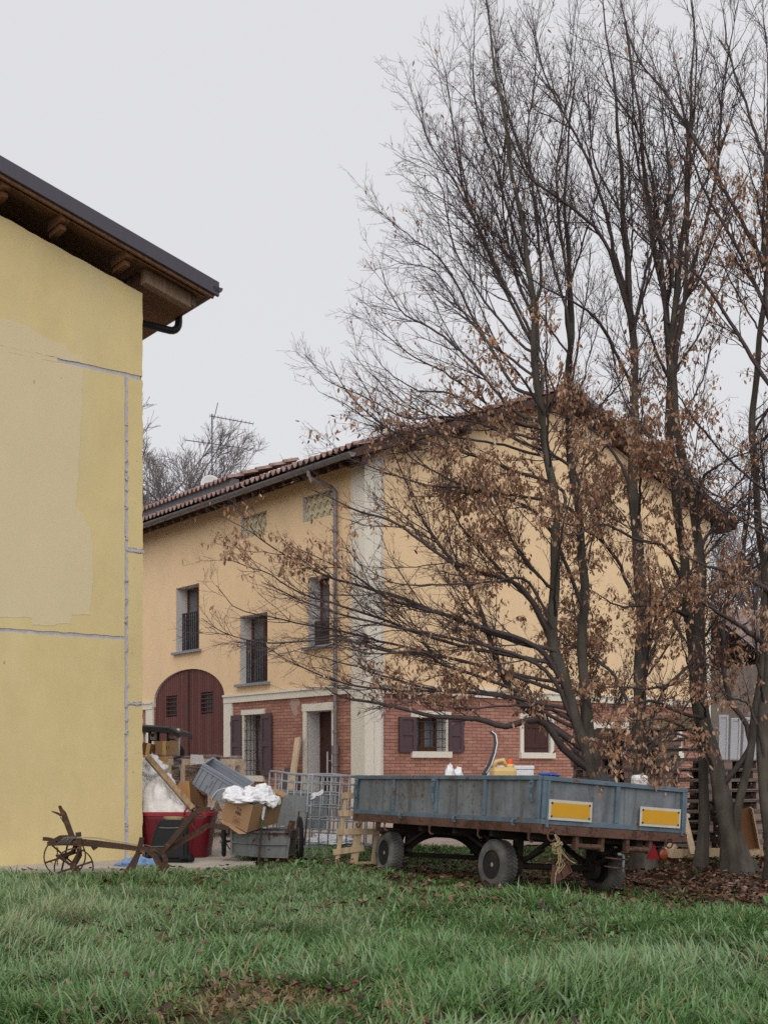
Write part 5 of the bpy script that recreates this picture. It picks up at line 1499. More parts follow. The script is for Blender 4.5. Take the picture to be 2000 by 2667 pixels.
mb = MB(); blob(mb, (.5, .35, .15), .5, .3, .05, 61, .5, 3, 40, 20, -.1, .2); blob(mb, (.8, .5, .16), .3, .3, .07, 62, .5, 3, 40, 20, -.1, .2)
o = mb.build('tarpaulin', M['thin_plastic'], smooth=True); o.matrix_world = KM; tag(o, 'muddy white tarpaulin lying flat on the floor of the cage', 'tarpaulin')
mb = MB(); kn = z3(1180, 450, 16.55)
for k in range(5):
    a_ = rnd.uniform(-.05, .05); mb.tube([z3(1110+10*k, 480+8*k, 16.5), z3(1150, 440+5*k, 16.47), z3(1200, 440+6*k, 16.47), z3(1250, 400+8*k, 16.5), z3(1245, 440, 16.5)], .012, 6)
mb.tube([z3(1170, 460, 16.46), z3(1150, 490, 16.46), z3(1120, 510, 16.47)], .02, 6)
tag(mb.build('tied_strip', M['thin_plastic'], smooth=True), 'white plastic strip knotted on the cage bars in front of the door', 'knotted strip')
# ================================================================ pine pallet standing up between cage and trailer
ZPn = 15.35
def zt3(x, y, d): return at(860+x/2.765, 1880+y/2.765, d)
b0_ = zt3(150, 1020, ZPn); pin = empty('wooden_pallet', b0_, 0, 'bright pine pallet standing upright and crooked between cage and trailer', 'pallet')
lq = lambda x, y, d=ZPn: zt3(x, y, d) - b0_
for (x0, y0, x1, y1, w__) in ((118, 510, 48, 1018, .055), (232, 520, 172, 1018, .095), (372, 520, 312, 1012, .07)):
    mb = MB(); mb.beam(lq(x0, y0), lq(x1, y1), w__, .08, (0, -1, 0)); mb.build('stringer', M['pine'], pin, bevel=.004)
for (x0, y0, x1, y1) in ((80, 533, 330, 528), (62, 660, 350, 655), (45, 792, 355, 790), (20, 940, 245, 908)):
    mb = MB(); mb.beam(lq(x0, y0, ZPn-.055), lq(x1, y1, ZPn-.055), .075, .022, (0, -1, 0)); mb.build('board', M['pine'], pin, bevel=.003)
mb = MB(); mb.beam(lq(40, 1018), lq(330, 1016), .1, .03, (0, 0, 1)); mb.build('board', M['pine'], pin, bevel=.003)
pin.location.z += max(0, g1(b0_.x, b0_.y)-b0_.z)*0
# ================================================================ things leaning on the brick wall
def zf(x, y): return 350+x/2.37, 1480+y/2.37
def wallpt(x, y, off): t, z = he(*zf(x, y), off); return house.matrix_world @ V((-off, t, z))
p = wallpt(1012, 1045, .12); q = wallpt(945, 1400, .5); q.z = .14
mb = MB(); mb.beam(p, q, .19, .05, V((-.793, -.609, .2))); tag(mb.build('plank', M['pine_pale'], bevel=.005), 'pale wide plank leaning against the brick wall left of the door', 'plank')
mb = MB(); p2 = wallpt(1030, 1040, .1); mb.beam(p2, wallpt(1022, 1170, .12), .05, .05, (1, 0, 0)); o = mb.build('meter_box', M['downpipe'], bevel=.004); tag(o, 'small grey upright box fixed on the brick wall by the plank', 'box')
p = wallpt(905, 1250, .1); q = wallpt(900, 1400, .35); q.z = .14
lb_ = empty('loose_shutter', q, 0, 'loose plum-brown shutter board leaning on the brick wall behind the cage', 'shutter')
Mx = frame((0, 0, 0), V((.609, -.793, 0)), p-q); hh = (p-q).length
mb = MB(); mb.box((-.22, 0, -.015), (.22, hh, .015), Mx); mb.build('board', M['shutter'], lb_)
mb = MB(); mb.box((-.26, 0, -.02), (-.222, hh, .02), Mx); mb.box((.222, 0, -.02), (.26, hh, .02), Mx); mb.build('edge_strip', M['pine'], lb_)
# ================================================================ wrapped pallet of crates
ZW = 19.5
def z4(x, y, d): return at(360+x/4.8794, 1880+y/4.8794, d)
w0 = z4(720, 760, ZW); gw_ = g1(w0.x, ZW)
wp = empty('wrapped_pallet', (w0.x, ZW, gw_), R(-4), 'long timber-framed load wrapped in cloudy stretch film behind the red tub', 'wrapped load')
HW = z4(700, 455, ZW).z - gw_; wl = z4(30, 600, ZW).x - w0.x; wr = z4(1240, 600, ZW).x - w0.x; dpth = .8
mb = MB()
xs2 = [wl+.02, z4(395, 600, ZW).x-w0.x, z4(570, 600, ZW).x-w0.x, z4(920, 600, ZW).x-w0.x, z4(1105, 600, ZW).x-w0.x, wr-.04]
for y in (0, dpth):
    for x in xs2: mb.box((x-.035, y-.02, .15), (x+.035, y+.02, HW-.08))
    mb.box((wl, y-.022, HW-.12), (wr, y+.022, HW-.02)); mb.box((wl, y-.022, .3), (wr, y+.022, .42)); 
for x0, x1 in ((xs2[1], xs2[2]), (xs2[3], xs2[4])):
    mb.beam((x0, -.03, .42), (x1, -.03, HW*.72), .05, .03, (0, -1, 0)); mb.beam((x0, -.034, HW*.72), (x1, -.034, .42), .05, .03, (0, -1, 0))
mb.build('timber_frame', M['pine_pale'], wp)
mb = MB()
for k in range(5):
    x0 = wl+.06+(wr-wl-.12)*k/5; mb.box((x0, .1, .44), (x0+(wr-wl)/5-.06, dpth-.1, HW-.14-.06*(k % 2)))
mb.build_split('cargo', M['card_dark'], wp)
mb = MB()
for x, y, w__, h__ in ((330, 475, 110, 22), (690, 540, 70, 22)):
    c_ = z4(x, y, ZW)-V((w0.x, ZW, gw_)); mb.box((c_.x-w__*ZW/F/9.76, -.045, c_.z-.035), (c_.x+w__*ZW/F/9.76, -.035, c_.z+.035))
mb.build_split('yellow_tape', M['plate_yellow'], wp)
mb = MB(); Mo = MB
pallet_mesh(Mo_ := MB(), wr-wl, dpth); 
for v_ in Mo_.v: pass
mb2 = MB(); mb2.add([V(v_)+V(((wl+wr)/2, dpth/2, 0)) for v_ in Mo_.v], Mo_.f); mb2.build('pallet', M['pallet'], wp)
mb = MB()
for x in (510, 765, 1005):
    c_ = z4(x, 500, ZW).x-w0.x; mb.path([(c_, -.06, HW+.015), (c_, -.062, HW*.6), (c_+.02, -.06, .2)], .02, .005, (0, -1, 0)); mb.box((c_-.06, -.065, HW-.13), (c_+.06, dpth, HW+.012))
mb.build('strap', M['iron'], wp)
mb = MB(); c_ = z4(760, 485, ZW)-V((w0.x, ZW, gw_)); mb.add([V((c_.x-.11, -.075, c_.z-.08)), V((c_.x+.13, -.07, c_.z-.06)), V((c_.x+.10, -.075, c_.z+.08)), V((c_.x-.1, -.07, c_.z+.09))], ((0,1,2,3),)); mb.build('label_sheet', M['thin_plastic'], wp)
NXs, vs, fs = 70, [], []                                    # film: front, top and ends as one crumpled skin
sec = [(-.07, .16), (-.08, .35), (-.085, .55), (-.08, HW*.75), (-.075, HW*.9), (-.06, HW), (.1, HW+.03), (dpth*.5, HW+.035), (dpth-.1, HW+.03), (dpth+.06, HW), (dpth+.08, HW*.5), (dpth+.07, .16)]
for i in range(NXs+1):
    f_ = i/NXs; x = wl-.08+(wr-wl+.16)*f_; e_ = min(f_, 1-f_)*NXs; sh = min(1, .55+.16*e_)
    for j, (y, z) in enumerate(sec):
        n = noise.noise(V((x*2.2, j*.6, 4)))*.035+noise.noise(V((x*6, j*1.3, 7)))*.015
        yy = dpth/2+(y-dpth/2)*sh + (-n if y < dpth/2 else n); zz_ = z + n*(1 if z > .5 else .3) - (.14*(1-sh) if z > HW*.8 else 0)
        vs.append((x, yy, zz_))
ns = len(sec)
for i in range(NXs):
    for j in range(ns-1): b_ = i*ns+j; fs.append((b_, b_+ns, b_+ns+1, b_+1))
fs.append(tuple(range(ns))); fs.append(tuple(NXs*ns+k for k in range(ns-1, -1, -1)))
mb = MB(); mb.add(vs, fs); mb.build('stretch_film', M['film'], wp, smooth=True)
# ================================================================ canopy vehicle with boxes on it
ZV = 21.0
v0 = z4(300, 700, ZV); veh = empty('utility_vehicle', (v0.x-.35, ZV, g1(v0.x, ZV)), 0, 'small open utility vehicle with black canopy roof behind the wrapped load', 'vehicle')
vo = veh.location.copy(); lv = lambda x, y, d=ZV: z4(x, y, d) - vo
zt_ = lv(300, 40).z; xr = lv(595, 80).x; xl = xr-1.55
mb = MB(); rings = []
for f_, dz, in ((0, -.10), (.12, .0), (.5, .03), (.88, -.005), (1, -.10)):
    rings.append((xl+(xr-xl)*f_, zt_+dz))
vs = []; fs = []
for x, z in rings:
    for y, e in ((-.55, -.03), (-.45, .0), (.75, .0), (.85, -.03)): vs.append((x, y, z+e-.03)); 
for x, z in rings:
    for y, e in ((-.55, -.03), (-.45, .0), (.75, .0), (.85, -.03)): vs.append((x, y, z+e-.11))
for i in range(4):
    for j in range(3):
        a_ = i*4+j; fs.append((a_, a_+4, a_+5, a_+1)); fs.append((20+a_, 20+a_+1, 20+a_+5, 20+a_+4))
for j in range(3): fs.append((j, j+1, 21+j, 20+j)); fs.append((16+j, 36+j, 37+j, 17+j))
for i in range(4): fs.append((i*4, 20+i*4, 24+i*4, 4+i*4)); fs.append((i*4+3, i*4+7, i*4+27, i*4+23))
mb.add(vs, fs); mb.build('canopy', M['iron'], veh)
for pts_ in ([lv(505, 85, ZV-.4), lv(515, 200, ZV-.4), lv(510, 430, ZV-.4)], [lv(90, 90, ZV-.4), lv(60, 250, ZV-.4), lv(20, 440, ZV-.4)]):
    mb = MB(); mb.tube(pts_, .03, 8); mb.build('canopy_post', M['white_paint'], veh, smooth=True)
for pts_ in ([lv(385, 95, ZV+.6), lv(385, 440, ZV+.6)], [lv(155, 100, ZV+.6), lv(160, 440, ZV+.6)], [lv(258, 95, ZV+.5), lv(258, 440, ZV+.5)]):
    mb = MB(); mb.tube(pts_, .026, 8); mb.build('canopy_post', M['iron'], veh)
for x, y, m_ in ((193, 185, 'card_dark'), (430, 170, 'lens_amber')):
    c_ = lv(x, y, ZV-.2); s_ = 34*ZV/F/4.8794
    mb = MB(); mb.box((c_.x-s_, c_.y-.05, c_.z-s_*1.25), (c_.x+s_, c_.y+.06, c_.z+s_*1.25)); l_ = mb.build('work_lamp', M['white_paint'], veh, bevel=.01)
    mb = MB(); mb.lathe([(s_*.7, 0), (s_*.5, .02), (.001, .03)], 16, Matrix.Translation(V((c_.x, c_.y-.051, c_.z+.02))) @ Matrix.Rotation(R(90), 4, 'X')); mb.build('lens', M[m_], l_, smooth=True)
    mb = MB(); mb.box((c_.x-s_-.02, c_.y-.02, c_.z-s_*1.3-.02), (c_.x+s_, c_.y+.04, c_.z-s_*1.3)); mb.beam((c_.x-s_-.02, c_.y, zt_-.12), (c_.x-s_-.02, c_.y, c_.z-.2), .03, .03, (0, 1, 0)); mb.build('bracket', M['iron'], l_)
mb = MB(); zd = .62
mb.box((xl+.1, -.5, .42), (xr-.05, .8, zd)); mb.build('chassis', M['iron'], veh, bevel=.03)
mb = MB(); mb.box((xr-.55, -.3, zd+.001), (xr-.15, .6, zd+.2)); mb.box((xr-.25, -.3, zd+.201), (xr-.14, .6, zd+.5)); mb.build('seat', M['black_plastic'], veh, bevel=.04)
mb = MB(); cc_ = lv(490, 400, ZV-.1); blob(mb, (cc_.x, .1, cc_.z), .10, .12, .14, 71, .1); mb.tube([(cc_.x, .1, zd), (cc_.x, .1, cc_.z)], .03, 8); mb.build('headrest', M['black_plastic'], veh, smooth=True)
for x in (xl+.3, xr-.3):
    for y in (-.52, .8):
        mb = MB(); Mx = Matrix.Translation(V((x, y, .26))) @ Matrix.Rotation(R(90), 4, 'X'); mb.lathe([(.14, -.07), (.22, -.09), (.26, -.05), (.26, .05), (.22, .09), (.14, .07)], 28, Mx); wv = mb.build('wheel', M['tyre'], veh, auto=40)
        mb = MB(); mb.lathe([(.14, .071), (.1, .06), (.001, .075)], 18, Mx); mb.build('rim', M['white_paint'], wv, auto=40)
def cbox(x0, x1, yt, yb, d, dep, yaw, label, m_='card', name='cardboard_box'):
    p = z4((x0+x1)/2, yb, d); w__ = (x1-x0)/4.8794*d/F/2; h__ = (yb-yt)/4.8794*d/F
    r_ = empty(name, (p.x, d, p.z), R(yaw), label, 'box')
    mb = MB(); mb.box((-w__, 0, 0), (w__, dep, h__)); mb.build('box_body', M[m_], r_)
    mb = MB(); mb.box((-.03, -.002, h__*.0), (.03, -.0006, h__)); mb.box((-.03, 0, h__+.0006), (.03, dep, h__+.002)); mb.build('tape', M['jerry'], r_)
    return r_, w__, h__
r_, w__, h__ = cbox(220, 448, 275, 450, ZW+.12, .4, -3, 'brown cardboard box with dark print on the wrapped load under the canopy')
mb = MB()
for k in range(5): mb.box((w__*.2, -.0022, h__*(.35+.07*k)), (w__*.32, -.0008, h__*(.39+.07*k))); mb.box((w__*.48, -.0022, h__*(.42+.06*k)), (w__*.55, -.0008, h__*(.45+.06*k)))
mb.build('printed_marks', M['ink'], r_)
r2, _, _ = cbox(20, 208, 300, 450, ZW+.2, .4, 14, 'darker cardboard box tilted beside the wall corner under the canopy', 'card_dark'); r2.rotation_euler = (0, R(10), R(14))
for q_ in (r_, r2): q_.location.z = gw_+HW+.045
# ================================================================ trees
def unit(a): return a/np.maximum(np.linalg.norm(a, axis=-1, keepdims=True), 1e-9)
def tubes_np(P, Rr, k):
    """P (N,n,3), Rr (N,n) -> verts, quads of N tubes with k sides"""
    N, n, _ = P.shape
    T = np.empty_like(P); T[:, 1:-1] = P[:, 2:]-P[:, :-2]; T[:, 0] = P[:, 1]-P[:, 0]; T[:, -1] = P[:, -1]-P[:, -2]
    T = unit(T)
    ref = np.where(np.abs(T[:, :1, 2:3]) < .9, np.array([0, 0, 1.]), np.array([1., 0, 0]))
    A = unit(np.cross(T, np.broadcast_to(ref, T.shape))); B = np.cross(T, A)
    ang = 2*np.pi*np.arange(k)/k
    v = P[:, :, None, :] + (A[:, :, None, :]*np.cos(ang)[None, None, :, None] + B[:, :, None, :]*np.sin(ang)[None, None, :, None])*Rr[:, :, None, None]
    idx = np.arange(N*n*k).reshape(N, n, k)
    a = idx[:, :-1, :]; b = np.roll(idx, -1, 2)[:, :-1, :]; c = np.roll(idx, -1, 2)[:, 1:, :]; d = idx[:, 1:, :]
    return v.reshape(-1, 3), np.stack([a, b, c, d], -1).reshape(-1, 4)
def crom(pts, n):
    """Catmull-Rom through pts, n even samples"""
    P = np.array(pts, float); P = np.vstack([2*P[0]-P[1], P, 2*P[-1]-P[-2]]); out = []
    for i in range(1, len(P)-2):
        t = np.linspace(0, 1, 12, endpoint=False)[:, None]
        p0, p1, p2, p3 = P[i-1], P[i], P[i+1], P[i+2]
        out.append(.5*((2*p1)+(-p0+p2)*t+(2*p0-5*p1+4*p2-p3)*t**2+(-p0+3*p1-3*p2+p3)*t**3))
    out = np.vstack(out+[P[-2:-1]]); s = np.r_[0, np.cumsum(np.linalg.norm(np.diff(out, axis=0), axis=1))]
    q = np.linspace(0, s[-1], n); return np.stack([np.interp(q, s, out[:, k]) for k in range(3)], 1), s[-1]
NL = 28
def spawn(P, Rd, cnt, f0, f1, ang, Lf, n, up, rk, rtip, flat=0.0):
    N, m, _ = P.shape; idx = np.repeat(np.arange(N), cnt)
    f = rng.uniform(f0, f1, len(idx)); s = f*(m-1); i0 = np.minimum(s.astype(int), m-2); t = (s-i0)[:, None]
    p = P[idx, i0]*(1-t)+P[idx, i0+1]*t; tan = unit(P[idx, i0+1]-P[idx, i0]); r = Rd[idx, i0]*(1-t[:, 0])+Rd[idx, i0+1]*t[:, 0]
    rv = rng.normal(size=p.shape); rv[:, 2] *= (1-flat)
    perp = unit(rv-(rv*tan).sum(1, keepdims=True)*tan); a = np.radians(rng.uniform(*ang, len(idx)))[:, None]
    d = unit(np.cos(a)*tan+np.sin(a)*perp+np.array([0, 0, up*.5]))
    L = Lf(f, idx)*rng.uniform(.6, 1.25, len(idx))
    d2 = unit(d+tan*.25+np.array([0, 0, up])+rng.normal(0, .15, d.shape))
    tt = np.linspace(0, 1, n)[None, :, None]
    out = p[:, None, :]+L[:, None, None]*(d[:, None, :]*(tt-.5*tt**2)+d2[:, None, :]*.5*tt**2)
    if n > 3: out[:, 1:] += np.cumsum(rng.normal(0, .016, out[:, 1:].shape), 1)*L[:, None, None]
    r0 = np.minimum(r*rk, .0024+.0062*L); rad = rtip+(np.maximum(r0, rtip)[:, None]-rtip)*(1-np.linspace(0, 1, n))[None, :]**.9
    return out, rad, f
LEAF_ZONES = [  # photo column, row, half-widths, strength of the brown leaves still hanging there
    (1350, 1010, 120, 100, 1.2), (1290, 1075, 120, 60, .9), (1510, 1190, 200, 160, 1.0), (1400, 1300, 210, 110, .75), (1650, 1540, 240, 140, .6),
    (1700, 1330, 150, 110, .36), (1740, 1090, 130, 140, .26), (1880, 760, 140, 260, .15), (1300, 1770, 280, 70, .42), (1520, 1830, 160, 120, .6), (1780, 1850, 240, 110, .24),
    (1920, 1700, 130, 220, .26), (720, 1460, 170, 60, .28), (800, 1390, 150, 70, .22), (1020, 1130, 170, 90, .12), (870, 1160, 80, 40, .10), (1600, 1950, 200, 80, .22), (1500, 2015, 110, 50, .24), (1570, 2020, 60, 50, .2), (1480, 1560, 200, 130, .6), (1250, 1180, 120, 60, .4), (1400, 1440, 160, 80, .45), (1040, 1790, 120, 50, .12)]
def leaf_prob(P):
    x = CX+P[:, 0]/15.3*F; y = HY-(P[:, 2]-CAM_H)/15.3*F; s = np.full(len(P), .004)
    for cx, cy, rx, ry, k in LEAF_ZONES: s = np.maximum(s, k*np.exp(-((x-cx)/rx)**2-((y-cy)/ry)**2))
    return s
def leaves_mesh(name, pts, parent, m='leaf'):
    N = len(pts); L = rng.uniform(.038, .082, N); w = L*rng.uniform(.34, .5, N)
    ax = unit(np.stack([rng.normal(0, .5, N), rng.normal(0, .5, N), -np.abs(rng.normal(1, .35, N))], 1))
    sd = unit(np.cross(ax, rng.normal(size=(N, 3)))); nm = np.cross(ax, sd)
    p = pts+ax*.012
    cur = rng.uniform(.05, .45, N)[:, None]*L[:, None]*nm; fold = rng.uniform(.1, .7, N)[:, None]*w[:, None]*nm
    tip = p+ax*L[:, None]+cur; mid1 = p+ax*(L*.35)[:, None]; mid2 = p+ax*(L*.72)[:, None]+cur*.4
    a = mid1+sd*(w*.5)[:, None]+fold*.5; b = mid2+sd*(w*.38)[:, None]+fold*.4; c = mid1-sd*(w*.5)[:, None]+fold*.5; d = mid2-sd*(w*.38)[:, None]+fold*.4
    v = np.stack([p, a, b, tip, d, c, mid1, mid2], 1).reshape(-1, 3); o = np.arange(N)[:, None]*8
    q = np.concatenate([o+np.array(z) for z in ([0, 1, 2, 7], [0, 7, 4, 5], [7, 2, 3, 4])])
    tint = np.repeat(np.clip(rng.normal(.45, .26, N), 0, 1), 8)
    return mesh_np(name, v, q, M[m], parent, True, {'tint': tint})
def trunk_mesh(paths, parent, base):
    vs, qs, o = [], [], 0
    for pts, rr, n in paths:
        P, L = crom(pts, n); hh_ = np.clip((P[:, 2]-base)/1.5, 0, 1)
        P[:, 0] += hh_*(.035*np.sin(P[:, 2]*1.9+base*40+len(paths)*3+P[0, 0]*7)+.015*np.sin(P[:, 2]*5.3+P[0, 0]*3)); P[:, 1] += hh_*.03*np.sin(P[:, 2]*2.3+P[0, 0]*5); f = np.linspace(0, 1, len(rr)); rad = np.interp(np.linspace(0, 1, n), f, rr)*(1-.15*np.clip((P[:, 2]-base)/.8, 0, 1))
        k = 16; ang = 2*np.pi*np.arange(k)/k
        v, q = tubes_np(P[None], rad[None], k)
        v = v.reshape(n, k, 3); c = P[:, None, :]
        rad = rad*1.0
        lump = 1+.09*np.sin(ang*3+P[:, 2:3]*.7)+.06*np.sin(ang*5-P[:, 2:3]*2.1)+.04*np.sin(P[:, 2:3]*9+ang*2)
        h = np.clip(1-(P[:, 2:3]-base)/.45, 0, 1)**2
        lump = lump*(1+h*(.45+.35*np.sin(ang*4+1)))
        v = c+(v-c)*lump[:, :, None]
        vs.append(v.reshape(-1, 3)); qs.append(q+o); o += n*k
    return np.vstack(vs), np.vstack(qs)
def make_tree(name, label, group, base, trunks, limbs, extra, dens=1.0, leafk=1.0, quiet=None, seed=1):
    """trunks: (points, radii); limbs: (points (N,3), r0, r1)"""
    root = empty(name, base, 0, label, 'tree', group); inv = np.array(base)
    paths = [(p, r_, 40) for p, r_ in trunks]
    v, q = trunk_mesh(paths, root, base[2]); mesh_np('trunk', v-inv, q, M['bark'], root, True)
    P, Rd, Ls = [], [], []
    tcs = []
    for pts, rr in trunks:
        c, L = crom(pts, 120); tcs.append((c, np.interp(np.linspace(0, 1, 120), np.linspace(0, 1, len(rr)), rr), L))
    tall_c = np.vstack([c for c, _, _ in tcs]); tall_r = np.concatenate([r for _, r, _ in tcs])
    for pts, r0, r1 in limbs+extra:
        p0 = np.array(pts[0]); dd = np.linalg.norm((tall_c-p0)*np.array([1, .5, 1]), axis=1)
        m = int(np.argmin(dd)); low = tall_c[m].copy(); gap = np.linalg.norm(low-p0)
        # root the limb inside the trunk, a little below where it leaves it
        cand = np.where((tall_c[:, 2] < p0[2]-.35*gap) & (tall_c[:, 2] > p0[2]-.35*gap-.5))[0]
        if gap > .05 and len(cand): low = tall_c[cand[np.argmin(np.linalg.norm((tall_c[cand]-p0)[:, :2], axis=1))]]
        if gap > .02: pts = [tuple(low)]+[p for i, p in enumerate(pts) if i > 0 or gap > .25]
        r0 = min(r0, tall_r[m]*.8+.004)
        c, L = crom(pts, NL); n = len(c); wob = np.cumsum(rng.normal(0, .008, c.shape), 0); wob -= np.linspace(0, 1, n)[:, None]*wob[-1]; wob[0] = 0
        c = c+wob; P.append(c); Rd.append(r1+(r0-r1)*(1-np.linspace(0, 1, n))**.85); Ls.append(L)
    # upper thirds of the trunks carry branches too
    tP, tR = [], []
    for pts, rr in trunks:
        c, L = crom(pts, NL); tP.append(c); tR.append(np.interp(np.linspace(0, 1, NL), np.linspace(0, 1, len(rr)), rr))
    P = np.array(P); Rd = np.array(Rd); Ls = np.array(Ls)
    Rd = Rd*.88
    v0, q0 = tubes_np(P, Rd, 8)
    dv = unit(P[:, -1]-P[:, 0]); flatn = 1-np.clip(np.abs(dv[:, 2])*1.5, 0, 1)      # flat limbs carry fewer, shorter side shoots
    cnt = np.maximum(4, (Ls*(5.3-2.2*flatn)*dens).astype(int)); lk = 1-.42*flatn
    s1, r1, f1 = spawn(P, Rd, cnt, .22, 1.0, (14, 38), lambda f, i: (.30+.85*np.sin(np.pi*np.clip(f*.62+.30, 0, 1)))*np.clip(Ls[i]/4.0, .55, 1.15)*lk[i], 8, .10, .6, .0019)
    tP = np.array(tP); tR = np.array(tR)
    s1b, r1b, _ = spawn(tP, tR, np.full(len(tP), int(26*dens)), .35, 1.0, (25, 60), lambda f, i: .5+1.0*(1-f), 8, .15, .35, .0022)
    s1 = np.concatenate([s1, s1b]); r1 = np.concatenate([r1, r1b])
    v1, q1 = tubes_np(s1, r1, 5)
    vb = np.vstack([v0, v1]); qb = np.vstack([q0, q1+len(v0)])
    mesh_np('branches', vb-inv, qb, M['branch'], root, True)
    l1 = np.linalg.norm(s1[:, -1]-s1[:, 0], axis=1)
    s2, r2, _ = spawn(s1, r1, np.maximum(3, (l1*10.5*dens).astype(int)), .12, 1.0, (28, 58), lambda f, i: .12+.34*(1-f)*np.clip(l1[i], .3, 1.2)+.08, 5, .10, .7, .0016, .35)
    l2 = np.linalg.norm(s2[:, -1]-s2[:, 0], axis=1)
    s3, r3, _ = spawn(s2, r2, np.maximum(2, (l2*12).astype(int)), .1, 1.0, (25, 60), lambda f, i: np.full(len(f), .09), 3, .08, .8, .0014)
    v2, q2 = tubes_np(s2, r2, 3); v3, q3 = tubes_np(s3, r3, 3)
    mesh_np('twigs', np.vstack([v2, v3])-inv, np.vstack([q2, q3+len(v2)]), M['twig'], root)
    pts = np.concatenate([s3[:, -1], s3[:, 1], s2[:, 2], s2[:, 3], s2[:, 4]]); pts = np.concatenate([pts, pts[rng.random(len(pts)) < .7]+rng.normal(0, .012, (1, 3))])
    keep = rng.random(len(pts)) < leaf_prob(pts)*3.0*leafk
    # leaves hang in runs: thin the rest with a slow noise
    ph = np.sin(pts[:, 0]*5.1+pts[:, 2]*3.3)*np.sin(pts[:, 1]*4.2-pts[:, 2]*4.7+1.3)
    keep &= ph > rng.uniform(-.9, .45, len(pts))
    lp = pts[keep]
    if len(lp): leaves_mesh('leaves', lp-inv, root)
    return root, len(s2)+len(s3), len(lp)
def T(d0, pts, d1=None):
    """photo polyline -> world points, depth running from d0 to d1"""
    d1 = d0 if d1 is None else d1; n = len(pts)
    return [tuple(at(x, y, d0+(d1-d0)*i/(n-1))) for i, (x, y) in enumerate(pts)]
b_ = lambda x, y: (900+x/1.5082, 900+y/1.5082)      # reading of the middle crop
u_ = lambda x, y: (700+x/1.2762, y/1.2762)          # reading of the upper crop
def B(*p): return [b_(*q) for q in p]
def U(*p): return [(1490+(x-1490)*.91 if x < 1490 else x, y) for x, y in (u_(*q) for q in p)]
def LI(d0, pts, r0, r1=.004, d1=None):
    return (T(d0, pts, d1 if d1 is not None else d0+rnd.uniform(-1.0, 1.0)), r0, r1)
def shoots(root_pts, n, z0, z1, Lr, up=(.5, 1.0), azr=(0, 360), r=(.014, .024)):
    """further limbs in every direction so that the crown is as deep as it is wide"""
    c, _ = crom(root_pts, 60); out = []
    for k in range(n):
        z = rnd.uniform(z0, z1); i = int(np.argmin(abs(c[:, 2]-z))); p = c[i]; az = R(rnd.uniform(*azr)); L = rnd.uniform(*Lr); e = rnd.uniform(*up)
        d = V((math.cos(az), math.sin(az), e)).normalized(); q = V(p); pts = [tuple(q)]
        for j in range(4):
            q = q+d*(L/4); d = (d+V((rnd.uniform(-.15, .15), rnd.uniform(-.15, .15), .13))).normalized(); pts.append(tuple(q))
        out.append((pts, rnd.uniform(*r), .004))
    return out
stats = []
GRP = 'bare hornbeams behind the trailer'
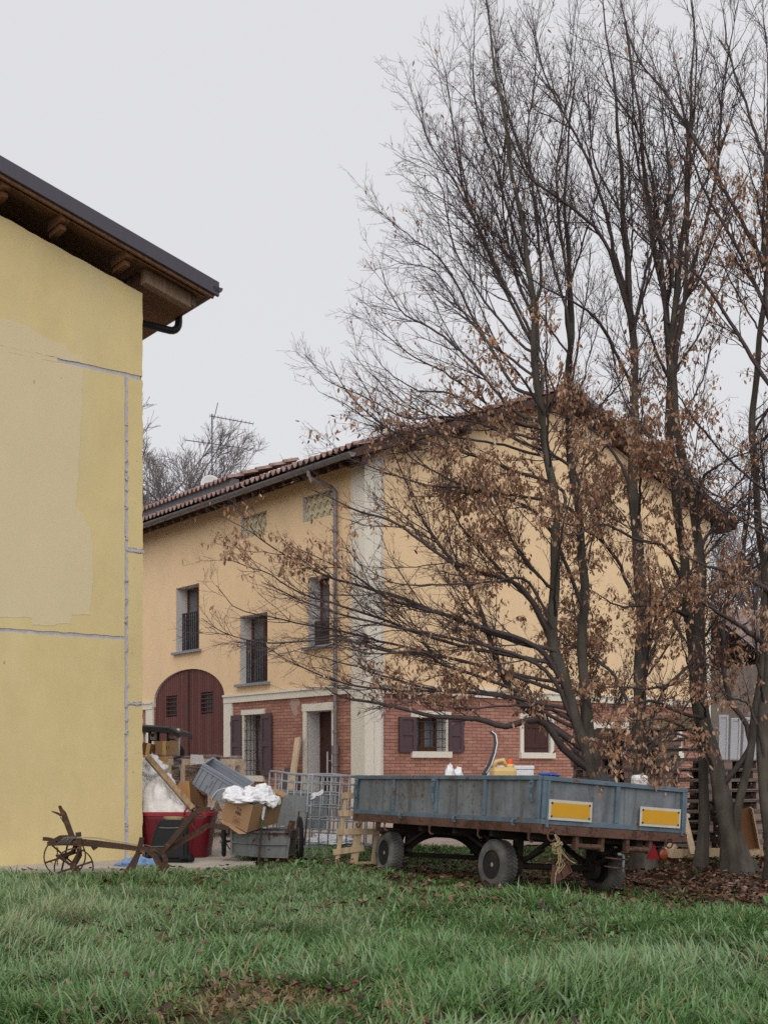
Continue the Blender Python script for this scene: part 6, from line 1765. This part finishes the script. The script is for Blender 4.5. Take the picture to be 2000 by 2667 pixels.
# --- tree one: double trunk rising out of the trailer bed, long limbs to the left
g = ground_at(1552, 2270); dA = g.y
tA = T(dA, [(1552, 2270), (1545, 2120), (1535, 1960), (1526, 1800), (1520, 1563), (1508, 1430), (1497, 1298), (1488, 1130), (1483, 1033), (1480, 784), (1476, 627), (1480, 420), (1490, 200)], dA+.6)
tB = T(dA, [(1540, 2050), (1510, 1920), (1470, 1760), (1450, 1680), (1443, 1560), (1441, 1400), (1428, 1200), (1410, 1040), (1397, 925), (1382, 784), (1350, 549), (1319, 313), (1272, 94), (1256, -40)], dA-.5)
tA[0] = (tA[0][0], tA[0][1], g.z-.1)
lA = [
 LI(dA, B((900,1630),(870,1600),(800,1500),(750,1465),(640,1490),(540,1460),(440,1452),(340,1450),(140,1400),(0,1385),(-80,1340)), .062, .008, dA-1.6),
 LI(dA, B((880,1560),(700,1420),(610,1280),(560,1150),(500,980),(380,800),(290,660),(230,520),(180,400)), .060, .006, dA-.4),
 LI(dA, B((850,1220),(740,1020),(610,880),(480,740),(400,600),(370,480)), .040, .005),
 LI(dA, B((880,1250),(760,1190),(560,1110),(390,1050),(200,1000),(0,880),(-180,800)), .045, .005, dA-1.2),
 LI(dA, B((820,1020),(700,960),(560,900),(400,840),(200,700),(30,640),(-150,560)), .040, .005, dA-.8),
 LI(dA, B((930,1360),(770,1270),(560,1180),(330,1130),(100,1090),(-150,1010),(-330,930)), .036, .004, dA-1.5),
 LI(dA, B((900,1400),(600,1330),(380,1260),(300,1210),(100,1210),(-100,1160)), .032, .004, dA-2.0),
 LI(dA, B((870,1420),(600,1390),(400,1370),(250,1340),(0,1250),(-200,1200)), .030, .004, dA-1.8),
 LI(dA, B((900,660),(700,600),(500,570),(330,560),(150,500),(-50,420)), .030, .004, dA-.8),
 LI(dA, B((860,580),(650,480),(450,400),(250,360),(60,230),(-60,60)), .030, .004, dA-1.0),
 LI(dA, B((930,900),(800,730),(680,620),(480,560),(300,480),(120,330)), .032, .004, dA-.6),
 LI(dA, B((840,960),(720,930),(600,930),(480,940),(200,930),(60,860)), .026, .004, dA-1.4),
 LI(dA, [(1440,1690),(1250,1640),(1050,1559),(873,1504),(751,1449),(671,1399),(561,1335)], .034, .003, dA-1.6),
 LI(dA, [(1450,1720),(1200,1680),(1000,1620),(772,1546),(700,1496),(578,1453)], .032, .003, dA-2.0),
 LI(dA, [(1480,1740),(1200,1720),(1000,1690),(873,1664),(730,1673),(600,1650),(525,1610)], .030, .003, dA-2.4),
 LI(dA, [(1460,1760),(1150,1710),(900,1650),(740,1615),(620,1588),(565,1525)], .028, .003, dA-1.9),
 LI(dA, [(1500,1800),(1300,1810),(1100,1800),(950,1790),(850,1765),(750,1715),(660,1660)], .030, .003, dA-2.4),
 LI(dA, [(1490,1850),(1350,1840),(1200,1850),(1080,1830),(980,1850)], .022, .003, dA-1.8),
 LI(dA, B((900,500),(700,380),(520,300),(300,260),(120,130),(20,20)), .028, .003, dA-.6),
 # fan of ascending rods against the sky
 LI(dA, U((890,1200),(800,1040),(720,880),(650,720),(600,560),(560,320),(520,150)), .030, .003),
 LI(dA, U((800,1290),(700,1150),(640,1060),(540,880),(430,800),(300,700)), .028, .003),
 LI(dA, U((790,1370),(640,1220),(500,1110),(390,1050),(330,970),(300,860)), .028, .003),
 LI(dA, U((760,1380),(640,1300),(540,1240),(430,1190),(330,1120),(240,1060)), .026, .003),
 LI(dA, U((860,1130),(720,880),(620,660),(520,520),(470,440),(430,320),(400,240)), .026, .003),
 LI(dA, U((880,1010),(800,760),(720,520),(650,330),(650,150),(655,10)), .028, .003),
 LI(dA, U((900,920),(870,640),(850,420),(865,250),(870,60)), .028, .003),
 LI(dA, U((990,900),(950,650),(970,420),(1010,250),(1030,40)), .026, .003),
 LI(dA, U((985,1090),(930,860),(880,640),(790,440),(740,250),(700,60)), .026, .003),
 LI(dA, U((870,1010),(760,780),(700,620),(600,480),(560,360)), .022, .003),
 LI(dA, U((995,1000),(1040,860),(1080,700),(1130,520),(1140,380)), .022, .003),
 LI(dA, U((830,1230),(690,1130),(580,1000),(500,900),(380,870),(310,840)), .022, .003),
 LI(dA, U((780,1400),(600,1330),(440,1290),(330,1230),(260,1150)), .022, .003, dA-1.0),
 LI(dA, U((740,1430),(560,1390),(400,1390),(250,1320),(120,1270),(60,1210)), .022, .003, dA-1.2),
 LI(dA, U((760,1480),(560,1450),(380,1440),(200,1360),(80,1300)), .022, .003, dA-1.4),
 LI(dA, U((820,1150),(700,1010),(580,820),(540,640),(470,560),(410,560)), .022, .003),
 LI(dA, U((880,1080),(800,900),(760,660),(770,400),(730,200),(720,40)), .024, .003),
]
exA = shoots(tA, 9, 1.0, 5.5, (2.2, 3.8), (.3, 1.0), (20, 160)) + shoots(tB, 5, 2.0, 6, (2.0, 3.0), (.5, 1.2), (200, 340)) + shoots(tA, 5, 5, 8, (1.6, 2.6), (1.4, 2.4))
stats.append(make_tree('hornbeam_tree', 'bare double-trunked hornbeam behind the trailer, long limbs spreading left across the house', GRP, tuple(g), [(tA, [.145, .12, .10, .076, .068, .063, .057, .054, .046, .035, .025, .016, .010]), (tB, [.08, .08, .075, .07, .062, .052, .042, .034, .026, .018, .010])], lA, exA)[1:])
# --- tree two: straight trunk right of the tail lamp
g = ground_at(1672, 2268); dB = g.y
t2 = T(dB, [(1672, 2268), (1670, 2150), (1669, 2000), (1667, 1750), (1663, 1500), (1653, 1150), (1645, 950), (1640, 784), (1632, 600), (1610, 400), (1590, 180), (1570, -20)], dB+.3); t2[0] = (t2[0][0], t2[0][1], g.z-.1)
l2 = [
 LI(dB, B((1160,1400),(1080,1330),(1000,1250),(900,1180),(760,1060)), .036, .004),
 LI(dB, B((1150,900),(1050,830),(940,740),(820,690),(700,650)), .032, .004),
 LI(dB, B((1140,450),(1030,390),(930,310),(800,260),(650,260)), .028, .004),
 LI(dB, U((1200,960),(1130,810),(1000,680),(850,580),(790,480),(720,330)), .034, .004, dB-1.2),
 LI(dB, U((1200,880),(1100,640),(1010,450),(920,300),(870,150),(850,20)), .034, .004),
 LI(dB, U((1230,950),(1180,760),(1080,560),(1060,400),(1040,200)), .028, .004),
 LI(dB, U((1200,1150),(1100,1080),(1000,1000),(900,950),(780,870)), .026, .004, dB-1.4),
 LI(dB, U((1190,1050),(1260,900),(1330,700),(1400,480),(1440,300)), .026, .004),
 LI(dB, B((1160,1200),(1250,1100),(1330,1020),(1440,900)), .03, .004, dB-.8),
 LI(dB, [(1668,1890),(1645,1920),(1610,1965),(1575,2015),(1560,2050)], .018, .003, 12.2), LI(dB, [(1668,1930),(1690,1950),(1700,1990),(1690,2040)], .016, .003, 12.6),
 LI(dB, B((1165,1500),(1230,1380),(1330,1300),(1480,1180),(1600,1120)), .032, .004, dB-.9),
]
ex2 = shoots(t2, 8, 1.2, 4.5, (1.6, 2.8), (.3, 1.0)) + shoots(t2, 4, 5, 8, (1.5, 2.4), (1.6, 2.6))
stats.append(make_tree('hornbeam_tree', 'straight single-trunk hornbeam with flared foot right behind the tail lamp', GRP, tuple(g), [(t2, [.15, .112, .098, .095, .088, .078, .062, .052, .04, .028, .016, .009])], l2, ex2)[1:])
# --- tree three: slim straight trunk
g = ground_at(1823, 2270); dC = g.y+.12
t3 = T(dC, [(1823, 2270), (1828, 2130), (1828, 2000), (1824, 1880), (1805, 1700), (1775, 1497), (1760, 1250), (1749, 1099), (1725, 800), (1690, 500), (1650, 250), (1620, 0)], dC+.4); t3[0] = (t3[0][0], t3[0][1], g.z-.1)
l3 = [
 LI(dC, B((1310,900),(1250,800),(1150,770),(1000,700),(900,740),(800,700)), .034, .004, dC-1.4),
 LI(dC, B((1330,1010),(1250,1022),(1170,1015),(1070,1022),(960,960)), .034, .004, dC-1.8),
 LI(dC, B((1290,400),(1180,330),(1060,300),(930,220)), .028, .004),
 LI(dC, U((1340,1150),(1300,700),(1250,470),(1140,280),(1090,120)), .034, .004),
 LI(dC, U((1330,1080),(1420,930),(1500,760),(1600,560)), .028, .004),
 LI(dC, U((1330,900),(1260,700),(1220,480),(1210,250),(1180,60)), .028, .004),
]
ex3 = shoots(t3, 5, 1.8, 4.5, (1.6, 2.6), (.3, 1.0)) + shoots(t3, 3, 5, 8, (1.5, 2.4), (1.6, 2.6))
stats.append(make_tree('hornbeam_tree', 'slim straight hornbeam trunk standing just left of the forked one', GRP, tuple(g), [(t3, [.088, .075, .072, .07, .065, .06, .05, .04, .03, .018, .01])], l3, ex3, .9)[1:])
# --- tree four: forked, leaning
g = ground_at(1922, 2274); dD = g.y
t4 = T(dD, [(1922, 2274), (1900, 2180), (1870, 2060), (1850, 1960), (1832, 1800), (1822, 1600), (1812, 1400), (1789, 1232), (1760, 1050), (1750, 800), (1790, 500), (1800, 250), (1795, 0)], dD+.2); t4[0] = (t4[0][0], t4[0][1], g.z-.1)
t4b = T(dD, [(1918, 2250), (1912, 2140), (1925, 2060), (1942, 1980), (1962, 1900), (1985, 1780), (1992, 1600), (1970, 1350), (1965, 1100), (1985, 800), (2000, 400)], dD-.4)
l4 = [
 LI(dD, [(1872, 2030), (1901, 2025), (1937, 1981), (1952, 1950), (1940, 1880), (1900, 1830), (1880, 1700), (1890, 1560), (1935, 1430), (1960, 1200)], .045, .012, dD-.3),
 LI(dD, B((1390,1180),(1310,1300),(1200,1350),(1080,1340),(980,1350)), .03, .004, dD-1.4),
 LI(dD, B((1350,1430),(1220,1390),(1100,1400),(1000,1420)), .03, .004, dD-1.6),
 LI(dD, B((1340,860),(1420,760),(1520,640),(1659,520)), .03, .004),
 LI(dD, B((1310,640),(1400,520),(1500,450),(1659,390)), .03, .004),
 LI(dD, U((1380,1100),(1390,800),(1400,500),(1415,200),(1400,0)), .036, .004),
 LI(dD, U((1380,1000),(1480,620),(1500,320),(1560,0)), .034, .004),
 LI(dD, U((1400,900),(1330,640),(1310,400),(1300,200)), .026, .004),
 LI(dD, [(1860, 2010), (1820, 1950), (1750, 1920), (1690, 1935), (1620, 1990)], .024, .004, dD-1.4),
 LI(dD, [(1850, 1910), (1810, 1940), (1760, 1985), (1715, 2050)], .018, .003, 12.6),
 LI(dD, [(1845, 1930), (1760, 1880), (1690, 1870), (1600, 1880)], .024, .004, dD-1.6),
]
ex4 = shoots(t4, 6, 1.6, 4.5, (1.6, 2.6), (.3, 1.0)) + shoots(t4b, 6, 2, 6, (1.6, 2.6), (.4, 1.2)) + shoots(t4, 3, 5, 8, (1.5, 2.4), (1.6, 2.6))
stats.append(make_tree('hornbeam_tree', 'thick forked hornbeam with leaning split trunk right of the pale plank', GRP, tuple(g), [(t4, [.19, .135, .095, .08, .073, .067, .06, .054, .045, .034, .024, .016, .01]), (t4b, [.065, .06, .056, .055, .053, .05, .045, .04, .03, .02])], l4, ex4, .9)[1:])
# --- tree five at the right edge
g = ground_at(2020, 2285); dE = g.y-.5; gx5 = at(2020, 2285, dE)
t5 = T(dE, [(2020, 2285), (2003, 2130), (1992, 2000), (1990, 1850), (2000, 1650), (2030, 1400), (2045, 1100), (2050, 800), (2060, 400)], dE); t5[0] = (t5[0][0], t5[0][1], g1(t5[0][0], dE)-.1)
l5 = [
 LI(dE, B((1700,990),(1659,970),(1560,920),(1480,880),(1400,870),(1300,820)), .045, .006, dE-.8),
 LI(dE, B((1690,1150),(1560,1100),(1470,1040),(1380,990),(1260,940)), .04, .005, dE-.9),
 LI(dE, U((1700,1230),(1480,980),(1330,830),(1240,700),(1150,620)), .034, .004, dE-.4),
 LI(dE, U((1700,900),(1500,600),(1330,340),(1220,200),(1170,60)), .036, .004, dE),
 LI(dE, U((1690,1300),(1640,900),(1640,600),(1650,300),(1640,0)), .034, .004),
 LI(dE, U((1700,1060),(1560,860),(1440,640),(1380,420),(1350,200)), .03, .004),
 LI(dE, U((1720,700),(1620,420),(1540,200),(1500,0)), .03, .004),
 LI(dE, B((1660,1500),(1590,1420),(1500,1380),(1420,1280)), .028, .004),
]
ex5 = shoots(t5, 8, 1.5, 6, (1.8, 3), (.2, .9), (60, 300)) + shoots(t5, 4, 5, 8, (1.5, 2.4), (1.6, 2.6))
b5 = t5[0]
stats.append(make_tree('hornbeam_tree', 'hornbeam at the far right edge with mossy limbs reaching left', GRP, (b5[0], b5[1], b5[2]+.1), [(t5, [.12, .09, .085, .085, .08, .07, .055, .04, .025])], l5, ex5, .9)[1:])
# ---------------- far trees beyond the farmhouse
def far_tree(x, ytop, d, label, seed, spread=1.0):
    base = at(x, 0, d); base.z = .1; top = at(x, ytop, d).z
    root = empty('bare_tree', base, 0, label, 'tree', 'bare trees beyond the farmhouse'); inv = np.array(base)
    H = (top-.1)*1.06; tr_ = [tuple(base), tuple(base+V((.1, 0, H*.25))), tuple(base+V((-.1, 0, H*.5))), tuple(base+V((.2, 0, H*.75)))]
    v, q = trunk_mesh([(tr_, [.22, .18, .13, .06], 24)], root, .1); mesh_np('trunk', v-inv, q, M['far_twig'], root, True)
    limbs = []
    for k in range(52):
        f_ = rnd.uniform(.3, .98); p = V(base)+V((0, 0, H*.75*f_)); az = rnd.uniform(0, 2*math.pi); d_ = V((math.cos(az)*spread, math.sin(az)*spread, rnd.uniform(.5, 1.3))).normalized(); Lb = H*(.55-.3*f_)*rnd.uniform(.7, 1.1); pts = [tuple(p)]
        for j in range(4): p = p+d_*(Lb/4); d_ = (d_+V((rnd.uniform(-.2, .2), rnd.uniform(-.2, .2), .12))).normalized(); pts.append(tuple(p))
        limbs.append((pts, .045, .010))
    P = np.array([crom(p, 12)[0] for p, _, _ in limbs]); Rd = np.array([np.linspace(a, b, 12) for _, a, b in limbs])
    s1, r1, _ = spawn(P, Rd, np.full(len(P), 16), .2, 1, (25, 55), lambda f, i: .5+1.1*(1-f), 6, .12, .8, .010)
    s2, r2, _ = spawn(s1, r1, np.full(len(s1), 8), .2, 1, (25, 60), lambda f, i: np.full(len(f), .45), 4, .1, .9, .007)
    va, qa = tubes_np(P, Rd, 5); vb, qb = tubes_np(s1, np.maximum(r1, .007), 4); vc, qc = tubes_np(s2, np.maximum(r2, .005), 3)
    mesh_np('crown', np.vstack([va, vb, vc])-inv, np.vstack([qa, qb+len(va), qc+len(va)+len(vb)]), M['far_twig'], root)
far_tree(372, 1060, 46, 'tallest bare grey tree beyond the farmhouse roof, by the barn wall corner', 1)
far_tree(468, 1125, 50, 'bare grey tree beyond the roof, left of the aerial mast', 2)
far_tree(600, 1195, 54, 'lowest bare grey tree beyond the roof, right of the satellite dish', 3)
far_tree(425, 1100, 56, 'slender bare grey tree far behind the two nearest the barn corner', 5)
far_tree(535, 1165, 60, 'faint bare grey tree directly behind the aerial mast', 6)
far_tree(1965, 1330, 48, 'bare grey tree beyond the outbuilding roof on the right', 4)
print('TREES', stats)
# ================================================================ grass
def smooth_noise(x, y, s, seed):
    """cheap value noise for patches"""
    g_ = np.random.default_rng(seed).random((64, 64)); u = (x*s) % 63; v = (y*s) % 63
    i = np.floor(u).astype(int); j = np.floor(v).astype(int); fu = u-i; fv = v-j; fu = fu*fu*(3-2*fu); fv = fv*fv*(3-2*fv)
    a = g_[i % 64, j % 64]; b = g_[(i+1) % 64, j % 64]; c = g_[i % 64, (j+1) % 64]; d = g_[(i+1) % 64, (j+1) % 64]
    return (a*(1-fu)+b*fu)*(1-fv)+(c*(1-fu)+d*fu)*fv
def in_pad(x, y):
    inside = np.zeros(len(x), bool); n = len(pad)
    for i in range(n):
        (x0, y0), (x1, y1) = pad[i], pad[(i+1) % n]
        c = ((y0 > y) != (y1 > y)) & (x < (x1-x0)*(y-y0)/(y1-y0+1e-12)+x0); inside ^= c
    return inside
def litter_w(x, y):
    """how much of the ground the fallen leaves cover"""
    w = sm(1.9, 3.1, x+.35*np.sin(y*1.7)+(smooth_noise(x, y, 1.1, 5)-.5)*1.6)*sm(10.6, 12.6, y+(smooth_noise(x, y, .9, 6)-.5)*2.2)
    w2 = sm(12.2, 13.4, y)*sm(.2, .9, x+1)*.75*smooth_noise(x, y, 1.4, 7)
    return np.clip(np.maximum(w*(1-.55*sm(15.8, 16.6, y)), w2*(1-sm(16.2, 17.2, y))), 0, 1)
def bare_w(x, y):
    return sm(.25, .5, smooth_noise(x, y, 1.6, 9))*sm(7.15, 6.4, y+.3*np.sin(x*3))*sm(-1.35, -.8, x)*sm(.25, -.15, x)
N0 = 31000
d = np.sqrt(rng.uniform(4.9**2, 17.8**2, N0*2)); x = rng.uniform(-1, 1, N0*2)*(.40*d+.8)
near = rng.random(N0*2) < np.clip(1.35-.06*d, .35, 1); d = d[near]; x = x[near]
lw = litter_w(x, d); bw_ = bare_w(x, d)
keep = (rng.random(len(x)) > np.clip(lw*1.02, 0, .97)) & (rng.random(len(x)) > bw_*.3) & (rng.random(len(x)) > .75*sm(.38, .22, smooth_noise(x, d, 1.25, 21))) & ~in_pad(x, d) & ~((x < -2.9) & (d > 13.3+.0*x)) & (d < court_edge(x)+.3*rng.normal(size=len(x)))
# right beyond the trunks the grass goes on
x2 = rng.uniform(4.6, 10, 14000); d2 = rng.uniform(12.5, 24, 14000); k2 = (x2 > .4*np.minimum(d2, 17.8)-1.5) & (rng.random(14000) > litter_w(x2, d2))
cx = np.r_[x[keep], x2[k2]]; cy = np.r_[d[keep], d2[k2]]
nt_ = len(cx)
tall = smooth_noise(cx, cy, .75, 1)*.5+smooth_noise(cx, cy, 2.3, 2)*.5
cool = smooth_noise(cx, cy, .55, 3)
per = rng.integers(7, 15, nt_); idx = np.repeat(np.arange(nt_), per); Nb = len(idx)
rad_ = np.abs(rng.normal(0, .028, Nb)); az1 = rng.uniform(0, 2*np.pi, Nb)
bx_ = cx[idx]+rad_*np.cos(az1); by_ = cy[idx]+rad_*np.sin(az1)
wind = 2.6+1.6*(smooth_noise(bx_, by_, .8, 17)-.5)*4
az = np.where(rng.random(Nb) < .6, az1+rng.normal(0, .5, Nb), wind+rng.normal(0, .6, Nb))
short = 1-.45*sm(-.6, .6, bx_)*sm(10.4, 12.1, by_)        # closer-cropped round the trailer
leftlong = 1+.22*sm(.5, -1.5, bx_)
Lb = .88*(.06+.29*np.clip(tall[idx]-.10, 0, 1)**1.5)*rng.uniform(.5, 1.35, Nb)*short*leftlong
Lb *= (1-.5*bare_w(bx_, by_))*(1-.45*sm(12.4, 13.2, by_)*sm(-.6, -1.4, bx_))*(1+.15*sm(9, 6.5, by_))
wb_ = rng.uniform(.0030, .0068, Nb)*(.7+.7*tall[idx])*(1+.12*sm(8, 13, by_))
th0 = np.abs(rng.normal(.22, .22, Nb)); th1 = np.abs(rng.normal(1.25, .55, Nb))+.2
dirx, diry = np.cos(az), np.sin(az); tw_ = az+np.pi/2+rng.normal(0, .5, Nb); sx_, sy_ = np.cos(tw_), np.sin(tw_)
bz = gz(bx_, by_)-.015
rows = []; hx_ = np.zeros(Nb); hz_ = np.zeros(Nb); nr_ = 5
for k_, wf in enumerate((.75, 1, .9, .6, .05)):
    t = k_/(nr_-1)
    for s__ in (-1, 1): rows.append(np.stack([bx_+dirx*hx_+sx_*wb_*wf*s__, by_+diry*hx_+sy_*wb_*wf*s__, np.maximum(bz+hz_, bz+.008)], 1))
    th = th0+th1*(t+.125)**1.2; hx_ = hx_+np.sin(th)*Lb/(nr_-1); hz_ = hz_+np.cos(th)*Lb/(nr_-1)
v = np.stack(rows, 1).reshape(-1, 3); o = np.arange(Nb)[:, None]*10
q = np.concatenate([o+np.array([a, a+1, a+3, a+2]) for a in (0, 2, 4, 6)])
tint = .36+.42*(cool[idx]-.5)+rng.normal(0, .12, Nb)+rng.normal(0, .1, nt_)[idx]
tint += .26*sm(.45, .75, tall[idx])*sm(1.5, -1.0, bx_+(by_-10)*.2)
tint -= .12*sm(-.5, .8, bx_)*sm(10.3, 12, by_)
dead = rng.random(Nb) < .035+.75*bare_w(bx_, by_); tint = np.clip(tint, 0, .80); tint[dead] = rng.uniform(.84, 1, dead.sum())
gr_ = mesh_np('grass', v, q, M['grass'], None, False, {'tint': np.repeat(tint, 10)}); tag(gr_, kind='stuff')
print('GRASS', Nb)
# ================================================================ fallen leaves
Nf = 60000
x = rng.uniform(-5, 6.5, Nf); y = rng.uniform(5.2, 17.6, Nf)
pr_ = np.maximum(litter_w(x, y)*.9, .035+.26*sm(.48, .75, smooth_noise(x, y, .8, 12))+.12*bare_w(x, y)); pr_ = np.where(in_pad(x, y) | (y > court_edge(x)), .004, pr_)
k = (rng.random(Nf) < pr_) & (np.abs(x) < .40*y+.6); x = x[k]; y = y[k]; n = len(x)
L = rng.uniform(.04, .09, n)*np.where(y < 10, .72, 1); w_ = L*rng.uniform(.4, .66, n); a = rng.uniform(0, 2*np.pi, n)
ax = np.stack([np.cos(a), np.sin(a), rng.normal(0, .35, n)], 1); ax = unit(ax); sd = unit(np.cross(ax, np.stack([rng.normal(0, .45, n), rng.normal(0, .45, n), np.ones(n)], 1))); nm = np.cross(sd, ax)*np.sign(rng.normal(.6, 1, n))[:, None]
p = np.stack([x, y, gz(x, y)+rng.uniform(.006, .05, n)*(.5+.9*litter_w(x, y))+np.where(litter_w(x, y) < .3, .045, 0)], 1)
c1 = rng.uniform(-.1, .5, n)[:, None]; m1 = p+ax*(L*.3)[:, None]; m2 = p+ax*(L*.7)[:, None]-nm*(L*.06)[:, None]
pts = [p+nm*(L*.1)[:, None], m1+sd*(w_*.5)[:, None]+nm*c1*w_[:, None], m2+sd*(w_*.42)[:, None]+nm*c1*w_[:, None], p+ax*L[:, None]+nm*(L*.12)[:, None], m2-sd*(w_*.42)[:, None]+nm*c1*w_[:, None], m1-sd*(w_*.5)[:, None]+nm*c1*w_[:, None], m1, m2]
v = np.stack(pts, 1).reshape(-1, 3); o = np.arange(n)[:, None]*8
q = np.concatenate([o+np.array(z) for z in ([0, 1, 2, 7], [0, 7, 4, 5], [7, 2, 3, 4], [0, 6, 7, 4])][:3])
fl_ = mesh_np('fallen_leaves', v, q, M['litter'], None, True, {'tint': np.repeat(np.clip(rng.normal(.5, .3, n), 0, 1), 8)}); tag(fl_, kind='stuff')
print('LITTER', n)

# ================================================================ broad-leaved weeds among the grass
nw = 150
wx = rng.uniform(-2.6, 3.2, nw); wy = rng.uniform(6.2, 14.6, nw); kk2 = (np.abs(wx) < .34*wy) & ~in_pad(wx, wy) & (litter_w(wx, wy) < .5); wx = wx[kk2]; wy = wy[kk2]
wx = np.r_[wx, -.98, -.86, -1.05, 3.9, 4.2]; wy = np.r_[wy, 14.3, 14.35, 14.2, 12.3, 12.5]
per = rng.integers(5, 10, len(wx)); idx = np.repeat(np.arange(len(wx)), per); n = len(idx)
sz = rng.uniform(.05, .10, len(wx)); sz[-5:] = .15
L = sz[idx]*rng.uniform(.7, 1.3, n); w_ = L*rng.uniform(.3, .42, n); a = rng.uniform(0, 2*np.pi, n); el = rng.uniform(.3, 1.1, n)
ax = np.stack([np.cos(a)*np.cos(el), np.sin(a)*np.cos(el), np.sin(el)], 1); sd = np.stack([-np.sin(a), np.cos(a), np.zeros(n)], 1); nm = np.cross(sd, ax)
p = np.stack([wx[idx], wy[idx], gz(wx[idx], wy[idx])+.02], 1); dr = np.array([0, 0, -.35])
m1 = p+ax*(L*.45)[:, None]; m2 = p+ax*(L*.8)[:, None]+dr*(L*.25)[:, None]; tp = p+ax*(L*1.05)[:, None]+dr*(L*.7)[:, None]
up2 = np.array([0, 0, .18])
pts = [p, m1+sd*(w_*.5)[:, None]+up2*w_[:, None], m2+sd*(w_*.4)[:, None]+up2*w_[:, None], tp, m2-sd*(w_*.4)[:, None]+up2*w_[:, None], m1-sd*(w_*.5)[:, None]+up2*w_[:, None], m1, m2]
v = np.stack(pts, 1).reshape(-1, 3); o = np.arange(n)[:, None]*8
q = np.concatenate([o+np.array(z) for z in ([0, 1, 6, 5], [6, 1, 2, 7], [5, 6, 7, 4], [7, 2, 3, 4])])
we_ = mesh_np('weeds', v, q, M['grass'], None, True, {'tint': np.repeat(np.clip(rng.normal(.28, .14, n), 0, .7), 8)}); tag(we_, kind='stuff')
# ---------------------------------------------------------------- light, sky, camera
w = bpy.data.worlds.new('World'); scene.world = w; w.use_nodes = True
nt = w.node_tree; bg = nt.nodes['Background']
sky = nt.nodes.new('ShaderNodeTexSky'); sky.sky_type = 'NISHITA'; sky.sun_disc = False
SUN_EL, SUN_ROT = R(37), R(181)
sky.sun_elevation = SUN_EL; sky.sun_rotation = SUN_ROT
sky.air_density = 1.0; sky.dust_density = 6.0
hs = nt.nodes.new('ShaderNodeMix'); hs.data_type = 'RGBA'
hs.inputs[0].default_value = .93          # thick cloud hides nearly all of the clear sky
nt.links.new(sky.outputs[0], hs.inputs[6])
hs.inputs[7].default_value = (6.2, 6.18, 6.34, 1)
nt.links.new(hs.outputs[2], bg.inputs['Color'])
bg.inputs['Strength'].default_value = .10
sl = bpy.data.lights.new('overcast_sun', 'SUN'); sl.energy = 1.5; sl.angle = R(80); sl.color = (1, .975, .94)
so = bpy.data.objects.new('overcast_sun', sl); col.objects.link(so)
# light comes from behind and above the camera, a little from the left
d = V((.02, .9, -.68)).normalized()
so.rotation_euler = d.to_track_quat('-Z', 'Y').to_euler()
so.location = (0, 0, 30)
cam = bpy.data.cameras.new('camera'); co = bpy.data.objects.new('camera', cam); col.objects.link(co)
cam.sensor_fit = 'VERTICAL'; cam.sensor_height = 36.0; cam.lens = F/2667*36
cam.shift_y = (HY - 2667/2)/2667; cam.clip_end = 2000; cam.clip_start = .1
co.location = (0, 0, CAM_H); co.rotation_euler = (R(90), 0, 0)
scene.camera = co
scene.view_settings.view_transform = 'Standard'; scene.view_settings.look = 'None'
scene.view_settings.exposure = 0.34; scene.view_settings.gamma = 1
scene.cycles.use_denoising = False
scene.cycles.max_bounces = 6; scene.cycles.transparent_max_bounces = 16
